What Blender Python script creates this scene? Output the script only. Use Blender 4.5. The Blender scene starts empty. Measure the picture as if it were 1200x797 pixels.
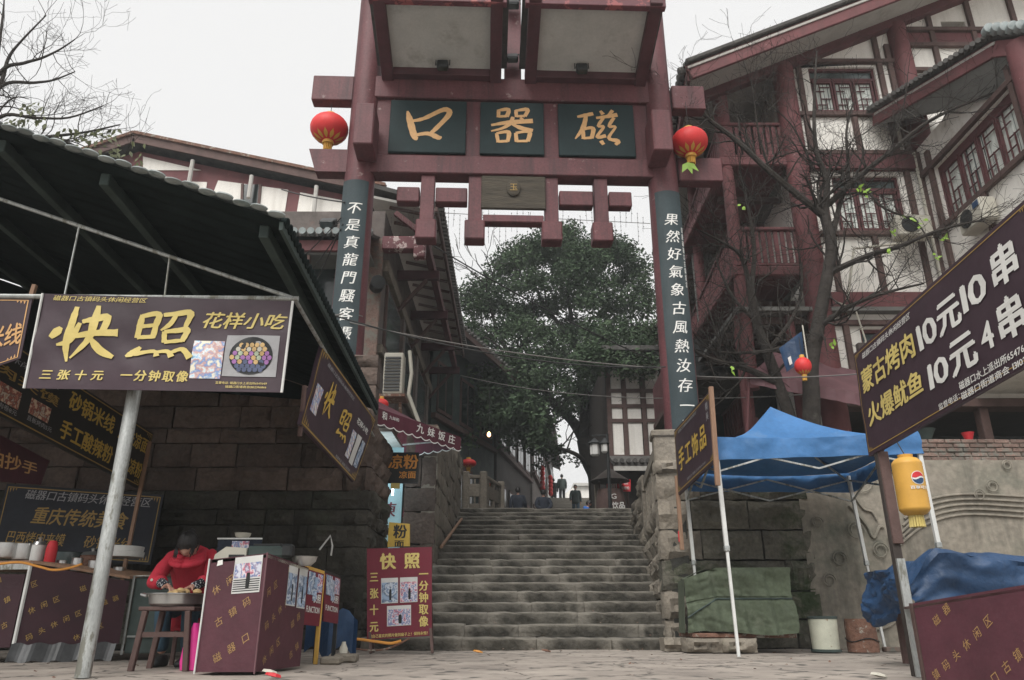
import bpy, bmesh, math, random
from mathutils import Vector, Matrix, noise
random.seed(7)
R = math.radians
sc = bpy.context.scene
COL = sc.collection
# ------------------------------------------------------------ camera
PITCH = 20.36
EYE = Vector((0, 0, .36))
cam = bpy.data.cameras.new('camera'); camo = bpy.data.objects.new('camera', cam); COL.objects.link(camo)
camo.location = EYE; camo.rotation_euler = (R(90 + PITCH), 0, 0)
cam.sensor_width = 36; cam.lens = 36 * 880 / 1200; cam.clip_start = .05; cam.clip_end = 2000
sc.camera = camo
# ------------------------------------------------------------ overcast sky
SUN_EL, SUN_ROT = 50, 200
w = bpy.data.worlds.new('World'); sc.world = w; w.use_nodes = True
nt = w.node_tree; nt.nodes.clear()
out = nt.nodes.new('ShaderNodeOutputWorld'); bg = nt.nodes.new('ShaderNodeBackground')
sky = nt.nodes.new('ShaderNodeTexSky'); sky.sky_type = 'NISHITA'; sky.sun_disc = False
sky.sun_elevation = R(SUN_EL); sky.sun_rotation = R(SUN_ROT); sky.dust_density = 6; sky.air_density = 2
hs = nt.nodes.new('ShaderNodeHueSaturation'); hs.inputs['Saturation'].default_value = .25
mx = nt.nodes.new('ShaderNodeMix'); mx.data_type = 'RGBA'; mx.inputs[0].default_value = .9
mx.inputs[7].default_value = (8.35, 8.3, 8.25, 1)
nt.links.new(sky.outputs[0], hs.inputs['Color']); nt.links.new(hs.outputs[0], mx.inputs[6])
nt.links.new(mx.outputs[2], bg.inputs['Color']); bg.inputs['Strength'].default_value = .1
nt.links.new(bg.outputs[0], out.inputs[0])
sun = bpy.data.lights.new('sun', 'SUN'); sun.energy = 2.8; sun.angle = R(40); sun.color = (1, .97, .93)
suno = bpy.data.objects.new('sun', sun); COL.objects.link(suno)
suno.rotation_euler = (R(90 - SUN_EL), 0, R(180 - SUN_ROT + 0))
sc.view_settings.view_transform = 'Standard'; sc.view_settings.look = 'None'
sc.view_settings.gamma = 1; sc.view_settings.exposure = .25
# ------------------------------------------------------------ helpers
_cp, _sp = math.cos(R(PITCH)), math.sin(R(PITCH))
def ray(px, py):
    dx = (px - 600) / 880; dy = -(py - 398.5) / 880
    return Vector((dx, _cp - _sp * dy, _sp + _cp * dy))
def atY(px, py, Y): r = ray(px, py); return EYE + r * (Y / r.y)
def atX(px, py, X): r = ray(px, py); return EYE + r * (X / r.x)
def atZ(px, py, Z): r = ray(px, py); return EYE + r * ((Z - EYE.z) / r.z)
V = Vector

def material(name, col, rough=.75, ns=3., na=.25, bump=0., bs=None, metal=0., rnd=0., patch=None, spec=.4,
             emit=None, col2=None, stretch=None, fine=.0, edge=None, streak=None):
    m = bpy.data.materials.new(name); m.use_nodes = True; t = m.node_tree; N = t.nodes; L = t.links
    b = N['Principled BSDF']; b.inputs['Roughness'].default_value = rough; b.inputs['Metallic'].default_value = metal
    b.inputs['Specular IOR Level'].default_value = spec
    geo = N.new('ShaderNodeNewGeometry'); src = geo.outputs['Position']
    if stretch:
        mp = N.new('ShaderNodeMapping'); mp.inputs['Scale'].default_value = stretch
        L.new(src, mp.inputs[0]); src = mp.outputs[0]
    n1 = N.new('ShaderNodeTexNoise'); n1.inputs['Scale'].default_value = ns; n1.inputs['Detail'].default_value = 6
    n1.inputs['Roughness'].default_value = .65
    L.new(src, n1.inputs['Vector'])
    mr = N.new('ShaderNodeMapRange'); mr.inputs[1].default_value = .3; mr.inputs[2].default_value = .7
    L.new(n1.outputs['Fac'], mr.inputs[0])
    mix = N.new('ShaderNodeMix'); mix.data_type = 'RGBA'
    c2 = col2 or tuple(min(1, c * (1 + na)) for c in col)
    c1 = tuple(c * (1 - na) for c in col) if not col2 else col
    mix.inputs[6].default_value = (*c1, 1); mix.inputs[7].default_value = (*c2, 1)
    L.new(mr.outputs[0], mix.inputs[0]); cur = mix.outputs[2]
    if fine:
        nf = N.new('ShaderNodeTexNoise'); nf.inputs['Scale'].default_value = ns * 14; nf.inputs['Detail'].default_value = 4
        L.new(src, nf.inputs['Vector'])
        mf = N.new('ShaderNodeMapRange'); mf.inputs[1].default_value = .3; mf.inputs[2].default_value = .7
        mf.inputs[3].default_value = 1 - fine; mf.inputs[4].default_value = 1 + fine
        L.new(nf.outputs['Fac'], mf.inputs[0])
        hf = N.new('ShaderNodeHueSaturation'); L.new(mf.outputs[0], hf.inputs['Value']); L.new(cur, hf.inputs['Color']); cur = hf.outputs[0]
    if patch:
        pc, ps, pt = patch[:3]; pw = patch[3] if len(patch) > 3 else .04
        n2 = N.new('ShaderNodeTexNoise'); n2.inputs['Scale'].default_value = ps; n2.inputs['Detail'].default_value = 8
        n2.inputs['Roughness'].default_value = .7
        L.new(src, n2.inputs['Vector'])
        m2 = N.new('ShaderNodeMapRange'); m2.inputs[1].default_value = pt; m2.inputs[2].default_value = pt + pw
        L.new(n2.outputs['Fac'], m2.inputs[0])
        x = N.new('ShaderNodeMix'); x.data_type = 'RGBA'; x.inputs[7].default_value = (*pc, 1)
        L.new(m2.outputs[0], x.inputs[0]); L.new(cur, x.inputs[6]); cur = x.outputs[2]
    if rnd:
        oi = N.new('ShaderNodeObjectInfo'); m3 = N.new('ShaderNodeMapRange')
        m3.inputs[3].default_value = 1 - rnd; m3.inputs[4].default_value = 1 + rnd
        L.new(oi.outputs['Random'], m3.inputs[0])
        h = N.new('ShaderNodeHueSaturation'); L.new(m3.outputs[0], h.inputs['Value']); L.new(cur, h.inputs['Color']); cur = h.outputs[0]
    if streak:    # rain streaks and run-off stains
        sm_ = N.new('ShaderNodeMapping'); sm_.inputs['Scale'].default_value = streak[2] if len(streak) > 2 else (5, 5, .35); L.new(geo.outputs['Position'], sm_.inputs[0])
        sn_ = N.new('ShaderNodeTexNoise'); sn_.inputs['Scale'].default_value = 1.; sn_.inputs['Detail'].default_value = 7; sn_.inputs['Roughness'].default_value = .7; L.new(sm_.outputs[0], sn_.inputs['Vector'])
        sr_ = N.new('ShaderNodeMapRange'); sr_.inputs[1].default_value = .48; sr_.inputs[2].default_value = .72; sr_.inputs[4].default_value = streak[1]; L.new(sn_.outputs['Fac'], sr_.inputs[0])
        sx_ = N.new('ShaderNodeMix'); sx_.data_type = 'RGBA'; sx_.inputs[7].default_value = (*streak[0], 1); L.new(sr_.outputs[0], sx_.inputs[0]); L.new(cur, sx_.inputs[6]); cur = sx_.outputs[2]
    if edge:      # edges worn paler by use
        me_ = N.new('ShaderNodeMapRange'); me_.inputs[1].default_value = .50; me_.inputs[2].default_value = .56; me_.inputs[4].default_value = edge[1]
        L.new(geo.outputs['Pointiness'], me_.inputs[0])
        xe_ = N.new('ShaderNodeMix'); xe_.data_type = 'RGBA'; xe_.inputs[7].default_value = (*edge[0], 1)
        L.new(me_.outputs[0], xe_.inputs[0]); L.new(cur, xe_.inputs[6]); cur = xe_.outputs[2]
    L.new(cur, b.inputs['Base Color'])
    if bump:
        nb = N.new('ShaderNodeTexNoise'); nb.inputs['Scale'].default_value = bs or ns * 5; nb.inputs['Detail'].default_value = 6
        L.new(src, nb.inputs['Vector'])
        bp = N.new('ShaderNodeBump'); bp.inputs['Strength'].default_value = bump; bp.inputs['Distance'].default_value = .03
        L.new(nb.outputs['Fac'], bp.inputs['Height']); L.new(bp.outputs[0], b.inputs['Normal'])
    if emit:
        b.inputs['Emission Color'].default_value = (*emit[0], 1); b.inputs['Emission Strength'].default_value = emit[1]
    return m

def printmat(name, cols, scale, rough=.45, cells=False):
    """a printed colour photograph: soft patches of several inks"""
    m = bpy.data.materials.new(name); m.use_nodes = True; t = m.node_tree; N = t.nodes; L = t.links
    b = N['Principled BSDF']; b.inputs['Roughness'].default_value = rough
    g = N.new('ShaderNodeNewGeometry'); r = N.new('ShaderNodeValToRGB')
    if cells:
        r.color_ramp.interpolation = 'CONSTANT'; v = N.new('ShaderNodeTexVoronoi'); v.inputs['Scale'].default_value = scale
        sep = N.new('ShaderNodeSeparateColor'); L.new(g.outputs['Position'], v.inputs['Vector']); L.new(v.outputs['Color'], sep.inputs[0]); L.new(sep.outputs[0], r.inputs[0])
    else:
        v = N.new('ShaderNodeTexNoise'); v.inputs['Scale'].default_value = scale * .28; v.inputs['Detail'].default_value = 3; v.inputs['Roughness'].default_value = .55
        L.new(g.outputs['Position'], v.inputs['Vector']); mr = N.new('ShaderNodeMapRange'); mr.inputs[1].default_value = .32; mr.inputs[2].default_value = .68; L.new(v.outputs['Fac'], mr.inputs[0]); L.new(mr.outputs[0], r.inputs[0])
    els = r.color_ramp.elements
    while len(els) < len(cols): els.new(.5)
    for i, c in enumerate(cols): els[i].position = i / len(cols); els[i].color = (*c, 1)
    L.new(r.outputs[0], b.inputs['Base Color'])
    return m

def org(o):
    p = V((0, 0, 0))
    while o: p = p + o.location; o = o.parent
    return p
def tag(o, label=None, cat=None, group=None, kind=None):
    if label: o['label'] = label
    if cat: o['category'] = cat
    if group: o['group'] = group
    if kind: o['kind'] = kind
    return o
def thing(name, label, cat, loc=(0, 0, 0), group=None):
    o = bpy.data.objects.new(name, None); COL.objects.link(o); o.location = loc; o.empty_display_size = .1
    return tag(o, label, cat, group)
def children(o): return [c for c in bpy.data.objects if c.parent == o]
def copy_tree(o, parent=None, keep=True):
    kids = {}
    for c in bpy.data.objects:
        if c.parent: kids.setdefault(c.parent.name, []).append(c)
    def rec(s, p):
        c = s.copy(); COL.objects.link(c); c.parent = p
        for k in kids.get(s.name, []): rec(k, c)
        return c
    return rec(o, parent)

def ridged(p, k=1.):
    return abs(noise.noise(V(p) * k)) + .5 * abs(noise.noise(V(p) * k * 2.3 + V((3, 7, 1)))) + .25 * abs(noise.noise(V(p) * k * 5.1 + V((9, 2, 5))))
class MB:
    def __init__(s): s.v = []; s.f = []
    def face(s, pts):
        n = len(s.v); s.v += [V(p) for p in pts]; s.f.append(tuple(range(n, n + len(pts)))); return s
    def box(s, c, size, U=None, W=None, bev=0.):
        """box centred at c, size (x,y,z) along axes U, Wp, W (default world)"""
        c = V(c); X = V((1, 0, 0)) if U is None else V(U).normalized(); Z = V((0, 0, 1)) if W is None else V(W).normalized()
        Y = Z.cross(X).normalized(); Z = X.cross(Y).normalized(); ax = (X, Y, Z)
        h = [a / 2 for a in size]; b = min(bev, min(h) * .45)
        n = len(s.v)
        if b <= 0:
            for i in range(8):
                q = [(1 if i >> k & 1 else -1) * h[k] for k in range(3)]
                s.v.append(c + X * q[0] + Y * q[1] + Z * q[2])
            for f in ((0, 4, 6, 2), (1, 3, 7, 5), (0, 1, 5, 4), (2, 6, 7, 3), (0, 2, 3, 1), (4, 5, 7, 6)): s.f.append(tuple(n + k for k in f))
            return s
        idx = {}
        for i in range(8):
            sg = [(1 if i >> k & 1 else -1) for k in range(3)]
            for a in range(3):
                q = [sg[k] * (h[k] if k == a else h[k] - b) for k in range(3)]
                idx[i, a] = len(s.v); s.v.append(c + X * q[0] + Y * q[1] + Z * q[2])
        fs = []
        for a in range(3):
            o1, o2 = [k for k in range(3) if k != a]
            for sg in (0, 1):
                fs.append([idx[(sg << a) | (p << o1) | (q << o2), a] for p, q in ((0, 0), (1, 0), (1, 1), (0, 1))])
        for a, d, e in ((0, 1, 2), (0, 2, 1), (1, 2, 0)):
            for sa in (0, 1):
                for sd in (0, 1):
                    i0 = (sa << a) | (sd << d); i1 = i0 | (1 << e)
                    fs.append([idx[i0, a], idx[i1, a], idx[i1, d], idx[i0, d]])
        for i in range(8): fs.append([idx[i, 0], idx[i, 1], idx[i, 2]])
        for f in fs:
            p = [s.v[k] for k in f]; nn = (p[1] - p[0]).cross(p[2] - p[0]); m = sum(p, V((0, 0, 0))) / len(p)
            if nn.dot(m - c) < 0: f = f[::-1]
            s.f.append(tuple(f))
        return s
    def lohi(s, lo, hi, bev=0.):
        lo = V(lo); hi = V(hi); return s.box((lo + hi) / 2, [abs(a) for a in (hi - lo)], bev=bev)
    def beam(s, a, b, wd, dp, N=(0, 0, 1), bev=0., ext=0.):
        """bar from a to b; dp measured along N, wd across"""
        a = V(a); b = V(b); U = (b - a).normalized(); N = V(N); W = (N - U * N.dot(U)).normalized()
        return s.box((a + b) / 2, ((b - a).length + ext * 2, wd, dp), U, W, bev)
    def tube(s, pts, r, n=8, cap=True):
        pts = [V(p) for p in pts]; rr = r if isinstance(r, (list, tuple)) else [r] * len(pts)
        base = len(s.v); prev = None
        for i, p in enumerate(pts):
            d = (pts[min(i + 1, len(pts) - 1)] - pts[max(i - 1, 0)]).normalized()
            if prev is None:
                a = V((0, 0, 1)) if abs(d.z) < .9 else V((1, 0, 0)); a = (a - d * a.dot(d)).normalized()
            else:
                a = prev - d * prev.dot(d)
                a = a.normalized() if a.length > 1e-6 else V((1, 0, 0))
            prev = a; b = d.cross(a)
            for k in range(n):
                t = 2 * math.pi * k / n; s.v.append(p + (a * math.cos(t) + b * math.sin(t)) * rr[i])
        for i in range(len(pts) - 1):
            for k in range(n):
                k2 = (k + 1) % n; q = base + i * n
                s.f.append((q + k, q + k2, q + n + k2, q + n + k))
        if cap:
            s.f.append(tuple(base + k for k in range(n))[::-1]); e = base + (len(pts) - 1) * n
            s.f.append(tuple(e + k for k in range(n)))
        return s
    def lathe(s, c, prof, n=20, axis=(0, 0, 1), sx=1., sy=1.):
        """prof: (radius, height) pairs round axis at c"""
        c = V(c); Z = V(axis).normalized(); a = V((1, 0, 0)) if abs(Z.x) < .9 else V((0, 1, 0)); X = (a - Z * a.dot(Z)).normalized(); Y = Z.cross(X)
        base = len(s.v)
        for r_, z in prof:
            for k in range(n):
                t = 2 * math.pi * k / n; s.v.append(c + X * (math.cos(t) * r_ * sx) + Y * (math.sin(t) * r_ * sy) + Z * z)
        for i in range(len(prof) - 1):
            for k in range(n):
                k2 = (k + 1) % n; q = base + i * n; s.f.append((q + k, q + k2, q + n + k2, q + n + k))
        if prof[0][0] > 1e-4: s.f.append(tuple(base + k for k in range(n))[::-1])
        if prof[-1][0] > 1e-4: e = base + (len(prof) - 1) * n; s.f.append(tuple(e + k for k in range(n)))
        return s
    def grid(s, fn, nu, nv, thick=None):
        base = len(s.v)
        for j in range(nv + 1):
            for i in range(nu + 1): s.v.append(V(fn(i / nu, j / nv)))
        for j in range(nv):
            for i in range(nu):
                q = base + j * (nu + 1) + i; s.f.append((q, q + 1, q + nu + 2, q + nu + 1))
        return s
    def prism(s, pts, d):
        """polygon extruded by vector d"""
        pts = [V(p) for p in pts]; d = V(d); n = len(pts); b = len(s.v); s.v += pts + [p + d for p in pts]
        s.f.append(tuple(range(b, b + n))); s.f.append(tuple(range(b + 2 * n - 1, b + n - 1, -1)))
        for i in range(n):
            j = (i + 1) % n; s.f.append((b + j, b + i, b + n + i, b + n + j))
        return s
    def loft(s, rings, cap=True):
        """rings: list of equally long point lists"""
        b = len(s.v); n = len(rings[0])
        for r_ in rings: s.v += [V(p) for p in r_]
        for i in range(len(rings) - 1):
            for k in range(n):
                k2 = (k + 1) % n; q = b + i * n; s.f.append((q + k, q + k2, q + n + k2, q + n + k))
        if cap: s.f.append(tuple(b + k for k in range(n))[::-1]); e = b + (len(rings) - 1) * n; s.f.append(tuple(e + k for k in range(n)))
        return s
    def mesh(s, name, off=V((0, 0, 0)), smooth=False, mat=None):
        me = bpy.data.meshes.new(name); me.from_pydata([tuple(p - off) for p in s.v], [], s.f)
        if mat: me.materials.append(mat)
        if smooth:
            me.polygons.foreach_set('use_smooth', [True] * len(me.polygons))
            if smooth != 'full': me.set_sharp_from_angle(angle=R(40))
        me.update(); return me
    def build(s, name, mat, parent=None, smooth=False, label=None, cat=None, group=None, kind=None, loc=None):
        off = org(parent) if parent else V((0, 0, 0)); l = V((0, 0, 0))
        if loc is not None: l = V(loc) - off; off = V(loc)
        o = bpy.data.objects.new(name, s.mesh(name, off, smooth, mat)); COL.objects.link(o); o.parent = parent; o.location = l
        if name == 'lettering': kind = 'stuff'
        return tag(o, label, cat, group, kind)

def ell(c, ax, ay, n=14, ex=2.):
    """superellipse ring"""
    out = []
    for k in range(n):
        t = 2 * math.pi * k / n; ct, st = math.cos(t), math.sin(t)
        out.append(V(c) + V(ax) * math.copysign(abs(ct) ** (2 / ex), ct) + V(ay) * math.copysign(abs(st) ** (2 / ex), st))
    return out
# ------------------------------------------------------------ lettering
_gl = {}
def glyph(ch, bold=.0, cut=False):
    k = (ch, cut)
    if k not in _gl:
        c = bpy.data.curves.new('g', 'FONT'); c.body = ch; c.resolution_u = 2; c.fill_mode = 'FRONT'
        o = bpy.data.objects.new('g', c); COL.objects.link(o)
        me = bpy.data.meshes.new_from_object(o)
        if cut:
            b_ = bmesh.new(); b_.from_mesh(me)
            for q in range(1, 9): bmesh.ops.bisect_plane(b_, geom=b_.verts[:] + b_.edges[:] + b_.faces[:], plane_co=(q / 9, 0, 0), plane_no=(1, 0, 0))
            b_.to_mesh(me); b_.free()
        vs = [(v.co.x, v.co.y) for v in me.vertices]; fs = [tuple(p.vertices) for p in me.polygons]
        bpy.data.objects.remove(o); bpy.data.curves.remove(c); bpy.data.meshes.remove(me)
        if ord(ch) < 0x2000 and vs:
            x0 = min(v[0] for v in vs); x1 = max(v[0] for v in vs); vs = [(v[0] - x0 + .03, v[1]) for v in vs]; adv = x1 - x0 + .08
        elif not vs: adv = .4
        elif ch == '：': adv = .6
        else: adv = 1.
        _gl[k] = (vs, fs, adv)
    return _gl[k]
def cat_rom(pts, k=5):
    out = []
    for i in range(len(pts) - 1):
        p0 = pts[max(i - 1, 0)]; p1 = pts[i]; p2 = pts[i + 1]; p3 = pts[min(i + 2, len(pts) - 1)]
        for j in range(k):
            t = j / k
            out.append(tuple(.5 * (2 * b + (c - a) * t + (2 * a - 5 * b + 4 * c - d) * t * t + (-a + 3 * b - 3 * c + d) * t ** 3) for a, b, c, d in zip(p0, p1, p2, p3)))
    out.append(tuple(pts[-1])); return out
BRUSH = {
 '快': [[(.02, .42, .03), (.10, .52, .07), (.15, .60, .03)], [(.33, .97, .03), (.30, .70, .055), (.26, .30, .05), (.30, .02, .015)], [(.12, .30, .02), (.3, .38, .05), (.42, .68, .03)],
       [(.45, .70, .03), (.62, .75, .05), (.80, .79, .055), (.76, .52, .04)], [(.32, .44, .03), (.6, .5, .05), (.98, .53, .06)],
       [(.64, 1., .03), (.63, .75, .055), (.58, .42, .05), (.34, .08, .015)], [(.60, .42, .03), (.76, .22, .06), (.97, .10, .03)]],
 '照': [[(.14, .88, .04), (.12, .66, .05), (.10, .42, .04)], [(.14, .85, .04), (.40, .90, .05), (.37, .66, .045), (.34, .43, .04)], [(.14, .65, .035), (.34, .68, .035)], [(.10, .43, .035), (.36, .46, .035)],
       [(.48, .88, .035), (.70, .92, .05), (.90, .94, .055), (.84, .66, .03)], [(.68, .90, .03), (.60, .70, .04), (.46, .58, .015)],
       [(.52, .56, .04), (.54, .34, .04)], [(.52, .55, .035), (.74, .58, .045), (.88, .60, .05), (.83, .36, .04)], [(.54, .35, .035), (.84, .38, .035)],
       [(-.02, .04, .02), (.08, .12, .06), (.18, .24, .03)], [(.10, .10, .045), (.40, .16, .03), (.46, .06, .05)], [(.44, .14, .03), (.62, .16, .035), (.70, .05, .05)], [(.68, .14, .03), (.86, .2, .04), (1., .03, .06)]],
 '口': [[(.04, .86, .02), (.10, .62, .07), (.22, .18, .07), (.30, .12, .03)], [(.10, .58, .03), (.40, .66, .045), (.84, .92, .06), (.96, .80, .06), (.70, .42, .05), (.58, .28, .04)], [(.22, .2, .04), (.5, .26, .045), (.74, .16, .06), (.78, .20, .03)]],
 '器': [[(.2, .95, .035), (.2, .74, .04)], [(.2, .93, .03), (.42, .96, .045), (.38, .76, .04)], [(.2, .76, .03), (.38, .78, .035)],
       [(.58, .95, .035), (.6, .76, .04)], [(.58, .93, .03), (.84, .97, .045), (.78, .78, .04)], [(.6, .78, .03), (.78, .79, .035)],
       [(.04, .52, .03), (.4, .60, .05), (.96, .66, .055)], [(.52, .76, .035), (.46, .58, .045), (.28, .44, .035), (.04, .36, .02)], [(.5, .56, .03), (.7, .46, .05), (.96, .40, .04)], [(.68, .74, .02), (.74, .68, .04)],
       [(.16, .30, .035), (.2, .06, .04)], [(.16, .30, .03), (.42, .34, .045), (.4, .08, .04)], [(.2, .08, .03), (.4, .1, .035)],
       [(.58, .32, .035), (.6, .08, .04)], [(.58, .32, .03), (.88, .36, .045), (.84, .1, .04)], [(.6, .1, .03), (.84, .11, .035)]],
 '磁': [[(.08, .80, .025), (.26, .85, .045), (.44, .90, .04)], [(.28, .84, .04), (.2, .5, .05), (.02, .2, .015)], [(.2, .48, .035), (.2, .2, .04)], [(.2, .46, .03), (.42, .5, .045), (.38, .22, .04)], [(.2, .22, .03), (.38, .24, .035)],
       [(.60, .98, .03), (.66, .88, .045)], [(.88, 1., .04), (.78, .86, .03)], [(.5, .78, .03), (.72, .82, .045), (.98, .88, .05)],
       [(.66, .78, .035), (.54, .56, .035), (.66, .54, .03), (.5, .26, .035), (.70, .30, .045)], [(.9, .8, .035), (.78, .56, .035), (.92, .54, .03), (.76, .24, .035), (.96, .16, .05), (.9, .06, .03)], [(.58, .16, .04), (.64, .06, .04)]],
}
def put(mb, s, u0, v0, u1, v1, fn, bold=.012, shear=0., vertical=False, brush=False, lift=.004, space=0., cut=False):
    """write s in the rectangle u0..u1, v0..v1 of the surface fn(u, v, lift)"""
    if vertical:
        n = len(s); h = (v1 - v0) / n
        for i, ch in enumerate(s): put(mb, ch, u0, v1 - (i + 1) * h + h * .04, u1, v1 - i * h - h * .04, fn, bold, shear, brush=brush, lift=lift, cut=cut)
        return
    adv = [1. if (brush and ch in BRUSH) else glyph(ch, bold)[2] for ch in s]; tot = sum(adv) + space * (len(s) - 1); sx = (u1 - u0) / tot; sy = v1 - v0; x = 0
    for ch, a in zip(s, adv):
        if brush and ch in BRUSH:
            for q, st in enumerate(BRUSH[ch]):
                pts = cat_rom(st); L = []; Rr = []
                for i, p in enumerate(pts):
                    a0 = pts[max(i - 1, 0)]; a1 = pts[min(i + 1, len(pts) - 1)]; dx, dy = a1[0] - a0[0], a1[1] - a0[1]; l = math.hypot(dx, dy) or 1
                    nx, ny = -dy / l, dx / l; wd = max(p[2], .006) * 1.05; jx = random.uniform(.9, 1.12)
                    for S, sg in ((L, 1), (Rr, -1)):
                        S.append(fn(u0 + (x + .02 + (p[0] + nx * wd * jx * sg) * .96) * sx, v0 + (p[1] + ny * wd * jx * sg) * sy, lift + q * .0004))
                b = len(mb.v); n = len(L); mb.v += L + Rr
                for i in range(n - 1): mb.f.append((b + i, b + n + i, b + n + i + 1, b + i + 1))
        else:
            vs, fs, _ = glyph(ch, bold, cut)
            cps = ((0, 0),) if bold < .012 else (((-bold, 0), (bold, 0)) if bold < .02 else ((-bold, -bold * .6), (bold, -bold * .6), (0, bold * .6)))
            for q, (ox, oy) in enumerate(cps):
                b = len(mb.v)
                for px, py in vs:
                    yy = (py + .10 + oy) if ord(ch) > 0x2000 else (py + .08 + oy)
                    mb.v.append(fn(u0 + (x + px + ox + shear * yy) * sx, v0 + yy * sy, lift + q * .0003))
                mb.f += [tuple(b + k for k in f) for f in fs]
        x += a + space
def plane_fn(O, U, Vv):
    O = V(O); U = V(U).normalized(); Vv = V(Vv).normalized(); N = U.cross(Vv).normalized()
    return lambda u, v, l=0.: O + U * u + Vv * v + N * l

def skin(nodes, edges, root=0, sub=2, name='body'):
    """nodes: (pos, radius or (rx, ry)); grows a continuous surface"""
    me = bpy.data.meshes.new(name); me.from_pydata([tuple(V(p)) for p, r_ in nodes], edges, [])
    o = bpy.data.objects.new(name, me); COL.objects.link(o)
    sk = o.modifiers.new('s', 'SKIN'); sk.use_smooth_shade = True; sk.branch_smoothing = .6
    ss = o.modifiers.new('u', 'SUBSURF'); ss.levels = sub; ss.render_levels = sub
    for i, (p, r_) in enumerate(nodes):
        d = me.skin_vertices[0].data[i]; d.radius = r_ if isinstance(r_, tuple) else (r_, r_); d.use_root = (i == root)
    bpy.context.view_layer.update()
    dg = bpy.context.evaluated_depsgraph_get(); m2 = bpy.data.meshes.new_from_object(o.evaluated_get(dg))
    bpy.data.objects.remove(o); bpy.data.meshes.remove(me)
    m2.polygons.foreach_set('use_smooth', [True] * len(m2.polygons)); m2.name = name
    return m2
def link(name, me, mat, parent=None):
    o = bpy.data.objects.new(name, me); me.materials.clear(); me.materials.append(mat); COL.objects.link(o); o.parent = parent; return o
def shade(me, off):
    for v_ in me.vertices: v_.co -= off
# ------------------------------------------------------------ materials
MT = {}
def mk(k, *a, **b): MT[k] = material(k, *a, **b); return MT[k]
mk('red', (.118, .040, .045), rough=.6, ns=2.2, na=.18, bump=.15, bs=18, patch=((.27, .19, .18), 4.5, .635, .05), fine=.18, streak=((.045, .022, .025), .85))
mk('red_worn', (.15, .052, .06), rough=.6, ns=3, na=.25, bump=.2, patch=((.55, .45, .43), 5, .56, .02))
mk('red_dark', (.075, .027, .032), rough=.6, ns=3, na=.3, bump=.15)
mk('red_peel', (.12, .04, .05), rough=.6, ns=3, na=.25, bump=.2, patch=((.30, .09, .09), 4, .56, .02))
mk('pink_red', (.145, .050, .053), rough=.7, ns=2.5, na=.2, bump=.15, patch=((.34, .2, .2), 7, .64, .05), streak=((.08, .04, .04), .6))
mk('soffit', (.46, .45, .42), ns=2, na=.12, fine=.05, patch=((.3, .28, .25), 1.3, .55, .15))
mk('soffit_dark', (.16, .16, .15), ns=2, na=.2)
mk('teal_board', (.010, .024, .026), rough=.75, ns=3, na=.2, fine=.1)
mk('slate_board', (.030, .046, .052), rough=.7, ns=3, na=.2, fine=.08, streak=((.07, .085, .085), .5))
mk('print_gold', (.36, .22, .09), rough=.5, ns=20, na=.15)
mk('gold', (.62, .36, .15), rough=.5, ns=20, na=.1)
mk('gold_dim', (.34, .22, .06), rough=.5, ns=20, na=.15)
mk('yellow_ink', (.62, .50, .17), rough=.55, ns=10, na=.08)
mk('yellow_deep', (.55, .37, .07), rough=.55, ns=10, na=.1)
mk('white_ink', (.72, .72, .69), rough=.55, ns=10, na=.06)
mk('grey_ink', (.32, .32, .33), rough=.55, ns=10, na=.1)
mk('old_wood', (.060, .050, .036), ns=2.5, na=.4, bump=.5, bs=8, stretch=(1, 1, 8))
mk('stone', (.050, .046, .037), rough=.9, ns=1.6, na=.45, bump=1., bs=13, rnd=.28, patch=((.055, .062, .042), 1.4, .54, .14), fine=.22)
mk('stone_moss', (.105, .098, .078), rough=.9, ns=1.5, na=.4, bump=.9, bs=16, rnd=.18, patch=((.030, .045, .018), 1.3, .5, .12), fine=.22)
mk('sandstone', (.095, .070, .058), rough=.9, ns=1.4, na=.4, bump=1., bs=13, rnd=.22, patch=((.10, .085, .07), 1.8, .56, .12), fine=.18)
mk('stone_pale', (.21, .185, .15), rough=.9, ns=1.6, na=.25, bump=.7, bs=16, rnd=.12, patch=((.12, .12, .085), 1.8, .58, .12), fine=.15)
mk('step', (.038, .035, .028), rough=.9, ns=1.2, na=.3, bump=.8, bs=18, rnd=.16, patch=((.03, .032, .024), 3.5, .60, .12), fine=.35, edge=((.25, .23, .195), .6), streak=((.085, .078, .062), .5, (1.2, 4, 4)))
mk('mortar', (.04, .04, .035), rough=1, ns=4, na=.3, bump=.5)
mk('cement', (.25, .225, .185), rough=.9, ns=.9, na=.35, bump=.35, bs=10, patch=((.10, .108, .085), .9, .50, .2), fine=.2, streak=((.07, .07, .058), .8, (2.5, 2.5, .4)))
mk('brick', (.17, .115, .095), rough=.9, ns=3, na=.35, bump=.6, rnd=.28, patch=((.15, .145, .125), 5, .48, .1), fine=.2)
mk('grey_brick', (.15, .13, .12), rough=.9, ns=3, na=.3, bump=.3, rnd=.2, patch=((.22, .12, .10), 1, .58, .1))
mk('plaster', (.80, .78, .73), rough=.9, ns=1.2, na=.07, bump=.06, patch=((.52, .49, .43), 1.1, .60, .14), fine=.03, streak=((.42, .39, .34), .40, (4, 4, .3)))
mk('timber', (.10, .062, .055), rough=.8, ns=3, na=.3, bump=.3)
mk('timber_red', (.11, .040, .043), rough=.7, ns=3, na=.25, bump=.2)
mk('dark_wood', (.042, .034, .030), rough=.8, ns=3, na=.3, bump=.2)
mk('glass', (.10, .13, .13), rough=.12, ns=1.5, na=.6, spec=.6)
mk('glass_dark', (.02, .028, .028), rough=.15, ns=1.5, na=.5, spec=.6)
mk('curtain', (.62, .66, .62), rough=.8, ns=2, na=.2, stretch=(9, 9, .3))
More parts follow.
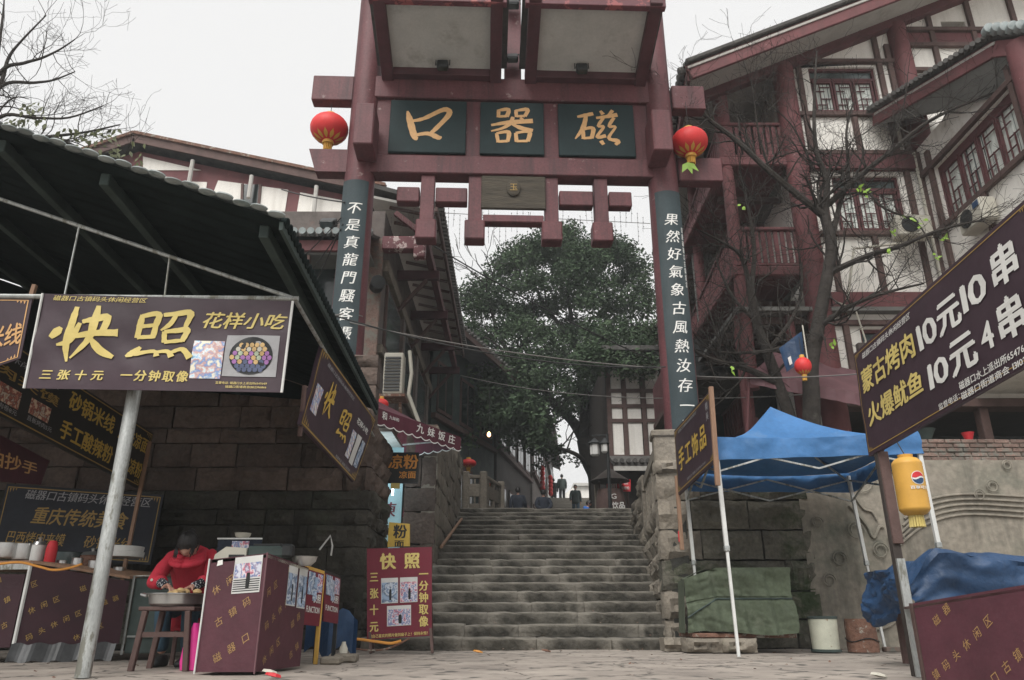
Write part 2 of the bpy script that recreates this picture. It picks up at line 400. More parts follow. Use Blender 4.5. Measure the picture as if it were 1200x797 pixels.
mk('tile', (.075, .072, .068), rough=.85, ns=4, na=.4, bump=.4, rnd=.2, patch=((.14, .14, .12), 5, .58, .1))
mk('tile_pale', (.25, .285, .285), rough=.5, ns=6, na=.3, rnd=.15, patch=((.16, .2, .2), 8, .55, .1))
mk('roof_dark', (.012, .018, .018), rough=.95, ns=3, na=.4, spec=.1)
mk('steel', (.42, .44, .43), rough=.45, ns=9, na=.25, metal=.5, patch=((.22, .22, .19), 11, .52, .06), stretch=(1, 1, .3), fine=.15)
mk('white_steel', (.62, .63, .61), rough=.45, ns=6, na=.12, patch=((.28, .24, .2), 12, .68, .04))
mk('alu', (.55, .55, .54), rough=.3, ns=6, na=.15, metal=.85)
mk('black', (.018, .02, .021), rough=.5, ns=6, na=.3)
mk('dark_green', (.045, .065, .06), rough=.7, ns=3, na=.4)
mk('maroon_cloth', (.078, .024, .034), rough=.6, ns=4, na=.2, bump=.1, fine=.06)
mk('maroon_dark', (.035, .010, .016), rough=.6, ns=4, na=.2, bump=.1)
mk('purple_cloth', (.042, .024, .033), rough=.5, ns=1.2, na=.25, fine=.06, patch=((.075, .05, .06), 1.6, .6, .2), bump=.15, bs=5)
mk('black_cloth', (.022, .02, .018), rough=.6, ns=4, na=.3)
mk('navy_cloth', (.020, .023, .032), rough=.7, ns=4, na=.3)
mk('awning_red', (.085, .016, .030), rough=.7, ns=3, na=.2, streak=((.15, .06, .07), .4))
mk('sign_red', (.15, .015, .03), rough=.55, ns=3, na=.12, fine=.05)
mk('bright_red', (.55, .03, .04), rough=.6, ns=5, na=.12)
mk('lantern_red', (.62, .035, .035), rough=.55, ns=5, na=.12, bump=.1, bs=40)
mk('lantern_gold', (.60, .33, .06), rough=.5, ns=5, na=.1)
mk('tent_blue', (.045, .15, .34), rough=.6, ns=1.5, na=.2, bump=.35, bs=7, fine=.06, patch=((.10, .2, .36), 1.6, .58, .15))
mk('tent_under', (.035, .115, .26), rough=.6, ns=1.5, na=.12)
mk('tarp_blue', (.018, .050, .115), rough=.5, ns=3, na=.35, bump=.8, bs=7)
mk('tarp_green', (.080, .10, .065), rough=.85, ns=2.4, na=.25, bump=.35, bs=14, patch=((.12, .14, .1), 3, .6, .08), fine=.15)
mk('wood', (.28, .17, .11), rough=.7, ns=3, na=.3, bump=.2, stretch=(6, 6, .8))
mk('yellow_wood', (.55, .33, .07), rough=.6, ns=4, na=.2)
mk('pink_cloth', (.15, .075, .085), rough=.7, ns=3, na=.2)
mk('magenta', (.75, .05, .30), rough=.4, ns=4, na=.15)
mk('orange', (.62, .27, .05), rough=.5, ns=6, na=.1)
mk('cable', (.03, .03, .03), rough=.6, ns=6, na=.2)
mk('cable_pale', (.16, .15, .14), rough=.6, ns=6, na=.2)
mk('bark', (.034, .029, .025), rough=.95, ns=6, na=.4, bump=.8, bs=25, patch=((.075, .07, .06), 5, .60, .1))
mk('bark_dark', (.030, .026, .022), rough=.95, ns=6, na=.4, bump=.6)
mk('leaf', (.034, .060, .033), rough=.8, ns=.6, na=.35, col2=(.078, .115, .062), spec=.15)
mk('leaf_fresh', (.20, .34, .04), rough=.5, ns=6, na=.2)
mk('leaf_olive', (.075, .085, .03), rough=.6, ns=5, na=.35)
mk('bucket_white', (.55, .56, .46), rough=.6, ns=5, na=.15, patch=((.25, .15, .08), 9, .62, .05))
mk('rust', (.16, .085, .06), rough=.9, ns=6, na=.4, bump=.6, patch=((.30, .28, .24), 8, .56, .05))
mk('cream', (.50, .48, .41), rough=.6, ns=5, na=.08)
mk('skin', (.48, .27, .20), rough=.55, ns=9, na=.08)
mk('hair', (.012, .010, .010), rough=.5, ns=60, na=.4)
mk('coat', (.52, .03, .055), rough=.8, ns=7, na=.15, bump=.25, bs=60)
mk('denim', (.035, .075, .11), rough=.85, ns=8, na=.2, bump=.2)
mk('navy', (.018, .024, .038), rough=.85, ns=8, na=.3, bump=.2)
mk('charcoal', (.02, .022, .022), rough=.85, ns=8, na=.3)
mk('royal', (.03, .14, .48), rough=.8, ns=8, na=.15)
mk('dough', (.55, .38, .18), rough=.8, ns=14, na=.3)
mk('lamp_glass', (.6, .6, .58), rough=.4, ns=5, na=.1)
mk('bulb', (.9, .7, .4), emit=((1, .55, .25), 6.))
mk('tube_light', (.9, .95, 1), emit=((.8, .95, 1), 5.))
mk('shop_wall', (.42, .62, .66), rough=.7, ns=3, na=.12)
mk('photo_a', (.3, .3, .4)); MT['photo_a'] = printmat('print_crowd', [(.55, .52, .62), (.2, .16, .25), (.55, .15, .2), (.7, .68, .72), (.12, .2, .4), (.35, .3, .4), (.6, .62, .7)], 55)
MT['photo_b'] = printmat('print_view', [(.5, .6, .75), (.15, .22, .35), (.6, .65, .72), (.08, .12, .2), (.3, .4, .55)], 40)
MT['photo_food'] = printmat('print_food', [(.5, .3, .2), (.65, .6, .5), (.2, .08, .06), (.4, .12, .08), (.7, .55, .4)], 60)
MT['photo_poster'] = printmat('print_poster', [(.25, .5, .75), (.7, .8, .85), (.6, .35, .3), (.15, .3, .6), (.8, .75, .6)], 45)
MT['knit'] = printmat('knit_pattern', [(.01, .012, .02), (.012, .014, .022), (.015, .017, .03), (.01, .012, .02), (.6, .6, .62)], 130, .9, True)

# ------------------------------------------------------------ ground
def ground_mat():
    m = bpy.data.materials.new('ground'); m.use_nodes = True; t = m.node_tree; N = t.nodes; L = t.links
    b = N['Principled BSDF']; b.inputs['Roughness'].default_value = .85
    g = N.new('ShaderNodeNewGeometry'); P = g.outputs['Position']
    n = N.new('ShaderNodeTexNoise'); n.inputs['Scale'].default_value = 1.3; n.inputs['Detail'].default_value = 9; n.inputs['Roughness'].default_value = .7; L.new(P, n.inputs['Vector'])
    r = N.new('ShaderNodeValToRGB'); e = r.color_ramp.elements
    e[0].position = .3; e[0].color = (.19, .165, .145, 1); e[1].position = .7; e[1].color = (.42, .37, .32, 1); L.new(n.outputs['Fac'], r.inputs[0])
    # cracks between worn concrete patches
    nd = N.new('ShaderNodeTexNoise'); nd.inputs['Scale'].default_value = 3; nd.inputs['Detail'].default_value = 5; L.new(P, nd.inputs['Vector'])
    ad = N.new('ShaderNodeVectorMath'); ad.operation = 'SCALE'; ad.inputs['Scale'].default_value = .5; L.new(nd.outputs['Color'], ad.inputs[0])
    a2 = N.new('ShaderNodeVectorMath'); a2.operation = 'ADD'; L.new(P, a2.inputs[0]); L.new(ad.outputs[0], a2.inputs[1])
    v = N.new('ShaderNodeTexVoronoi'); v.feature = 'DISTANCE_TO_EDGE'; v.inputs['Scale'].default_value = .9; L.new(a2.outputs[0], v.inputs['Vector'])
    mr = N.new('ShaderNodeMapRange'); mr.inputs[1].default_value = 0; mr.inputs[2].default_value = .012; L.new(v.outputs['Distance'], mr.inputs[0])
    mx = N.new('ShaderNodeMix'); mx.data_type = 'RGBA'; mx.inputs[6].default_value = (.05, .045, .04, 1); L.new(mr.outputs[0], mx.inputs[0]); L.new(r.outputs[0], mx.inputs[7])
    n3 = N.new('ShaderNodeTexNoise'); n3.inputs['Scale'].default_value = 5; n3.inputs['Detail'].default_value = 8; L.new(P, n3.inputs['Vector'])
    m3 = N.new('ShaderNodeMapRange'); m3.inputs[1].default_value = .57; m3.inputs[2].default_value = .66; L.new(n3.outputs['Fac'], m3.inputs[0])
    x3 = N.new('ShaderNodeMix'); x3.data_type = 'RGBA'; x3.inputs[7].default_value = (.09, .085, .075, 1); L.new(m3.outputs[0], x3.inputs[0]); L.new(mx.outputs[2], x3.inputs[6])
    L.new(x3.outputs[2], b.inputs['Base Color'])
    sb = N.new('ShaderNodeMath'); sb.operation = 'ADD'; L.new(mr.outputs[0], sb.inputs[0]); L.new(n.outputs['Fac'], sb.inputs[1])
    bp = N.new('ShaderNodeBump'); bp.inputs['Strength'].default_value = .6; bp.inputs['Distance'].default_value = .02; L.new(sb.outputs[0], bp.inputs['Height']); L.new(bp.outputs[0], b.inputs['Normal'])
    return m
MT['ground'] = ground_mat()
def axis(lo, hi, step, far):
    a = [lo + i * step for i in range(int((hi - lo) / step) + 1)]
    return [-far, -far / 4, -40] + a + [40, far / 4, far]
xs = axis(-9, 11, .2, 500); ys = [-500, -120, -30, -8] + [-4 + .2 * i for i in range(74)] + [40, 150, 500]
g = MB()
for y in ys:
    for x in xs:
        z = (noise.noise(V((x * .5, y * .5, 0))) * .018 + noise.noise(V((x * 2.3, y * 2.3, 3))) * .008 - .004) if abs(x) < 12 and -4 < y < 11 else 0
        g.v.append(V((x, y, z - .003)))
nx = len(xs)
for j in range(len(ys) - 1):
    for i in range(nx - 1): q = j * nx + i; g.f.append((q, q + 1, q + nx + 1, q + nx))
g.build('ground', MT['ground'], smooth=True, kind='structure')

# raised town level behind the retaining walls
def slab(name, pts, z0, z1, mat='cement'):
    m = MB(); m.prism([(x, y, z0) for x, y in pts], (0, 0, z1 - z0)); return m.build(name, MT[mat], kind='structure')
slab('terrace', [(-40, 10.42), (-2.25, 10.42), (-2.25, 11.9), (-40, 11.9)], .01, 2.9)
slab('terrace', [(-40, 11.902), (-4.2, 11.902), (-4.2, 13.2), (-40, 13.2)], .01, 2.93)
slab('terrace', [(-40, 13.202), (-1.75, 13.202), (-1.75, 19.9), (-40, 19.9)], .01, 2.95)
slab('terrace', [(2.42, 10.62), (40, 10.62), (40, 70), (3.5, 70), (3.5, 20.3)], .01, 2.40)
slab('plaza', [(-40, 19.902), (3.46, 20.32), (3.46, 70), (-40, 70)], .01, 2.955, 'step')
slab('shop_floor', [(-4.2, 11.9), (-1.95, 11.9), (-1.95, 13.2), (-4.2, 13.2)], .01, 1.15)
# ------------------------------------------------------------ stone blocks
def block_mesh(seed, bulge=.16, nu=6, nv=4, rough=.10):
    rd = random.Random(seed); m = MB()
    for j in range(nv + 1):
        for i in range(nu + 1):
            u = i / nu - .5; v_ = j / nv - .5; edge = i in (0, nu) or j in (0, nv)
            y = bulge * (1 if edge else 0) + (rd.uniform(-rough, rough) if not edge else rd.uniform(-.02, .05))
            ju = rd.uniform(-.008, .008) if 0 < i < nu else (.006 if i == 0 else -.006) + rd.uniform(-.006, .006)
            jv = rd.uniform(-.02, .02) if 0 < j < nv else (.012 if j == 0 else -.012) + rd.uniform(-.018, .018)
            m.v.append(V((u + ju, y, v_ + jv)))
    w_ = nu + 1
    for j in range(nv):
        for i in range(nu): q = j * w_ + i; m.f.append((q, q + 1, q + w_ + 1, q + w_))
    ring = [i for i in range(nu)] + [j * w_ + nu for j in range(nv)] + [nv * w_ + nu - i for i in range(nu)] + [(nv - j) * w_ for j in range(nv)]
    b = len(m.v)
    for r_ in ring: m.v.append(V((m.v[r_].x, 1, m.v[r_].z)))
    n = len(ring)
    for k in range(n): k2 = (k + 1) % n; m.f.append((ring[k2], ring[k], b + k, b + k2))
    return m
BLK = {}
def blocks(mat, flat=False):
    k = (mat, flat)
    if k not in BLK:
        L = []
        for s in range(7):
            m = block_mesh(s + 11, bulge=.05 if flat else .11, rough=.02 if flat else .15)
            L.append(m.mesh('stone', smooth=True, mat=MT[mat]))
        BLK[k] = L
    return BLK[k]
def put_block(me, parent, c, U, N, size, name='stone'):
    """front face centre c, along U, outward N, size (len, depth, height)"""
    U = V(U).normalized(); Y = -V(N).normalized(); Z = U.cross(Y).normalized()
    o = bpy.data.objects.new(name, me); COL.objects.link(o); o.parent = parent
    M_ = Matrix((U * size[0], Y * size[1], Z * size[2])).transposed().to_4x4(); M_.translation = V(c) - org(parent)
    o.matrix_basis = M_; return o
def courses(parent, mats, O, U, N, L, z0, z1, hc=(.27, .36), lb=(.5, .95), depth=.3, flat=False, keep=None, seed=1, gap=.012):
    rd = random.Random(seed); O = V(O); U = V(U).normalized(); N = V(N); z = z0; k = 0
    while z < z1 - .05:
        h = min(rd.uniform(*hc), z1 - z)
        if z1 - z - h < .12: h = z1 - z
        u = -rd.uniform(0, .3)
        while u < L - .02:
            l = rd.uniform(*lb); a = max(u, 0); b = min(u + l, L)
            if L - b < .2: b = L
            if b - a > .06:
                cu = (a + b) / 2; cz = z + h / 2
                mat = mats(cu, cz) if callable(mats) else mats
                if mat and (keep is None or keep(cu, cz)):
                    put_block(rd.choice(blocks(mat, flat)), parent, O + U * cu + V((0, 0, cz)) + N * rd.uniform(-.02, .02), U, N, (b - a - gap, depth, h - gap))
            u += l
            if b >= L: break
        z += h; k += 1
# left retaining wall
lw = thing('stone_wall', 'dark rough stone retaining wall behind the left food stalls, topped by pinkish sandstone', 'wall', (-5, 10.1, 0))
courses(lw, lambda u, z: 'sandstone' if z > 2.05 else 'stone', (-8.5, 10.1, 0), (1, 0, 0), (0, -1, 0), 6.6, 0, 3.9, hc=(.20, .36), lb=(.35, 1.0), seed=3, gap=.006)
courses(lw, lambda u, z: 'sandstone' if z > 2.05 else 'stone', (-1.9, 10.14, 0), (0, 1, 0), (1, 0, 0), 1.75, 0, 2.95, hc=(.20, .34), lb=(.3, .7), seed=4, gap=.006)
MB().lohi((-8.5, 10.2, -.05), (-2.02, 11.85, 3.02)).lohi((-8.5, 10.21, 3.0), (-2.3, 10.6, 3.88)).build('core', MT['mortar'], lw)
# pillar wall on the left of the stairs
pw = thing('stone_wall', 'tall pinkish stone wall end standing on the left edge of the stairs, beside the noodle shop', 'wall', (-1.6, 13, 0))
courses(pw, 'sandstone', (-1.86, 13.0, 0), (1, 0, 0), (0, -1, 0), .55, .5, 3.6, hc=(.4, .55), lb=(.5, .6), flat=True, depth=.25, seed=5)
courses(pw, 'stone_pale', (-1.3, 13.02, 0), (0, 1, 0), (1, 0, 0), 6.7, .5, 4.5, hc=(.3, .42), lb=(.5, .9), flat=True, depth=.25, seed=6, keep=lambda u, z: z < 3.5 + u * .13)
MB().lohi((-1.84, 13.1, 0), (-1.42, 19.7, 3.55)).build('core', MT['mortar'], pw)
# right front wall
rw = thing('stone_wall', 'mossy rough stone retaining wall behind the blue tent, joined to a grey cement relief', 'wall', (3, 10.3, 0))
edge = lambda z: 3.85 + (.22 if int(z / .33) % 2 else 0) - .1 * (z > 1.3)
def rm(u, z):
    X = 1.97 + u
    if X > 6: return None
    return 'stone_pale' if X < 2.38 else 'stone_moss'
courses(rw, rm, (1.97, 10.3, 0), (1, 0, 0), (0, -1, 0), 2.05, 0, 2.42, hc=(.33, .42), lb=(.6, 1.), depth=.28, seed=8)
MB().lohi((2.05, 10.44, -.05), (4.0, 10.6, 2.38)).build('core', MT['mortar'], rw)
# right side wall that runs up along the stairs
ang = V((3.0 - 1.94, 9.9, 0)).normalized(); nrm = V((-ang.y, ang.x, 0))
sw = thing('stone_wall', 'rough stone side wall climbing along the right edge of the stairs', 'wall', (2, 10.3, 0))
o0 = V((1.97, 10.34, 0)); Ls = 9.7
end = o0 + ang * Ls
def sm(u, z):  # u measured from the far end
    d = Ls - u
    top = 1.82 if d < 3.5 else 2.55 - .0 * d + .25 * math.sin(d * 2.1)
    st = (10.34 + d - 10.0) * .30
    if z > top or z < st - .6: return None
    return 'stone_pale'
courses(sw, sm, end, -ang, nrm, Ls, 0, 3.1, hc=(.28, .38), lb=(.45, .85), depth=.3, seed=9)
m = MB(); P0 = o0 - nrm * .12; P1 = end - nrm * .12
m.prism([P0, P1, P1 - nrm * .25, P0 - nrm * .25], (0, 0, 1.78)); m.build('core', MT['mortar'], sw)
m = MB(); Q = o0 + ang * 3.55 - nrm * .13; m.prism([Q, P1, P1 - nrm * .25, Q - nrm * .25], (0, 0, 2.3)); m.build('core', MT['mortar'], sw)
# balustrade on it
bl = thing('stone_balustrade', 'weathered stone balustrade with a square end post on the right stair wall', 'balustrade', (2, 10.4, 1.8))
def pl(d, off, z): p = o0 + ang * d - nrm * off; return V((p.x, p.y, z))
m = MB(); m.box(pl(.18, .17, 2.28), (.34, .32, .98), ang, bev=.02); m.build('post', MT['stone_pale'], bl)
m = MB(); m.box(pl(.18, .17, 2.80), (.40, .38, .10), ang, bev=.02); m.build('post_cap', MT['stone_pale'], bl)
m = MB(); m.box(pl(1.95, .17, 2.66), (3.2, .24, .20), ang, bev=.03); m.build('handrail', MT['stone_pale'], bl)
for i in range(7):
    m = MB(); m.box(pl(.55 + i * .46, .17, 2.17), (.30, .14, .76), ang, bev=.02); m.build('panel', MT['stone_pale'], bl)
    m = MB(); m.box(pl(.78 + i * .46, .17, 2.17), (.13, .20, .77), ang, bev=.02); m.build('baluster', MT['stone_pale'], bl)
m = MB(); m.box(pl(3.5, .17, 2.3), (.3, .3, 1.0), ang, bev=.03); m.build('post', MT['stone_pale'], bl)

# ------------------------------------------------------------ stairs
st = tag(thing('stairs', None, None, (0, 10, 0)), kind='structure')
def step_mesh(seed):
    rd = random.Random(seed); m = MB(); n = 10
    prof = [(1, 0), (.5, 0), (.19, 0), (.13, -.004), (.05, -.04), (.015, -.13), (.0, -.24), (.03, -.7), (.03, -1.05)]
    for i in range(n + 1):
        u = i / n - .5; e = .03 if i in (0, n) else 0
        dz = rd.uniform(-.05, .035); dy = rd.uniform(-.02, .02) + e
        for k, (y, z) in enumerate(prof):
            m.v.append(V((u, y + (dy + rd.uniform(-.012, .012) if 0 < k else 0), z + (dz if k < 4 else rd.uniform(-.04, .04)) * (1 if k > 0 else .5) - (e * 2 if k < 4 else 0))))
    k = len(prof)
    for i in range(n):
        for j in range(k - 1): q = i * k + j; m.f.append((q, q + 1, q + k + 1, q + k))
    m.f.append(tuple(range(k))[::-1]); m.f.append(tuple(n * k + j for j in range(k)))
    return m.mesh('step_stone', smooth='full', mat=MT['step'])
SM = [step_mesh(s) for s in range(8)]
H = .148; T = .425
def Yk(k): return 10 + T * k if k <= 12 else 10 + T * 12 + 1.0 + T * (k - 12)
rd = random.Random(5)
for k in range(21):
    y = Yk(k); z = H * (k + 1) if k < 20 else H * 20 + .0
    if k == 20: break
    dep = (Yk(k + 1) - y) + .1
    xl = -1.88 if y < 12.95 else -1.32 - .03 * (y - 13); xr = 1.94 + .107 * (y - 10) + .08
    x = xl
    while x < xr - .05:
        l = rd.uniform(.7, 1.6); b = min(x + l, xr)
        if xr - b < .35: b = xr
        o = bpy.data.objects.new('step_stone', rd.choice(SM)); COL.objects.link(o); o.parent = st
        flip = rd.choice((1, -1))
        o.matrix_basis = Matrix.Translation(V(((x + b) / 2, y - 10 + rd.uniform(-.025, .025), z + rd.uniform(-.012, .008)))) @ Matrix.Diagonal((b - x - .004, dep, H * 1.02, 1))
        x = b
m = MB()   # rubble bed under the steps
for k in range(20):
    y = Yk(k) + .12; m.lohi((-1.8, y, .0), (2.1 + .107 * (y - 10), Yk(k + 1) + .13, H * (k + 1) - .035 - k * .0001))
m.build('bed', MT['mortar'], st)
# the second, distant flight
s2 = tag(thing('stairs', None, None, (1.5, 31, 2.955)), kind='structure')
for k in range(26):
    m = MB(); m.lohi((-.6 + .03 * k, 31 + .5 * k, 2.955), (4.2 + .05 * k, 31 + .5 * (k + 1) - .004, 2.955 + .15 * (k + 1)), .015); m.build('step_stone', MT['step'], s2)
slab('upper_street', [(-6, 44.01), (9, 44.01), (40, 160), (-6, 160)], .02, 6.85, 'step')
# ------------------------------------------------------------ the gate
YG = 11.0
gt = thing('memorial_gate', 'tall dark red ceremonial gate of round columns and beams over the foot of the stairs', 'gate', (0, YG, 2.4))
def gY(x): return YG + .035 * (x + 2.6)          # the right side stands slightly farther back
gU = V((1, .035, 0)).normalized(); gN = V((.035, -1, 0)).normalized()
def G(x, z, off=0.): return V((x, gY(x), z)) + gN * off
CX = (-2.585, 2.60)
for cx in CX:
    m = MB(); b = G(cx, 0); m.lathe((b.x, b.y, 2.35), [(.275, 0), (.27, 2), (.25, 5.5), (.235, 10.3)], 28); m.build('column', MT['red'], gt, smooth=True)
    m = MB(); m.lathe((b.x, b.y, 2.3), [(.36, 0), (.40, .12), (.38, .24), (.29, .30)], 28); m.build('column_base', MT['stone_pale'], gt, smooth=True)
def gbox(name, x0, x1, z0, z1, d0=-.15, d1=.15, mat='red', bev=.015, **k):
    c = (G(x0, z0) + G(x1, z1)) / 2 + gN * (d0 + d1) / 2
    m = MB(); m.box(c, ((x1 - x0), abs(d1 - d0), z1 - z0), gU, (0, 0, 1), bev); return m.build(name, MT[mat], gt, **k)
gbox('beam', -2.46, 2.50, 8.93, 9.38, -.15, .17)
gbox('beam', -2.46, 2.50, 7.40, 7.75, -.15, .17)
gbox('panel_board', -2.46, 2.50, 7.752, 8.928, -.10, .10)
gbox('beam', -3.52, -2.80, 8.88, 9.40, -.12, .12); gbox('beam', 2.86, 3.45, 8.86, 9.36, -.12, .12)
gbox('beam', 2.86, 3.62, 7.38, 7.84, -.12, .12)
c = G(-3.06, 7.62); m = MB(); m.prism([G(-3.46, 7.86, .12), G(-2.80, 7.86, .12), G(-2.80, 7.42, .12), G(-3.32, 7.42, .12)], -gN * .24); m.build('beam', MT['red'], gt)
for cx in CX: gbox('corbel', cx - .02 if cx < 0 else cx - .30, cx + .30 if cx < 0 else cx + .02, 7.55, 8.35, .20, .75, bev=.02)
# name boards
for i, (x0, x1, ch) in enumerate(((-2.12, -.80, '口'), (-.56, .55, '器'), (.80, 2.13, '磁'))):
    nb = gbox('name_board', x0, x1, 7.80, 8.87, .10, .17, 'teal_board', bev=.012, label='dark green board with one golden calligraphy character')
    m = MB()
    f = lambda u, v, l=0.: G(u, v, .17 + l)
    cx = (x0 + x1) / 2; put(m, ch, cx - .41, 7.98, cx + .41, 8.74, f, brush=True, lift=.006)
    m.build('lettering', MT['gold'], nb)
# hanging lattice below
for sgn, xs_ in ((-1, (-1.42, -.62)), (1, (.66, 1.50))):
    for x in xs_:
        gbox('hanger_post', x - .115, x + .115, 6.54, 7.39, -.09, .11, bev=.01); gbox('hanger_foot', x - .168, x + .168, 6.18, 6.538, -.13, .15, bev=.02)
gbox('rail', -1.93, -1.555, 6.88, 7.16, -.09, .11); gbox('rail', -1.285, -.755, 6.88, 7.16, -.09, .11)
gbox('rail', .795, 1.365, 6.86, 7.14, -.09, .11); gbox('rail', 1.635, 2.02, 6.86, 7.14, -.09, .11)
gbox('rail', -.485, .525, 6.52, 6.66, -.09, .11)
pq = gbox('plaque', -.52, .56, 6.74, 7.37, .10, .17, 'old_wood', label='weathered bare wooden plaque')
m = MB(); c = G(.02, 7.12, .17); m.lathe(c, [(.12, 0), (.12, .03), (.10, .045)], 16, gN, sy=1.3); m.build('emblem', MT['old_wood'], pq, smooth=True)
m = MB(); put(m, '玉', -.05, 7.05, .09, 7.20, lambda u, v, l=0.: G(u, v, .22 + l)); m.build('lettering', MT['gold_dim'], pq)
# centre post, upper columns and the two roofs
gbox('centre_post', -.14, .16, 9.382, 12.6, -.14, .14)
for s, x0, x1 in ((-1, -2.30, -.20), (1, .22, 2.38)):
    # sloping soffit: from the beam (back) out and up to the eave (front)
    zb, zf, ov = 9.40, 9.78, 1.62
    w_ = .20
    def S(x, t, dn=0.): p = G(x, zb + (zf - zb) * t + dn, .16 + (ov - .16) * t); return p
    m = MB(); m.prism([S(x0 + w_, .10), S(x1 - w_, .10), S(x1 - w_, .90), S(x0 + w_, .90)], (0, 0, .05)); m.build('soffit', MT['soffit'], gt)
    sn = (S(0, 1) - S(0, 0)).normalized(); up = sn.cross(gU) * -1
    for xa in (x0 + w_ / 2, x1 - w_ / 2):
        m = MB(); m.beam(S(xa, -.02, .0), S(xa, 1.04, .0), w_, .26, (0, 0, 1), .01); m.build('rafter', MT['red_dark'], gt)
    m = MB(); m.beam(S(x0 - .06, .985, .02), S(x1 + .06, .985, .02), .12, .30, (0, 0, 1), .01); m.build('fascia', MT['red_peel'], gt)
    m = MB(); m.beam(S(x0 + w_, .06, -.0), S(x1 - w_, .06, -.0), .16, .24, (0, 0, 1), .01); m.build('fascia', MT['red_dark'], gt)
    m = MB(); m.prism([S(x0 - .1, -.0, .2), S(x1 + .1, -.0, .2), S(x1 + .1, 1.08, .2), S(x0 - .1, 1.08, .2)], (0, 0, .06)); rf = m.build('roof', MT['tile'], gt)
    n = 13
    for i in range(n):
        x = x0 + (x1 - x0) * (i + .5) / n; a = S(x, 1.10, .30); b = S(x, .0, .30 + .5)
        m = MB(); m.tube([a, (a + b) / 2 + V((0, 0, -.06)), b], .07, 8); m.build('roof_tile', MT['tile'], rf, smooth=True)
# spotlights on the gate
def spot(c, aim, label, s=1., grp='spotlights on the gate'):
    t = thing('spotlight', label, 'spotlight', c, grp); c = V(c); a = V(aim).normalized(); U = a.cross(V((0, 0, 1))).normalized()
    m = MB(); m.box(c, (.20 * s, .12 * s, .16 * s), U, a, .02); m.build('housing', MT['black'], t)
    m = MB(); m.box(c + a * .095 * s, (.16 * s, .09 * s, .02 * s), U, a, .004); m.build('lens', MT['glass_dark'], t)
    m = MB(); m.tube([c + U * .12 * s, c + U * .12 * s - a * .12 * s + V((0, 0, .02)), c - U * .12 * s - a * .12 * s + V((0, 0, .02)), c - U * .12 * s], .012, 5); m.build('bracket', MT['black'], t)
spot(G(-1.22, 9.36, .5), (0, -.2, -1), 'black spotlight under the left gate roof'); spot(G(1.2, 9.36, .5), (0, -.2, -1), 'black spotlight under the right gate roof')
spot(G(.0, 9.72, .30), (0, -.5, -1), 'black spotlight low on the centre post of the gate, between the roofs'); spot(G(.0, 10.95, .30), (0, -.5, -1), 'black spotlight high on the centre post of the gate', 1.2)
spot(G(-2.56, 11.1, .3), (0, -.5, -1), 'black spotlight at the top of the left gate column')
# couplet boards wrapped round the columns
for cx, s, z1, lab in ((-2.585, '不是真龍門騷客憑誰', 7.16, 'curved slate couplet board on the left column'), (2.60, '果然好氣象古風熱汝存一時', 7.06, 'curved slate couplet board on the right column')):
    b = G(cx, 0); z0 = 2.65 if cx > 0 else 2.9; rad = .277
    def cyl(u, v, l=0., b=b, rad=rad):
        t = u / .285 + (.0 if b.x < 0 else .0); r_ = rad + l; return V((b.x + math.sin(t) * r_, b.y - math.cos(t) * r_, v))
    m = MB(); n = 12
    for lay in (0, 1):
        for j, z in enumerate((z0, z1)):
            for i in range(n + 1): m.v.append(cyl(-.215 + .43 * i / n, z, .03 * (1 - lay)))
    for i in range(n):
        m.f.append((i, i + 1, i + n + 2, i + n + 1)); q = 2 * (n + 1)
        m.f.append((i, q + i, q + i + 1, i + 1)); m.f.append((n + 1 + i, n + 2 + i, q + n + 2 + i, q + n + 1 + i))
    for i in (0, n): q = 2 * (n + 1); m.f.append((i, i + n + 1, q + n + 1 + i, q + i))
    bd = m.build('couplet_board', MT['slate_board'], gt, smooth=True, label=lab)
    m = MB(); pitch = .311 if cx < 0 else .316; zs0 = 6.61 if cx < 0 else 6.50
    for i, ch in enumerate(s):
        zt = zs0 + .135 - i * pitch
        put(m, ch, -.105, zt - .235, .115, zt, lambda u, v, l=0.: cyl(u, v, .03 + l), bold=.012, shear=.18, lift=.006, cut=True)
    small = '甲戌年仲冬書' if cx < 0 else '重慶磁器口古鎮留念'
    if cx > 0: put(m, small, .165, 5.3, .20, 6.4, lambda u, v, l=0.: cyl(u, v, .03 + l), vertical=True, lift=.005)
    else: put(m, small, -.20, 3.4, -.165, 4.3, lambda u, v, l=0.: cyl(u, v, .03 + l), vertical=True, lift=.005)
    m.build('lettering', MT['white_ink'], bd)
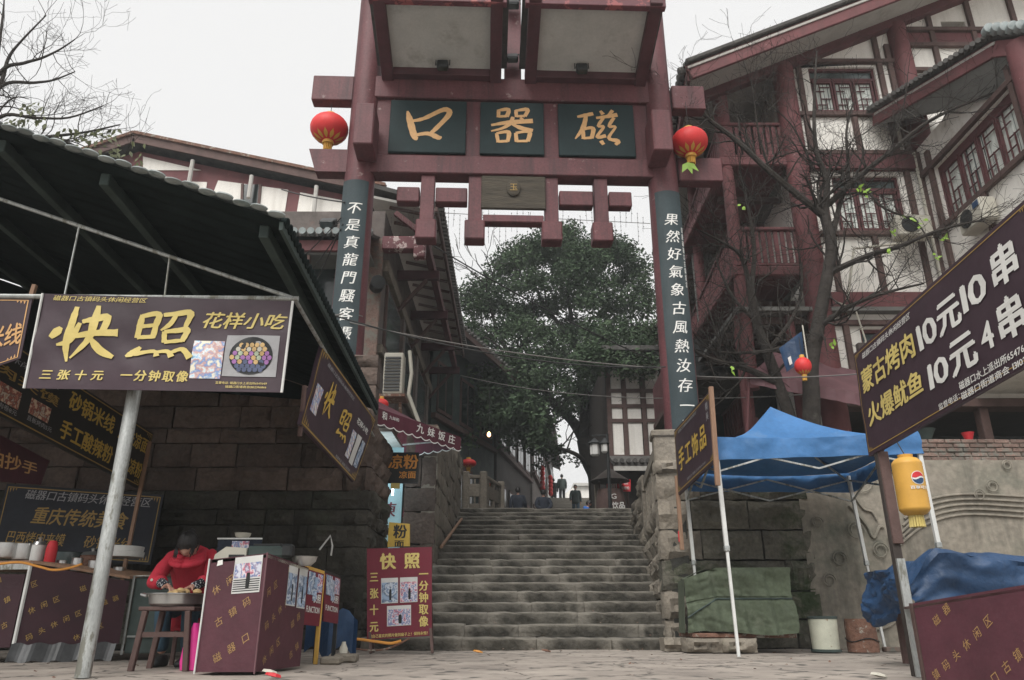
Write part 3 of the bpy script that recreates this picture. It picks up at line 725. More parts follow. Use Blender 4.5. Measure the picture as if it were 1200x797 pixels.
# round red lanterns hanging from the stub beams
def lantern(name, c, r, label, mat='lantern_red', grp='red lanterns on the gate', tass=True, cord=None, flat=.82):
    t = thing(name, label, 'lantern', c, grp); c = V(c); n = 26; m = MB(); prof = []
    for i in range(13):
        a = -math.pi / 2 + math.pi * i / 12; prof.append((max(math.cos(a) * r, r * .28), math.sin(a) * r * flat))
    b0 = len(m.v)
    for q, (rr, z) in enumerate(prof):
        for k in range(n * 2):
            a = 2 * math.pi * k / (n * 2); f = rr * (1.012 if k % 2 else .985) if 0 < q < 12 else rr; m.v.append(c + V((math.cos(a) * f, math.sin(a) * f, z)))
    for q in range(12):
        for k in range(n * 2): k2 = (k + 1) % (n * 2); o_ = b0 + q * n * 2; m.f.append((o_ + k, o_ + k2, o_ + n * 2 + k2, o_ + n * 2 + k))
    m.build('lantern_shell', MT[mat], t, smooth=True)
    for z, nm in ((r * flat, 'cap'), (-r * flat - .03, 'rim')):
        m = MB(); m.lathe(c + V((0, 0, z - .02)), [(r * .30, 0), (r * .32, .03), (r * .28, .06)], 18); m.build(nm, MT['lantern_gold'], t, smooth=True)
    # printed gold petals at the bottom
    if tass:
        m = MB()
        for k in range(12):
            a0 = 2 * math.pi * k / 12; pts = []
            for q in range(7):
                tq = q / 6; wd = .17 * math.sin(math.pi * min(tq + .12, 1)); la = -1.2 + tq * .62
                for sg in (-1, 1): pts.append(c + V((math.cos(a0 + sg * wd) * math.cos(la), math.sin(a0 + sg * wd) * math.cos(la), math.sin(la) * flat)) * (r * 1.018))
            for q in range(6): m.face([pts[2 * q], pts[2 * q + 1], pts[2 * q + 3], pts[2 * q + 2]])
        m.build('gold_pattern', MT['lantern_gold'], t)
        m = MB()
        for k in range(14):
            a = 2 * math.pi * k / 14; p = c + V((math.cos(a) * r * .2, math.sin(a) * r * .2, -r * flat - .04)); m.tube([p, p + V((0, 0, -r * .45))], .008 + r * .01, 4)
        m.build('tassel', MT['lantern_gold'], t)
    m = MB(); m.tube([c + V((0, 0, r * flat + .02)), cord or c + V((0, 0, r * flat + .35))], .006, 4); m.build('cord', MT['cable'], t)
    return t
c = atY(386, 151, 10.95); lantern('lantern', c, .325, 'round red lantern hanging at the left end of the gate beam', cord=V((c.x, c.y, 8.9)))
c = atY(808, 167, 10.95); lantern('lantern', c, .31, 'round red lantern hanging right of the gate with green leaves below it', cord=V((c.x, c.y, 8.9)))
def leafcard(m, c, l, wd, d, n):
    d = V(d).normalized(); s = d.cross(V(n)).normalized(); n_ = s.cross(d)
    c = V(c); m.face([c, c + d * l * .35 + s * wd, c + d * l, ]); m.face([c, c + d * l, c + d * l * .35 - s * wd]); return m
lf = MB(); c = atY(806, 190, 10.9)
for a in (-.5, .2, .7): leafcard(lf, c, .26, .06, (math.sin(a), -.1, -math.cos(a)), (0, -1, .2))
tag(lf.build('leaf_sprig', MT['leaf_fresh']), 'green leaf sprig tied under the right gate lantern', 'leaves')
# thin strings and wires
def wire(a, b, sag, r=.008, mat='cable', label=None, name='cable', grp='cables strung across the street'):
    a = V(a); b = V(b); m = MB(); n = 14
    m.tube([a.lerp(b, i / n) + V((0, 0, -sag * 4 * (i / n) * (1 - i / n))) for i in range(n + 1)], r, 4)
    return tag(m.build(name, MT[mat]), label, 'cable', grp)
wire(atY(330, 350, 8), atY(780, 430, 10.8), .25, .010, label='thin cable crossing in front of the leafy tree, upper of two')
wire(atY(410, 378, 10.7), atY(812, 434, 11.2), .12, .009, 'cable_pale', 'pale cable strung from the left couplet column to the right column')
wire(atY(540, 440, 20), atY(950, 462, 12), .3, .009, 'cable_pale', 'pale cable running behind the right column towards the bare tree')
wire(atY(800, 440, 11.4), atY(1010, 438, 9.5), .05, .009, 'cable_pale', 'pale cable reaching the corner of the grill price sign')
wire(atY(500, 283, 12), atY(760, 420, 13), .1, .014, label='dark cable sloping from the hanging lattice to the tree')
wire(atY(330, 222, 13), atY(404, 237, 10.7), .03, .012, label='dark cable from the left column to the pale gable wall')
for i, (a, b) in enumerate((((350, 335), (400, 268)), ((362, 345), (402, 262)), ((336, 318), (400, 255)))):
    wire(atY(*a, 13), atY(*b, 10.7), .05, .010, label=['steep dark cable beside the left column, lowest of three', 'steep dark cable beside the left column, middle of three', 'steep dark cable beside the left column, highest of three'][i])
# icicle light strings under the lattice
m = MB()
for i in range(46):
    px = 452 + i * 6.7; top = atY(px, 250 + 6 * math.sin(i), 11.6)
    if 555 < px < 560: continue
    l = random.uniform(.2, .7); m.tube([top, top + V((random.uniform(-.02, .02), 0, -l))], .0035, 3)
    for q in range(int(l / .09)): m.lathe(top + V((0, 0, -q * .09)), [(.0, -.012), (.011, 0), (0, .012)], 4)
a = atY(448, 246, 11.6); b = atY(762, 262, 11.6); m.tube([a.lerp(b, i / 10) for i in range(11)], .006, 4)
tag(m.build('light_string', MT['cable_pale'], kind='stuff'), 'faint curtain of fairy light strings hanging behind the gate lattice', 'light string')
# tie string loop round left column
m = MB(); b = G(-2.64, 4.75); m.tube([b + V((math.sin(t) * .31, -math.cos(t) * .31, .04 * t)) for t in [k * .4 - 2.4 for k in range(13)]], .014, 5)
tag(m.build('rope', MT['cable_pale']), 'pale rope tied round the left couplet column', 'rope')
# ------------------------------------------------------------ the big half timbered house on the right
bh = thing('timber_house', 'large half timbered house with white infill and red balconies behind the bare trees', 'house', (8, 13.5, 2.4))
FY = 13.5
def fbox(name, x0, x1, z0, z1, y0, y1, mat, bev=.008, parent=None, **k):
    m = MB(); m.lohi((min(x0, x1), min(y0, y1), min(z0, z1)), (max(x0, x1), max(y0, y1), max(z0, z1)), bev); return m.build(name, MT[mat], parent or bh, **k)
def wall_holes(m, x0, x1, z0, z1, y, holes, depth=.22):
    xs_ = sorted({x0, x1} | {v for h in holes for v in h[:2]}); zs = sorted({z0, z1} | {v for h in holes for v in h[2:]})
    for i in range(len(xs_) - 1):
        for j in range(len(zs) - 1):
            a, b, c, d = xs_[i], xs_[i + 1], zs[j], zs[j + 1]
            if any(h[0] <= a and b <= h[1] and h[2] <= c and d <= h[3] for h in holes): continue
            m.face([(a, y, c), (b, y, c), (b, y, d), (a, y, d)])
    for a, b, c, d in holes:
        m.face([(a, y, c), (a, y + depth, c), (a, y + depth, d), (a, y, d)]); m.face([(b, y, c), (b, y, d), (b, y + depth, d), (b, y + depth, c)])
        m.face([(a, y, c), (b, y, c), (b, y + depth, c), (a, y + depth, c)]); m.face([(a, y, d), (a, y + depth, d), (b, y + depth, d), (b, y, d)])
W1 = (6.55, 8.02, 10.62, 11.82); W2 = (6.65, 8.05, 7.72, 9.02); W3 = (6.7, 8.1, 4.3, 5.6); W4 = (9.75, 10.3, 12.75, 13.1); W5 = (8.95, 9.45, 11.2, 11.6)
roofz = lambda x: 11.05 + .45 * (x - 4.46)      # underside of the gable roof at the facade
m = MB(); wall_holes(m, 6.05, 8.55, 4.15, 11.95, FY, [W1, W2, W3])
m.face([(6.05, FY, 11.95), (8.55, FY, 11.95), (8.55, FY, roofz(8.55)), (6.05, FY, roofz(6.05))])
wall_holes(m, 8.55, 9.5, 4.15, 12.7, FY, [W5]); m.face([(8.55, FY, 12.7), (9.5, FY, 12.7), (9.5, FY, roofz(9.5)), (8.55, FY, roofz(8.55))]); wall_holes(m, 9.5, 10.6, 4.15, 13.15, FY, [W4]); m.face([(9.5, FY, 13.15), (10.6, FY, 13.15), (10.6, FY, roofz(10.6)), (9.5, FY, roofz(9.5))])
m.face([(10.6, FY, 4.15), (14, FY, 4.15), (14, FY, 13), (12, FY, roofz(11.8)), (10.6, FY, roofz(10.6))])
m.build('wall', MT['plaster'], bh)
# posts and rails of the frame, proud of the infill
def col(x, z0, z1, r=.22, y=FY - .05, mat='pink_red'):
    m = MB(); m.lathe((x, y, z0), [(r, 0), (r * .98, (z1 - z0) * .5), (r * .94, z1 - z0)], 18); return m.build('column', MT[mat], bh, smooth=True)
col(5.95, 2.4, 11.75, .24); col(8.66, 9.6, 12.9, .22)
col(4.55, 9.2, 11.1, .17, FY + .1)
def tim(a, b, wd=.11, dp=.08, mat='timber', name='timber_post'):
    m = MB(); m.beam((a[0], FY - dp / 2 - .001, a[1]), (b[0], FY - dp / 2 - .001, b[1]), dp, wd, (0, 0, 1) if abs(b[0] - a[0]) > abs(b[1] - a[1]) else (1, 0, 0), .006); return m.build(name, MT[mat], bh)
for x, z0, z1 in ((6.32, 9.55, 12.1), (8.12, 9.60, 12.9), (8.36, 9.6, 12.4), (6.42, 6.35, 9.0), (8.22, 6.35, 9.15), (6.42, 4.16, 6.0), (8.25, 4.16, 6.0), (7.3, 6.35, 7.62), (7.35, 9.55, 10.45), (9.45, 9.4, 13.55), (10.4, 9.4, 13.9), (11.4, 12.3, 14.2)): tim((x, z0), (x, z1))
for z, x0, x1 in ((10.53, 6.18, 8.45), (11.93, 6.18, 8.45), (7.64, 6.2, 8.4), (5.7, 6.2, 8.4), (4.2, 6.2, 8.4), (12.82, 8.88, 12), (12.38, 8.88, 12), (11.70, 8.88, 12), (9.55, 6.2, 8.5)): tim((x0, z), (x1, z), .10, .10, name='timber_rail')
fbox('band', 8.88, 12, 12.44, 12.76, FY - .03, FY, 'pink_red'); fbox('band', 6.2, 8.5, 9.12, 9.46, FY - .14, FY, 'timber_red'); fbox('band', 6.2, 8.6, 6.0, 6.32, FY - .14, FY, 'pink_red')
m = MB(); m.beam((3.9, FY - .10, roofz(3.9) + .02), (11.9, FY - .10, roofz(11.9) + .02), .2, .20, (0, 0, 1), .01); m.build('verge_beam', MT['timber_red'], bh)
def window(W, y, nleaf=3, trans=.26, parent=None, lattice=True, fr='timber_red', U=None, O=None):
    """casement window in opening W=(x0,x1,z0,z1); U,O give another wall plane"""
    x0, x1, z0, z1 = W; parent = parent or bh
    if U is None: P = lambda x, z, d: V((x, y + d, z)); Ux = V((1, 0, 0)); Nn = V((0, 1, 0))
    else:
        Ux = V(U).normalized(); Nn = V((-Ux.y, Ux.x, 0)); P = lambda x, z, d: V(O) + Ux * x + Nn * d + V((0, 0, z))
    def bar(m, xa, xb, za, zb, d, th): m.box(P((xa + xb) / 2, (za + zb) / 2, d), (xb - xa, th, zb - za), Ux, (0, 0, 1))
    m = MB(); bar(m, x0, x0 + .05, z0, z1, .10, .08); bar(m, x1 - .05, x1, z0, z1, .10, .08); bar(m, x0 + .05, x1 - .05, z0, z0 + .06, .10, .08); bar(m, x0 + .05, x1 - .05, z1 - .06, z1, .10, .08); bar(m, x0 + .05, x1 - .05, z1 - trans - .07, z1 - trans, .10, .078)
    fo = m.build('window', MT[fr], parent)
    wl = (x1 - x0 - .14) / nleaf
    for i in range(nleaf):
        a = x0 + .07 + i * wl
        m = MB(); bar(m, a + .01, a + .05, z0 + .06, z1 - trans - .07, .09, .05); bar(m, a + wl - .05, a + wl - .01, z0 + .06, z1 - trans - .07, .09, .05); bar(m, a + .05, a + wl - .05, z0 + .06, z0 + .11, .09, .05); bar(m, a + .05, a + wl - .05, z1 - trans - .12, z1 - trans - .07, .09, .05)
        m.build('sash', MT[fr], fo)
        if lattice:
            m = MB(); zt = z1 - trans - .12; zb = z0 + .11; l, r_ = a + .07, a + wl - .07; ww = r_ - l; hh = zt - zb; t = .012
            for f in (.25, .62): bar(m, l + ww * f, l + ww * f + t, zb, zt if f < .5 else zb + hh * .45, .088, .03)
            for f, p, q in ((.2, 0, .62), (.42, .25, 1), (.7, 0, .6), (.85, .25, 1)): bar(m, l + ww * p, l + ww * q, zb + hh * f, zb + hh * f + t, .090, .03)
            m.build('lattice', MT[fr], fo)
    m = MB(); bar(m, x0 + .03, x1 - .03, z0 + .03, z1 - .03, .13, .01); m.build('pane', MT['glass'], fo)
    m = MB()
    n = 30
    for i in range(n + 1):
        f = i / n; xx = x0 + .05 + (x1 - x0 - .1) * f
        for zz in (z0 + .05, z1 - trans): m.v.append(P(xx, zz, .122 - .006 * math.sin(f * 90)))
    for i in range(n):
        
        m.f.append((2 * i, 2 * i + 2, 2 * i + 3, 2 * i + 1))
    m.build('curtain', MT['curtain'], fo)
    return fo
window(W1, FY); window(W2, FY); window(W3, FY)
for W in (W4, W5): fbox('pane', W[0], W[1], W[2], W[3], FY + .18, FY + .2, 'glass_dark')
# gable roof: one slope seen from below, with verge boards and tiles along the edge
def roofpt(x, y, dn=0.): return V((x, y, roofz(x) + .12 + dn))
y0, y1 = FY - 1.05, 22; xe, xa = 3.60, 11.8; xb = 4.75   # the eave swings with the side wall
m = MB(); m.prism([roofpt(xe, y0 + .1), roofpt(xb, y1), roofpt(xa, y1), roofpt(xa, y0 + .1)], (0, 0, .06)); m.build('soffit', MT['soffit'], bh)
m = MB(); m.beam(roofpt(xe, y0, .0), roofpt(xa, y0, .0), .07, .34, (0, 0, 1), .01); m.build('verge_board', MT['pink_red'], bh)
m = MB(); m.beam(roofpt(xe - .02, y0 - .05, .10), roofpt(xa, y0 - .05, .10), .03, .05, (0, 0, 1)); m.build('verge_moulding', MT['soffit'], bh)
m = MB(); m.beam(roofpt(xe - .06, y0 - .02, .24), roofpt(xa, y0 - .02, .24), .22, .10, (0, 0, 1), .02); m.build('verge_tiles', MT['tile'], bh)
m = MB(); m.beam(roofpt(xe, y0 + .05), roofpt(xb, y1), .08, .3, (0, 0, 1), .01); m.build('eave_board', MT['pink_red'], bh)
m = MB(); m.prism([roofpt(xe - .1, y0, .2), roofpt(xb - .1, y1, .2), roofpt(xa, y1, .2), roofpt(xa, y0, .2)], (0, 0, .08)); rf = m.build('roof', MT['tile'], bh)
m0 = MB(); m0.tube([(0, 0, 0), (.0, .0, .0)], .06, 3)
cap = MB(); cap.lathe((0, 0, 0), [(.085, 0), (.085, .10), (.06, .11)], 9, (-1, 0, -.3)); cme = cap.mesh('tile_cap', smooth=True, mat=MT['tile'])
for i in range(42):
    o = bpy.data.objects.new('tile_cap', cme); COL.objects.link(o); o.parent = rf; o.location = roofpt(xe, y0 + .1).lerp(roofpt(xb, y1), i / 42) + V((-.08, 0, .14)) - org(rf)
m = MB(); m.prism([roofpt(xa, y0, .2), roofpt(xa, y1, .2), V((20, y1, roofpt(xa, 0).z - 3)), V((20, y0, roofpt(xa, 0).z - 3))], (0, 0, .1)); m.build('roof', MT['tile'], bh)
# open corner galleries at the left of the facade, two storeys
def sideX(y): return 4.50 + .055 * (y - FY)
sU = V((.055, 1, 0)).normalized()
for z0_, nm in ((9.2, 'upper'), (6.68, 'lower')):
    fbox('floor_slab', 4.36, 5.75, z0_, z0_ + .22, FY - .12, FY + 4, 'pink_red', .03)
    m = MB(); a = V((4.40, FY - .1, z0_ + .11)); b = V((sideX(24) - .1, 24, z0_ + .11)); m.beam(a, b, .14, .24, (0, 0, 1), .02); m.build('edge_beam', MT['pink_red'], bh)
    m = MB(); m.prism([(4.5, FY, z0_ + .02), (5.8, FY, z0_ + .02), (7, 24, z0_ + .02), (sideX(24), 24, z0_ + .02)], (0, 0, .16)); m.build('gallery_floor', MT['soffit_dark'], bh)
    ht = .80
    fbox('handrail', 4.45, 5.72, z0_ + .22 + ht, z0_ + .30 + ht, FY - .09, FY + .03, 'pink_red', .02)
    fbox('railing_foot', 4.45, 5.72, z0_ + .24, z0_ + .30, FY - .07, FY + .01, 'pink_red', .01)
    bm_ = MB(); bm_.box((0, 0, 0), (.085, .045, ht - .1), bev=.006); bme = bm_.mesh('baluster', mat=MT['pink_red'])
    for i in range(9):
        o = bpy.data.objects.new('baluster', bme); COL.objects.link(o); o.parent = bh; o.location = V((4.66 + i * .13, FY - .03, z0_ + .24 + ht / 2 + .02)) - org(bh)
    # receding side railing
    a = V((sideX(FY) - .05, FY, z0_ + .26 + ht)); b = V((sideX(24) - .05, 24, z0_ + .26 + ht))
    m = MB(); m.beam(a, b, .10, .08, (0, 0, 1), .01); m.build('handrail', MT['timber_red'], bh)
    n = 62
    for i in range(n):
        p = a.lerp(b, (i + .5) / n); o = bpy.data.objects.new('baluster', bme); COL.objects.link(o); o.parent = bh; o.location = V((p.x, p.y, z0_ + .24 + ht / 2 + .02)) - org(bh); o.rotation_euler = (0, 0, R(90))
    for y in (FY, 17, 20.5, 24):
        col(sideX(y), z0_ - 2.3, z0_, .13, y)
col(sideX(17), 9.2, 11.4, .13, 17); col(sideX(20.5), 9.2, 11.4, .13, 20.5)
# dark recessed back wall of the galleries with doors
m = MB(); m.lohi((6.02, FY + .02, 3), (6.1, 24, 11.9)); m.build('gallery_wall', MT['plaster'], bh)
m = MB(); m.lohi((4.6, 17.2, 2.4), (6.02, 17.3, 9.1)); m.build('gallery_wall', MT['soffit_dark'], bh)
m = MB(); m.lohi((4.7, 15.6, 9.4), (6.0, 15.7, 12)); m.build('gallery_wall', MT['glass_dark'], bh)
m = MB(); m.beam((5.5, 15.4, 9.6), (5.9, 14.4, 11.6), .08, .10, (1, 0, 0)); m.build('brace', MT['timber'], bh)
for y in (14.6, 15.8, 17, 18.6, 20.4, 22.2):
    fbox('joist', 4.6, 6.0, 9.06, 9.19, y, y + .12, 'timber'); fbox('joist', 4.6, 6.0, 6.52, 6.67, y, y + .12, 'timber')
# third, lowest side railing and stair stringer
a = V((sideX(FY) + .2, FY + .6, 4.7)); b = V((sideX(22), 22, 4.7))
m = MB(); m.beam(a, b, .10, .10, (0, 0, 1), .01); m.build('handrail', MT['pink_red'], bh)
m = MB(); m.beam(a - V((0, 0, .8)), b - V((0, 0, .8)), .10, .20, (0, 0, 1), .01); m.build('edge_beam', MT['pink_red'], bh)
for i in range(34):
    p = a.lerp(b, (i + .5) / 34); o = bpy.data.objects.new('baluster', bme); COL.objects.link(o); o.parent = bh; o.location = V((p.x, p.y, 4.3)) - org(bh); o.rotation_euler = (0, 0, R(90))
# ground storey: deep dark shop front with posts and beams
fbox('lintel', 6.1, 12, 4.0, 4.16, FY - .2, FY + .2, 'timber'); fbox('ceiling', 6.1, 14, 4.16, 4.2, FY + .01, 16.4, 'dark_wood')
for x in (7.3, 8.6): fbox('post', x, x + .16, 2.4, 4.0, FY - .1, FY + .1, 'timber')
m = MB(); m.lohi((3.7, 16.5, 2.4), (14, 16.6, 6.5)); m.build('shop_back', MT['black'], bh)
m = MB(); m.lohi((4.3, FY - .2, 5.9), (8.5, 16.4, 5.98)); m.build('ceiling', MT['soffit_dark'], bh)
for x in (4.4, 5.4): col(x, 2.4, 5.9, .10, FY + .1)
for i in range(7): fbox('joist', 4.4 + .2 * 0, 6.0, 5.74, 5.89, FY + .1 + i * .42, FY + .22 + i * .42, 'timber')
# projecting wing on the right
WX = 8.5
m = MB()
W6 = (1.15, 3.15, 7.62, 8.92)     # measured from the front corner back along the wall
def wx(y, z): return V((WX, y, z))
ys_ = sorted({10.0, FY, FY - 3.0, FY - .55}); H6 = (FY - 3.0, FY - .55, 7.62, 8.85)
zs_ = [4.3, 7.62, 8.85, 9.6]
for i in range(len(ys_) - 1):
    for j in range(3):
        if ys_[i] == H6[0] and zs_[j] == 7.62: continue
        m.face([wx(ys_[i + 1], zs_[j]), wx(ys_[i], zs_[j]), wx(ys_[i], zs_[j + 1]), wx(ys_[i + 1], zs_[j + 1])])
for q in ((H6[0], H6[2], H6[0], H6[3]), (H6[1], H6[2], H6[1], H6[3])): m.face([(WX, q[0], q[1]), (WX + .22, q[0], q[1]), (WX + .22, q[0], q[3]), (WX, q[0], q[3])])
for z in (7.62, 8.85): m.face([(WX, H6[0], z), (WX + .22, H6[0], z), (WX + .22, H6[1], z), (WX, H6[1], z)])
m.lohi((WX + .001, 10.0, 4.3), (14, 10.2, 9.5)); m.lohi((WX + .01, 10.2, 4.3), (14, FY, 4.4))
m.build('wall', MT['plaster'], bh)
window((0, H6[1] - H6[0], 7.62, 8.85), 0, nleaf=4, trans=.05, U=(0, -1, 0), O=(WX, H6[1], 0))
for y, z0_, z1_ in ((FY - .12, 4.3, 9.5), (FY - .47, 6.2, 9.3), (FY - 3.08, 6.2, 9.3), (FY - 1.8, 6.2, 7.5)):
    m = MB(); m.box((WX - .04, y, (z0_ + z1_) / 2), (.08, .11, z1_ - z0_), bev=.006); m.build('timber_post', MT['timber'], bh)
for z in (7.55, 8.92, 6.3):
    m = MB(); m.box((WX - .045, 11.8, z), (.09, 3.3, .11), bev=.006); m.build('timber_rail', MT['timber'], bh)
m = MB(); m.lathe((WX + .05, 10.1, 2.4), [(.26, 0), (.24, 7.0)], 18); m.build('column', MT['pink_red'], bh, smooth=True)
fbox('band', WX - .12, WX + .02, 5.95, 6.2, 10.2, FY - .2, 'pink_red')
# wing roof, its eave coming towards the street from the facade
T_ = atY(1024, 147, 13.3); B = atY(1165, 66, 10.4); C_ = atX(1168, 113, 8.52); D_ = atY(1096, 133, 13.2); E_ = atY(1235, 60, 9.6)
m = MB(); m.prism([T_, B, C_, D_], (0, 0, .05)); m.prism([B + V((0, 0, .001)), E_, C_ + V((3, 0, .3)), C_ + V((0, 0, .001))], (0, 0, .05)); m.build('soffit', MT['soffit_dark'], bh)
m = MB(); m.beam(T_ + V((0, -.03, .12)), B + V((0, -.03, .12)), .06, .30, (0, 0, 1), .01); m.build('verge_board', MT['pink_red'], bh)
m = MB(); m.beam(T_ + V((0, -.1, .20)), B + V((0, -.1, .20)), .03, .05, (0, 0, 1)); m.build('verge_moulding', MT['soffit'], bh)
m = MB(); m.beam(B + V((0, -.03, .12)), E_ + V((0, -.03, .12)), .06, .28, (0, 0, 1), .01); m.build('verge_board', MT['pink_red'], bh)
m = MB(); m.prism([T_ + V((-.1, 0, .3)), B + V((-.05, -.1, .3)), B + V((1.6, 2.4, .8)), T_ + V((1, .15, .4))], (0, 0, .1)); m.build('roof', MT['tile'], bh)
m = MB(); m.prism([B + V((-.05, -.1, .302)), E_ + V((0, -.1, .3)), E_ + V((0, 3, .8)), B + V((1.6, 2.4, .802))], (0, 0, .1)); r2 = m.build('roof', MT['tile'], bh)
for i in range(9):
    c_ = (B + V((-.1, -.1, .42))).lerp(E_ + V((0, -.1, .40)), i / 8)
    m = MB(); m.lathe(c_, [(.09, 0), (.09, .14), (.06, .15)], 10, (-.2, -1, -.1)); m.build('ridge_tile', MT['tile_pale'], r2, smooth=True)
for i in range(26):
    c_ = (T_ + V((-.06, -.06, .33))).lerp(B + V((-.06, -.1, .33)), i / 25)
    m = MB(); m.lathe(c_, [(.05, 0), (.05, .12)], 8, (-.6, -1, -.1)); m.build('tile_cap', MT['tile'], r2, smooth=True)
# air conditioner on the wing
ac = thing('air_conditioner', 'white air conditioner box on the house wall just above the grill price sign', 'air conditioner', (8.1, 11.2, 6.35))
c = atX(1146, 254, 8.3)
m = MB(); m.box(c, (.30, .7, .44), bev=.03); m.build('housing', MT['cream'], ac)
m = MB(); m.lathe(c + V((-.155, .08, 0)), [(.17, 0), (.17, .02), (.05, .03)], 20, (-1, 0, 0)); m.build('fan_grille', MT['black'], ac, smooth=True)
m = MB(); m.box(c + V((-.155, -.22, .12)), (.012, .16, .11)); m.build('blue_sticker', MT['tarp_blue'], ac)
ac = thing('air_conditioner', 'white air conditioner under the second floor windows of the timbered house, partly behind branches', 'air conditioner', (8.3, 13.2, 7))
c = atY(1052, 262, 13.1); m = MB(); m.box(c + V((.25, 0, -.1)), (.7, .3, .46), bev=.03); m.build('housing', MT['cream'], ac)
m = MB(); m.lathe(c + V((.15, -.155, -.1)), [(.17, 0), (.17, .02), (.05, .03)], 20, (0, -1, 0)); m.build('fan_grille', MT['black'], ac, smooth=True)
m = MB(); m.tube([c + V((.3, .0, -.4)), c + V((-.9, .1, -.5)), c + V((-1.2, .1, -1.6))], .03, 6); m.build('pipe', MT['cream'], ac)
# faded pink awning below the gallery
aw = thing('awning', 'faded pink awning along the ground floor of the timbered house', 'awning', (5.5, 12.6, 4.0))
P_ = [atY(878, 436, 12.4), atY(1012, 462, 12.2), atY(1012, 436, 13.3), atY(905, 412, 13.3)]
m = MB(); m.grid(lambda u, v: (P_[0].lerp(P_[1], u)).lerp(P_[3].lerp(P_[2], u), v) + V((0, 0, -.06 * math.sin(v * 3.1))), 12, 6); m.build('canopy', MT['pink_cloth'], aw)
m = MB(); m.grid(lambda u, v: P_[0].lerp(P_[1], u) + V((0, -.01 + .015 * math.sin(u * 40), -v * .22)), 24, 2); m.build('valance', MT['pink_cloth'], aw)
m = MB(); m.tube([P_[0] + V((0, .02, 0)), V((P_[0].x - .25, 12.5, 2.4))], .03, 6); m.build('pole', MT['timber_red'], aw)
# brick parapet on the cement wall
bp_ = thing('brick_parapet', 'low worn brick parapet on top of the grey cement relief wall', 'parapet', (6.5, 10.5, 2.42))
bm_ = MB(); bm_.box((0, 0, 0), (.215, .11, .052), bev=.006); brm = bm_.mesh('brick', mat=MT['brick'])
rd = random.Random(3)
for r_ in range(5):
    x = 4.35 + (.11 if r_ % 2 else 0)
    while x < 8.7:
        if not (r_ == 4 and rd.random() < .18):
            o = bpy.data.objects.new('brick', brm); COL.objects.link(o); o.parent = bp_
            o.location = V((x, 10.46 + rd.uniform(-.012, .012), 2.452 + r_ * .063)) - org(bp_); o.rotation_euler = (0, 0, rd.uniform(-.04, .04))
        x += .232
m = MB(); m.lohi((4.25, 10.43, 2.421), (8.9, 10.62, 2.70)); m.build('core', MT['cement'], bp_)
# pots and clutter on the parapet
for px, py, mat, r_, h, lab in ((1134, 508, 'bright_red', .08, .10, 'red plastic bowl standing on the brick parapet'), (1137, 516, 'yellow_ink', .05, .08, 'small yellow cup beside the red bowl on the parapet'), (1082, 510, 'dark_green', .16, .14, 'dark green trough on the brick parapet')):
    c = atY(px, py, 10.6); c.z = 2.76; m = MB(); m.lathe(c, [(r_ * .6, 0), (r_, h), (r_ * 1.08, h + .01), (r_ * .9, h)], 18)
    tag(m.build('pot', MT[mat], smooth=True), lab, 'pot')
# cement relief panel
rl = thing('relief_wall', 'grey cement wall with carved swirls, clouds and waves behind the blue tent', 'wall', (6.5, 10.3, 0))
m = MB()
def cem(u, v):
    x = 3.9 + 5.6 * u; z = 2.42 * v; return V((x, 10.33 + noise.noise(V((x * 1.5, z * 1.5, 0))) * .02, z))
m.grid(cem, 60, 26); m.build('cement_face', MT['cement'], rl, smooth=True)
m = MB(); m.lohi((3.98, 10.36, 0), (9.6, 10.6, 2.41)); m.build('core', MT['cement'], rl)
def swirl(px, py, r, turns=1.6, n=26):
    c = atY(px, py, 10.3); m = MB(); m.tube([c + V((math.cos(t) * r * (1 - .5 * k / n), 0, math.sin(t) * r * (1 - .5 * k / n))) for k, t in [(k, k * turns * 6.28 / n) for k in range(n + 1)]], .009, 6); m.build('relief_swirl', MT['cement'], rl, smooth=True)
for p in ((1010, 563, .20), (984, 655, .10), (958, 612, .08), (1003, 622, .12), (1032, 645, .11), (1148, 580, .08), (1163, 570, .09), (1180, 545, .07), (972, 680, .09), (1070, 600, .1), (1050, 632, .12)): swirl(*p)
def ridge(pts, r=.02, nm='relief_ridge'):
    m = MB(); P = cat_rom([(p[0], p[1]) for p in pts], 6); m.tube([atY(a, b, 10.31) for a, b in P], r, 6); m.build(nm, MT['cement'], rl, smooth=True)
ridge([(995, 592), (1006, 604), (1016, 616), (1024, 630), (1030, 618), (1036, 618)], .02); ridge([(1000, 580), (1012, 596), (1022, 600), (1028, 610)], .016)
for k in range(5): ridge([(1052 + 2 * k, 640 - 8 * k), (1085, 615 - 7 * k), (1130, 603 - 6 * k), (1200, 606 - 6 * k)], .015)
for k in range(4): ridge([(1018 + k * 4, 660 + 20 * k), (1024, 676 + 20 * k), (1045, 678 + 18 * k), (1066, 664 + 14 * k)], .015)

m = MB(); m.tube([(8.42, FY - .12, 9.5), (8.42, FY - .12, 4.2)], .04, 8); m.build('downpipe', MT['cream'], bh, smooth=True)
m = MB(); m.tube([(6.25, FY - .16, 6.1), (6.6, FY - .17, 5.95), (6.7, FY - .16, 5.3), (6.5, FY - .16, 4.6)], .018, 6); m.build('cable_loop', MT['cream'], bh, smooth=True)
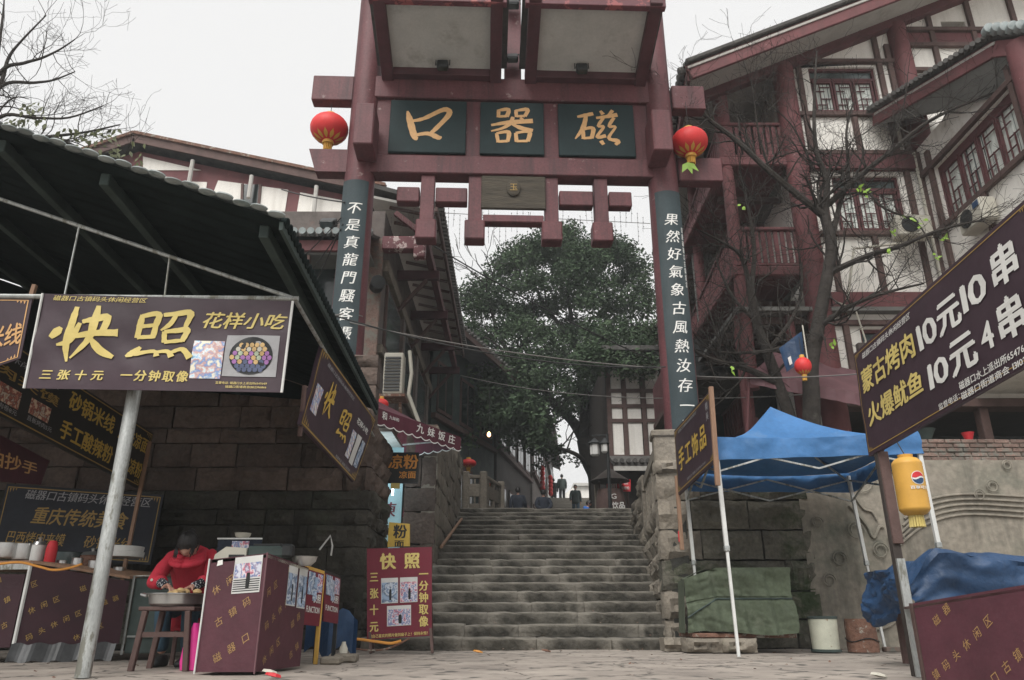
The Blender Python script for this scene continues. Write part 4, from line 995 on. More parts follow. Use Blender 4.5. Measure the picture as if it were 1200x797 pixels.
# ------------------------------------------------------------ left side of the street
# brick house with the wide roof over the stairs
lh = thing('brick_house', 'weathered brick house with a wide bracketed eave behind the left gate column', 'house', (-4, 13.7, 2.95))
def lbox(name, lo, hi, mat, bev=.01, parent=None, **k): m = MB(); m.lohi(lo, hi, bev); return m.build(name, MT[mat], parent or lh, **k)
LX = -2.62
lbox('wall', (-9, 13.7, 2.96), (LX, 22.8, 8.3), 'grey_brick')
lbox('pilaster', (LX - .34, 13.58, 2.96), (LX + .02, 13.69, 7.6), 'brick')
lbox('beam', (LX + .001, 13.75, 6.95), (LX + .12, 22.7, 7.2), 'stone_pale'); lbox('beam', (LX + .001, 13.75, 5.2), (LX + .10, 22.7, 5.38), 'stone_pale')
for y in (16.3, 18.9, 21.5): lbox('pilaster', (LX + .001, y, 3), (LX + .10, y + .35, 6.94), 'grey_brick')
for y in (14.2, 16.8, 19.4):
    f = lbox('window', (LX + .002, y, 5.45), (LX + .06, y + 1.9, 6.85), 'timber'); m = MB(); m.lohi((LX + .0605, y + .1, 5.53), (LX + .066, y + 1.8, 6.77)); m.build('pane', MT['glass'], f)
# eave: soffit, edge board, tile caps, big brackets
for i_ in range(14): m = MB(); m.beam((LX, 14.1 + i_ * .66, 8.62), (-1.64, 14.1 + i_ * .66, 8.40), .05, .06, (0, 0, 1)); m.build('batten', MT['timber'], lh)
ex, ez = -1.60, 8.42
m = MB(); m.prism([(LX - .4, 13.9, 8.75), (ex, 13.9, ez), (ex, 23.2, ez), (LX - .4, 23.2, 8.75)], (0, 0, .06)); m.build('soffit', MT['soffit'], lh)
m = MB(); m.prism([(-3.2, 13.8, 9.0), (ex - .03, 13.8, ez + .12), (ex - .03, 23.3, ez + .12), (-3.2, 23.3, 9.0)], (0, 0, .1)); rf = m.build('roof', MT['tile'], lh)
lbox('eave_board', (ex - .02, 13.82, ez - .06), (ex + .04, 23.25, ez + .12), 'timber')
cap = MB(); cap.lathe((0, 0, 0), [(.06, 0), (.06, .16)], 8, (1, 0, -.1)); cme = cap.mesh('tile_cap', smooth=True, mat=MT['tile'])
for i in range(52):
    o = bpy.data.objects.new('tile_cap', cme); COL.objects.link(o); o.parent = rf; o.location = V((ex - .02, 13.9 + i * .18, ez + .24)) - org(rf)
lbox('beam', (LX, 13.5, 7.32), (ex - .15, 13.72, 7.62), 'red_worn', .02, label='red beam end with peeling white paint'); lbox('beam', (-1.95, 13.3, 7.05), (-1.72, 13.5, 7.55), 'red_worn', .02)
m = MB(); m.beam((-1.85, 13.6, 7.95), (-1.82, 22.6, 7.9), .14, .22, (0, 0, 1), .01); m.build('purlin', MT['timber_red'], lh)
for y in (15.6, 18.0, 20.4, 22.6):
    m = MB(); m.beam((LX, y, 7.72), (-1.66, y, 7.72), .12, .22, (0, 0, 1), .01); m.build('bracket', MT['red_dark'], lh)
    m = MB(); m.beam((LX, y, 6.8), (-1.95, y, 7.6), .08, .10, (0, 1, 0), .01); m.build('brace', MT['timber'], lh)
m = MB(); m.beam((-2.4, 13.62, 8.2), (-1.63, 13.62, 7.55), .10, .12, (0, 1, 0)); m.build('brace', MT['timber_red'], lh)
# front gallery with tiled eave facing the street (behind the left column)
Y3 = 13.0
a = atY(318, 280, Y3); b = atY(404, 268, Y3); zc = a.z
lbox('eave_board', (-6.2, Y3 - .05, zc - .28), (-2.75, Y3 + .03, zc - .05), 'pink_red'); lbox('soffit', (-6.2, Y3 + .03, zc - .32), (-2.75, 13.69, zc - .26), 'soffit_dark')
m = MB(); m.prism([(-6.2, Y3 - .1, zc), (-2.7, Y3 - .1, zc), (-2.7, 14.6, zc + .75), (-6.2, 14.6, zc + .75)], (0, 0, .06)); r3 = m.build('roof', MT['tile'], lh)
cap = MB(); cap.lathe((0, 0, 0), [(.065, 0), (.07, .14)], 9, (0, -1, -.1)); cme = cap.mesh('tile_cap', smooth=True, mat=MT['tile_pale'])
for i in range(22):
    o = bpy.data.objects.new('tile_cap', cme); COL.objects.link(o); o.parent = r3; o.location = V((-6.1 + i * .16, Y3 - .1, zc + .07)) - org(r3)
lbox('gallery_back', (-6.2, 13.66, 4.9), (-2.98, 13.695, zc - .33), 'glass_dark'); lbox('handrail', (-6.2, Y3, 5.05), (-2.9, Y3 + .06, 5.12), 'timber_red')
lbox('gallery_floor', (-6.2, Y3, 4.2), (-2.9, 13.65, 4.35), 'cement')
lbox('post', (-4.02, Y3 + .02, 4.35), (-3.90, Y3 + .14, zc - .33), 'timber'); 
lbox('curtain', (-4.75, 13.58, 5.0), (-4.25, 13.62, 6.4), 'soffit')
for i in range(26):
    lbox('baluster', (-6.15 + i * .125, Y3 + .015, 4.36), (-6.115 + i * .125, Y3 + .045, 5.05), 'timber')
m = MB(); c = atY(441, 336, 13.5); m.lathe(c, [(.14, 0), (.14, .3), (.10, .31)], 14, (.3, -1, -.1)); m.build('flue_pipe', MT['black'], lh, smooth=True)
spot(atY(385, 262, 12.9), (0, -.8, -.6), 'black floodlight standing on the tiled eave left of the gate', 1.5, None)
# air conditioner with slatted front, hanging beside the left column
ac = thing('air_conditioner', 'old air conditioner with a slatted face on the brick wall right of the left column', 'air conditioner', (-2.4, 13.5, 4.6))
c = atY(462, 440, 13.4)
m = MB(); m.box(c, (.36, .32, .80), bev=.02); m.build('housing', MT['cream'], ac)
for i in range(11): m = MB(); m.box(c + V((-.01, -.165, -.33 + i * .062)), (.29, .02, .045), W=(0, .4, 1)); m.build('slat', MT['black'], ac)
m = MB(); m.box(c + V((0, 0, -.45)), (.5, .5, .05)); m.beam(c + V((.15, -.1, -.55)), c + V((.15, .3, -1.1)), .05, .05); m.build('bracket', MT['rust'], ac)
m = MB(); m.tube([c + V((.28, -.1, .45)), c + V((.34, -.12, 0)), c + V((.30, -.1, -.4)), c + V((.5, 0, -.9))], .035, 6); m.build('pipe', MT['cream'], ac)
# gable house far behind, over the canopy
gh = thing('gable_house', 'pale house with purple red timber bands and a shallow gable roof, above the left canopy', 'house', (-10, 21, 2.95))
Y4 = 21
_atY = atY
pk = atY(158, 160, Y4 - .4); rt = atY(412, 213, Y4 - .4); lf_ = atY(100, 190, Y4)
def gz(x): return pk.z + (rt.z - pk.z) / (rt.x - pk.x) * (x - pk.x) if x > pk.x else pk.z + .42 * (x - pk.x)
x0, x1 = pk.x - 2.6, -4.0
m = MB(); m.prism([(x0, Y4, 2.96), (x1, Y4, 2.96), (x1, Y4, gz(x1) - .3), (pk.x, Y4, gz(pk.x) - .3), (x0, Y4, gz(x0) - .3)], (0, 6, 0)); m.build('wall', MT['pink_red'], gh)
def inf(pts, nm='infill'):
    m = MB(); P = [atY(a, b, Y4) for a, b in pts]; m.prism([V((p.x, Y4 - .03, p.z)) for p in P], (0, .028, 0)); m.build(nm, MT['plaster'], gh)
inf([(168, 184), (236, 200), (168, 200)]); inf([(208, 213), (243, 214), (241, 228), (222, 226)]); inf([(256, 212), (338, 223), (332, 262), (240, 252)]); inf([(352, 226), (405, 236), (402, 264), (346, 262)]); inf([(170, 206), (200, 208), (200, 222), (172, 220)])
P = [atY(a, b, Y4) for a, b in ((285, 217), (306, 217), (304, 240), (284, 240))]
w_ = MB(); w_.prism([V((p.x, Y4 - .05, p.z)) for p in P], (0, .019, 0)); wo = w_.build('window', MT['glass_dark'], gh)
m = MB(); m.beam(V((P[0].x, Y4 - .06, P[0].z)), V((P[3].x, Y4 - .06, P[3].z)), .05, .08, (1, 0, 0)); m.beam(V((P[1].x, Y4 - .06, P[1].z)), V((P[2].x, Y4 - .06, P[2].z)), .05, .08, (1, 0, 0)); m.build('frame', MT['timber'], wo)
for x in ((226, 188, 218), (295, 206, 232), (371, 218, 252)):
    a = atY(x[0], x[1], Y4 - .3); b = atY(x[0] - 4, x[2], Y4 - .3); m = MB(); m.tube([a, V((a.x, a.y, b.z))], .07, 8); m.build('downpipe', MT['soffit'], gh)
for xa, xb in ((x0 - .4, pk.x), (pk.x, x1)):
    za, zb = gz(xa), gz(xb)
    m = MB(); m.prism([(xa, Y4 - .4, za), (xb, Y4 - .4, zb), (xb, Y4 + 7, zb), (xa, Y4 + 7, za)], (0, 0, .12)); m.build('roof', MT['tile'], gh)
    m = MB(); m.beam((xa, Y4 - .43, za - .06), (xb, Y4 - .43, zb - .06), .06, .34, (0, 0, 1)); m.build('verge_board', MT['timber'], gh)
    m = MB(); m.beam((xa, Y4 - .48, za + .10), (xb, Y4 - .48, zb + .10), .10, .10, (0, 0, 1)); m.build('verge_tiles', MT['rust'], gh)
# noodle shop in the gap beside the stairs
ns = thing('noodle_shop', 'small bluish lit noodle shop room between the left wall and the pillar wall', 'shop', (-2.8, 12.5, 1.15))
def sbox(name, lo, hi, mat, bev=0., parent=None): m = MB(); m.lohi(lo, hi, bev); return m.build(name, MT[mat], parent or ns)
sbox('back_wall', (-4.1, 13.12, 1.16), (-1.9, 13.18, 3.2), 'shop_wall'); sbox('side_wall', (-4.15, 11.92, 1.16), (-4.10, 13.1, 3.2), 'shop_wall'); sbox('ceiling', (-4.1, 11.92, 3.2), (-1.95, 13.18, 3.26), 'soffit')
m = MB(); m.lohi((-1.98, 12.45, 2.26), (-1.95, 12.48, 2.42), 0); m.tube([(-2.12, 12.5, 2.25), (-2.12, 12.5, 2.02)], .03, 8); m.build('lamp', MT['tube_light'], ns)
pt = bpy.data.lights.new('shop_lamp', 'POINT'); pt.energy = 14; pt.color = (.75, .92, 1); pt.shadow_soft_size = .08
po = bpy.data.objects.new('shop_lamp', pt); COL.objects.link(po); po.location = (-2.2, 12.4, 2.7)
m = MB(); f = plane_fn((-2.42, 13.11, 0), (1, 0, 0), (0, 0, 1)); put(m, '陳', .10, 1.98, .42, 2.26, f, shear=.1); put(m, '氏', .50, 1.98, .75, 2.26, f, shear=.1); put(m, '豆腐腦', .14, 1.68, .62, 1.88, f); m.build('lettering', MT['sign_red'], ns)
sg = thing('shop_sign', 'dark shop sign with orange characters hanging under the maroon awning', 'sign', (-1.9, 12.0, 2.3))
f0 = plane_fn(atY(452, 566, 11.8), (1, 0, 0), (0, 0, 1)); a = atY(452, 566, 11.8); b = atY(491, 530, 11.8)
m = MB(); m.lohi((a.x - .2, 11.81, a.z), (b.x, 11.86, b.z)); m.build('panel', MT['black'], sg)
m = MB(); put(m, '凉粉', .02, .22, .50, .46, f0, bold=.03); m.build('lettering', MT['orange'], sg)
m = MB(); put(m, '凉面', .20, .07, .47, .19, f0, bold=.03); m.build('lettering', MT['orange'], sg)
m = MB(); m.lohi((a.x + .08, 11.80, a.z - .085), (a.x + .22, 11.83, a.z - .002)); m.build('tag', MT['yellow_ink'], sg)
sg = thing('yellow_sign', 'yellow sign board with black characters standing above the maroon photo board', 'sign', (-1.7, 11.2, 1.2))
P = [atY(x, y, 11.0) for x, y in ((454, 641), (480, 640), (480, 614), (456, 612))]
m = MB(); m.prism(P[:4], (0, .05, 0)); m.build('panel', MT['yellow_deep'], sg)
f = plane_fn(P[0], (1, 0, 0), (0, 0, 1)); m = MB(); put(m, '粉', .07, .12, .27, .32, f, bold=.03); put(m, '面', .09, .0, .24, .10, f, bold=.02); m.build('lettering', MT['black'], sg)
# maroon awning over the shop
aw = thing('awning', 'maroon fabric awning with scalloped white trimmed valance over the noodle shop', 'awning', (-2, 11.5, 3.3))
A = V((-1.98, 10.5, 3.22)); B = V((-.86, 12.45, 3.22)); C_ = V((-2.35, 13.4, 3.22)); A2 = V((-2.5, 11.0, 3.5)); T_ = V((-2.0, 12.8, 3.75))
m = MB(); m.grid(lambda u, v: A.lerp(B, u).lerp(V((-2.25, 11.3, 3.62)).lerp(V((-1.75, 12.9, 3.66)), u), v) + V((0, 0, -.05 * math.sin(v * 3.14))), 10, 6); m.grid(lambda u, v: B.lerp(C_, u).lerp(V((-1.75, 12.9, 3.66)), v), 8, 4); m.build('canopy', MT['awning_red'], aw, smooth=True)
def val(P, Q, n, nm, h=.16, mat='awning_red'):
    m = MB(); N = n * 8
    for i in range(N + 1):
        p = P.lerp(Q, i / N); sc_ = .035 * abs(math.sin(math.pi * i / 8)); m.v += [p + V((0, 0, .01)), p + V((0, 0, -h - sc_)), p + V((.004, -.004, -h - sc_)) , p + V((.004, -.004, -h - sc_ - .016))]
    for i in range(N): m.f.append((4 * i, 4 * i + 1, 4 * i + 5, 4 * i + 4))
    v_ = m.build(nm, MT[mat], aw); t = MB()
    for i in range(N):
        t.face([m.v[4 * i + 2], m.v[4 * i + 3], m.v[4 * i + 7], m.v[4 * i + 6]])
    t.build('trim', MT['white_ink'], v_); return v_
val(A, B, 10, 'valance', .2); val(B, C_, 9, 'valance', .15)
f = plane_fn(A + V((0, 0, -.19)), (B - A), (0, 0, 1)); m = MB()
for i, ch in enumerate('九妹饭庄'): put(m, ch, .98 + i * .29, .03, .98 + i * .29 + .2, .19, f, bold=.02, shear=.12, lift=.012)
put(m, '和', .16, .05, .28, .18, f, bold=.02, lift=.012); put(m, '九妹和', .32, .09, .56, .15, f, lift=.012); m.build('lettering', MT['white_ink'], aw)
m = MB()
for p in ((A, V((-2.1, 11.6, 2.9))), (B, V((-1.9, 12.9, 3.2)))): m.tube([p[0] + V((0, .03, -.02)), p[1]], .015, 6)
m.build('arm', MT['steel'], aw)
t = lantern('lantern', atY(447, 474, 12.2), .12, 'small red lantern just above the maroon awning', grp=None, tass=False)
# stone balustrade and upper left fronts
b2 = thing('stone_balustrade', 'pale carved stone balustrade at the top left of the stairs', 'balustrade', (-1, 20.3, 2.955))
for px, y in ((566, 20.2), (587, 21.8), (545, 20.2)):
    c = atY(px, 608, y); m = MB(); m.box((c.x, y, 2.955 + .56), (.2, .2, 1.12), bev=.03); m.build('post', MT['stone_pale'], b2)
for xa, xb, ya, yb in ((atY(548, 600, 20.2).x, atY(564, 600, 20.2).x, 20.2, 20.2), (atY(569, 600, 20.3).x, atY(585, 600, 21.7).x, 20.3, 21.7)):
    a, b = V((xa, ya, 3.35)), V((xb, yb, 3.35)); U = (b - a).normalized(); l = (b - a).length
    for z0_, h in ((3.02, .26), (3.50, .20), (3.86, .09)):
        pass
    mid = (a + b) / 2
    for z_, h, n in ((3.08, .24, 'panel'), (3.50, .34, 'panel')): m = MB(); m.box((mid.x, mid.y, z_ + h / 2 - .1), (l, .09, h), U, bev=.01); m.build(n, MT['stone_pale'], b2)
    for k in (-.42, 0, .42):
        m = MB(); m.box((mid.x + U.x * l * k, mid.y + U.y * l * k, 3.31), (l * .12, .09, .18), U); m.build('mullion', MT['stone_pale'], b2)
        m = MB(); m.box((mid.x + U.x * l * k, mid.y + U.y * l * k, 3.81), (l * .12, .09, .13), U); m.build('mullion', MT['stone_pale'], b2)
    m = MB(); m.box((mid.x, mid.y, 3.93), (l, .14, .10), U, bev=.02); m.build('handrail', MT['stone_pale'], b2)
def street_house(name, label, a, b, z0, z1, wall, depth=6, roof=True, nb=3, fl=2, light=None, ov=.9):
    """house whose front runs a -> b; the front faces right/towards the street"""
    a = V((a[0], a[1], 0)); b = V((b[0], b[1], 0)); U = (b - a).normalized(); N = V((U.y, -U.x, 0)); t = thing(name, label, 'house', (a.x, a.y, z0)); L = (b - a).length
    m = MB(); m.prism([a + V((0, 0, z0)), b + V((0, 0, z0)), b - N * depth + V((0, 0, z0)), a - N * depth + V((0, 0, z0))], (0, 0, z1 - z0)); m.build('wall', MT[wall], t)
    rd = random.Random(int(a.y * 10))
    for f in range(fl):
        zb = z0 + (z1 - z0) * (f + .18) / fl; h = (z1 - z0) / fl * .55
        for k in range(nb):
            u = L * (k + .5) / nb; wv = L / nb * .62
            c = a + U * u + N * .02 + V((0, 0, zb + h / 2)); m = MB(); m.box(c, (wv, .08, h), U); fr = m.build('window', MT['timber'], t)
            for q in (-.25, .25): m = MB(); m.box(c + U * wv * q + N * .042, (wv * .42, .01, h * .86), U); m.build('pane', MT['glass_dark'], fr)
        m = MB(); m.box(a + U * L / 2 + N * .08 + V((0, 0, zb - .22)), (L, .16, .16), U); m.build('floor_beam', MT['timber'], t)
    if roof:
        zr = z1; m = MB(); m.prism([a + N * ov - U * .4 + V((0, 0, zr)), b + N * ov + U * .4 + V((0, 0, zr)), b - N * depth / 2 + U * .4 + V((0, 0, zr + depth * .25)), a - N * depth / 2 - U * .4 + V((0, 0, zr + depth * .25))], (0, 0, .14)); rf = m.build('roof', MT['tile'], t)
        m = MB(); m.box(a + U * L / 2 + N * (ov + .02) + V((0, 0, zr + .02)), (L + .8, .08, .2), U); m.build('eave_board', MT['timber'], t)
        cp_ = MB(); cp_.lathe((0, 0, 0), [(.07, 0), (.07, .12)], 6, tuple(N)); cm = cp_.mesh('tile_cap', mat=MT['tile'])
        for k in range(int(L / .3)):
            o = bpy.data.objects.new('tile_cap', cm); COL.objects.link(o); o.parent = rf; o.location = a + U * (k * .3 + .1) + N * ov + V((0, 0, zr + .2)) - org(rf)
    return t
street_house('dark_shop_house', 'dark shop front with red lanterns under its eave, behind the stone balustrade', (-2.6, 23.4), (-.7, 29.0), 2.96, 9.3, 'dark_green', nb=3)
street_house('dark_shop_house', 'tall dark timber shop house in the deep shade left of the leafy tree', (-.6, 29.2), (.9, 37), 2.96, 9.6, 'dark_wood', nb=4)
street_house('white_infill_house', 'narrow half timbered house with pale infill up the street, behind the lantern strings', (1.0, 37.2), (2.0, 46), 2.96, 10.4, 'grey_brick', nb=5, ov=.6)
street_house('far_house', 'farthest house on the left of the street with a curved roof edge against the sky', (2.1, 46.2), (3.3, 60), 6.86, 11.6, 'soffit_dark', nb=6, ov=.5)
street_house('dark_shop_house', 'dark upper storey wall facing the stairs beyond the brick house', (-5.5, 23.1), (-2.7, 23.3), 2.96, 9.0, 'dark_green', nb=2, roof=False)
# bulb and red lanterns in the shade
t = thing('light_bulb', 'small glowing warm bulb hanging in the dark shop front', 'lamp', atY(573, 509, 23)); m = MB(); c = atY(573, 509, 23); m.lathe(c, [(0, -.09), (.06, -.04), (.05, .03), (.02, .08)], 10); m.build('bulb', MT['bulb'], t, smooth=True)
m = MB(); m.tube([c + V((0, 0, .08)), c + V((0, .2, 1.6))], .01, 4); m.build('cord', MT['cable'], t)
lantern('lantern', atY(549, 543, 20.8), .22, 'dim red lantern hanging at the dark shop front above the balustrade', grp=None, flat=.55)
lantern('lantern', atY(574, 566, 23), .16, 'small dull red lantern behind the balustrade posts', grp=None, flat=.6)
def lant_string(px, y0_, y1_, Y, n, lab):
    t = thing('lantern_string', lab, 'lantern string', atY(px, y1_, Y), 'vertical strings of red lanterns'); a = atY(px, y0_, Y); b = atY(px, y1_, Y); b.x = a.x
    for k in range(n):
        c = a.lerp(b, k / (n - 1)); m = MB(); m.lathe(c, [(.04, -.15), (.11, -.07), (.12, 0), (.11, .07), (.04, .15)], 12); m.build('lantern_ball', MT['lantern_red'], t, smooth=True)
    m = MB(); m.tube([a + V((0, 0, .4)), b], .012, 4); m.build('cord', MT['cable'], t)
lant_string(635.5, 549, 572, 34, 5, 'nearer vertical string of small red lanterns, left of the walkers'); lant_string(645, 560, 578, 38, 5, 'farther vertical string of small red lanterns, beside the walkers')
# pale building at the end of the street
fb = thing('pale_building', 'distant pale multi storey building seen at the end of the street under the tree', 'building', (8, 95, 6.85))
a = atY(663, 592, 95); b = atY(706, 570, 95); z1 = atY(680, 570, 95).z
m = MB(); m.prism([(a.x - .8, 95, 6.86), (b.x + 2, 95, 6.86), (b.x + 2, 95, z1), (a.x + 1.2, 95, z1), (a.x - .8, 95, z1 - 1.4)], (0, 12, 0)); m.build('wall', MT['plaster'], fb)
for r_ in range(4):
    for k in range(5):
        x = a.x + .2 + k * 1.15; m = MB(); m.lohi((x, 94.9, 7.3 + r_ * 1.25), (x + .75, 94.99, 8.2 + r_ * 1.25)); m.build('window', MT['glass'], fb)
m = MB(); m.prism([(a.x + 1, 94.5, z1), (b.x + 2.4, 94.5, z1), (b.x + 2.4, 107, z1), (a.x + 1, 107, z1)], (0, 0, .35)); m.build('roof', MT['soffit'], fb)
# white infill timber house on the right of the plaza
rh = thing('timber_house', 'narrow dark timber house with tall white infill panels, right of the leafy tree', 'house', (4.5, 24, 2.96))
Yh = 24.0
xa, xb = atY(716, 500, Yh).x, 6.2; za, zb = 4.95, 8.9
def rbox(n, lo, hi, mat, bev=0.): m = MB(); m.lohi(lo, hi, bev); return m.build(n, MT[mat], rh)
rbox('wall', (xa - .12, Yh + .05, 2.45), (xb, 30, 8.6), 'dark_wood'); 
cols_ = [atY(x, 480, Yh).x for x in (716, 730, 734, 752, 757, 776)]
for k in range(0, 6, 2):
    for r0, r1 in ((5.3, 6.40), (6.48, 6.90), (6.97, 7.42), (7.50, 8.3)): rbox('infill', (cols_[k] + .03, Yh - .0, r0), (cols_[k + 1] - .03, Yh + .048, r1), 'plaster')
for k, x in enumerate([cols_[0] - .06, (cols_[1] + cols_[2]) / 2, (cols_[3] + cols_[4]) / 2]): rbox('timber_post', (x - .07, Yh - .06, 4.8), (x + .07, Yh - .002, 8.4), 'timber')
for z in (5.25, 6.44, 6.935, 7.46, 8.35): rbox('timber_rail', (cols_[0] - .13, Yh - .05, z - .06), (xb, Yh - .003, z + .06), 'timber')
m = MB(); m.prism([(cols_[0] - .3, Yh - .9, 8.6), (xb, Yh - .9, 8.6), (xb, Yh + 3, 9.8), (cols_[0] - .3, Yh + 3, 9.8)], (0, 0, .15)); m.build('roof', MT['tile'], rh)
m = MB(); m.prism([(cols_[0] - .15, Yh - 1.1, 4.75), (xb, Yh - 1.1, 4.75), (xb, Yh - .07, 5.15), (cols_[0] - .15, Yh - .07, 5.15)], (0, 0, .12)); r3 = m.build('roof', MT['tile'], rh)
for i in range(16): m = MB(); m.lathe((cols_[0] - .1 + i * .2, Yh - 1.1, 4.9), [(.07, 0), (.07, .1)], 8, (0, -1, 0)); m.build('tile_cap', MT['tile'], r3, smooth=True)
rbox('eave_board', (cols_[0] - .15, Yh - 1.12, 4.6), (xb, Yh - 1.06, 4.74), 'soffit')
# red building corner with balcony between the white house and the right column
rc = thing('red_balcony', 'dark red wooden balcony front close behind the right column', 'balcony', (4.2, 17, 3.4))
a = atY(766, 512, 17); b = atY(800, 440, 14.2)
m = MB(); m.beam(V((3.55, 18.0, 5.3)), V((3.35, 13.8, 5.25)), .08, .9, (0, 0, 1), .01); m.build('panel', MT['timber_red'], rc)
m = MB(); m.lathe((3.42, 13.9, 2.4), [(.09, 0), (.09, 4.6)], 12); m.build('post', MT['pink_red'], rc, smooth=True)
m = MB(); m.beam(V((3.55, 18.0, 4.75)), V((3.35, 13.8, 4.70)), .16, .14, (0, 0, 1), .01); m.build('beam', MT['timber'], rc)
m = MB(); m.prism([(3.5, 13.9, 4.7), (5.2, 13.9, 4.7), (5.2, 18, 4.7), (3.6, 18, 4.7)], (0, 0, .05)); m.build('floor', MT['dark_wood'], rc)
m = MB(); m.lohi((3.9, 15.2, 2.41), (4.0, 18.3, 4.69)); m.build('wall', MT['dark_wood'], rc)
# stall, sign, lamp at the head of the stairs
sg = thing('noodle_sign', 'pinkish red sign with a big white character right of the lamp post', 'sign', atY(725, 576, 22)); P = [atY(x, y, 22) for x, y in ((711, 576), (739, 576), (739, 562), (711, 562))]
m = MB(); m.prism(P, (0, .06, 0)); m.build('panel', MT['bright_red'], sg)
f = plane_fn(P[0], (1, 0, 0), (0, 0, 1)); m = MB(); put(m, '面', .06, .05, .32, .33, f, bold=.03); put(m, '小面', .40, .20, .64, .31, f); put(m, '酸辣粉', .40, .05, .67, .15, f, bold=.02); m.build('lettering', MT['white_ink'], sg)
for q_, s_ in ((P[0], .08), (P[1], -.08)): m = MB(); m.tube([q_ + V((s_, .1, 0)), V((q_.x + s_, 22.1, 2.96))], .03, 6); m.build('post', MT['timber'], sg)
bt = thing('thatched_booth', 'small dark booth with a thatched conical roof and white lettering beside the lamp post', 'booth', (3.1, 21.5, 2.96))
c = atY(717, 606, 21.5); cx = c.x
m = MB(); m.lathe((cx, 21.6, 2.96), [(.36, 0), (.42, .3), (.42, .55), (.36, .85)], 16); m.build('barrel_counter', MT['timber'], bt, smooth=True)
m = MB(); m.lathe((cx, 21.6, 4.05), [(.58, 0), (.34, .16), (.06, .36)], 16); m.build('thatch_roof', MT['dark_wood'], bt, smooth=True)
for sx in (-.3, .3): m = MB(); m.tube([(cx + sx, 21.6, 3.8), (cx + sx, 21.6, 4.1)], .03, 5); m.build('post', MT['timber'], bt)
m = MB(); put(m, 'G', -.05 + cx, 3.48, .12 + cx, 3.68, lambda u, v, l=0.: V((u, 21.16 - l, v))); put(m, '饮品', -.02 + cx, 3.22, .34 + cx, 3.42, lambda u, v, l=0.: V((u, 21.16 - l, v)), bold=.02); m.build('lettering', MT['white_ink'], bt)
lp = thing('street_lamp', 'black street lamp with hanging white lantern heads beside the tree trunk', 'street lamp', (2.6, 21, 2.96))
c = atY(711, 520, 20.6); c0 = atY(712, 508, 20.6); X = c.x + .02
m = MB(); m.tube([(X, 20.6, 2.96), (X, 20.6, c0.z)], [.055, .04], 8); m.build('pole', MT['black'], lp)
m = MB(); m.tube([(X - .42, 20.6, c0.z - .06), (X, 20.6, c0.z - .05)], .02, 6); m.tube([(X - .4, 20.6, c0.z - .2), (X, 20.6, c0.z - .25)], .015, 6); m.build('arm', MT['black'], lp)
for dx, s in ((-.36, 1.), (-.08, .75)):
    hd = MB(); hd.lathe((X + dx, 20.6, c0.z - .24 * 1.2), [(.20 * s, 0), (.06, .12), (.02, .16)], 6); h_ = hd.build('lamp_head', MT['black'], lp); q = MB(); q.lathe((X + dx, 20.6, c0.z - .28 - .36 * s), [(.09 * s, 0), (.13 * s, .04), (.13 * s, .30 * s), (.12 * s, .34 * s)], 6); q.build('lamp_glass', MT['lamp_glass'], h_)
cb = thing('metal_cabinet', 'small pale pillar post with a red base at the head of the stairs', 'post', (2.3, 22, 2.96)); c = atY(701, 600, 22)
m = MB(); m.lohi((c.x - .07, 22, 2.96), (c.x + .1, 22.2, 4.05), .02); m.build('column', MT['stone_pale'], cb); m = MB(); m.lohi((c.x - .09, 21.97, 2.96), (c.x + .12, 22.23, 3.15)); m.build('base', MT['sign_red'], cb)
# ------------------------------------------------------------ trees
def leaves(m, centres, n, size, rd, spread):
    for i in range(n):
        c = rd.choice(centres); r_ = spread * (rd.random() ** .5)
        d = V((rd.gauss(0, 1), rd.gauss(0, 1), rd.gauss(0, 1))).normalized(); p = V(c) + V((d.x * r_, d.y * r_, d.z * r_ * .7))
        a = V((rd.gauss(0, 1), rd.gauss(0, 1), rd.gauss(0, .5) - .3)).normalized(); b = a.cross(V((rd.gauss(0, 1), rd.gauss(0, 1), rd.gauss(0, 1)))).normalized()
        s = size * rd.uniform(.6, 1.3); k = len(m.v); m.v += [p, p + a * s * .5 + b * s * .28, p + a * s, p + a * s * .5 - b * s * .28]; m.f.append((k, k + 1, k + 2, k + 3))
def grow(m, p, d, r0, L, depth, rd, tips, up=.1, seg=5, wob=.22, fork=3, minr=.004, sides=5):
    pts = [V(p)]; d = V(d).normalized(); rr = [r0]
    for i in range(seg):
        d = (d + V((rd.gauss(0, wob), rd.gauss(0, wob), rd.gauss(0, wob) + up))).normalized(); pts.append(pts[-1] + d * (L / seg)); rr.append(max(minr, r0 * (1 - .65 * (i + 1) / seg)))
    m.tube(pts, rr, sides, cap=False); tips.append(pts[-1])
    if depth > 0:
        for k in range(fork + (1 if rd.random() < .4 else 0)):
            i = rd.randint(1, seg); q = pts[i]; dd = (pts[i] - pts[i - 1]).normalized(); s = V((rd.gauss(0, 1), rd.gauss(0, 1), rd.gauss(0, 1))); s = (s - dd * s.dot(dd)).normalized()
            grow(m, q, dd * .75 + s * rd.uniform(.5, 1.), rr[i] * .62, L * rd.uniform(.45, .75), depth - 1, rd, tips, up, max(3, seg - 1), wob, fork, minr, max(3, sides - 1))
tr = thing('leafy_tree', 'large dark evergreen tree filling the gap of the gate, leaning trunk by the lamp post', 'tree', (3.2, 30, 2.96))
rd = random.Random(21)
def PT(px, py, Y=30.): return atY(px, py, Y)
m = MB(); tips = []
trunk = [PT(706, 632), PT(704, 600), PT(702, 575), PT(699, 556), PT(690, 538), PT(684, 515)]
m.tube(cat_rom([tuple(p) for p in trunk], 4), [.50, .48, .47, .46, .45, .44, .43, .42, .41, .40, .39, .38, .37, .36, .35, .34, .33, .32, .31, .30, .29], 12); m.build('trunk', MT['bark_dark'], tr, smooth=True)
m = MB()
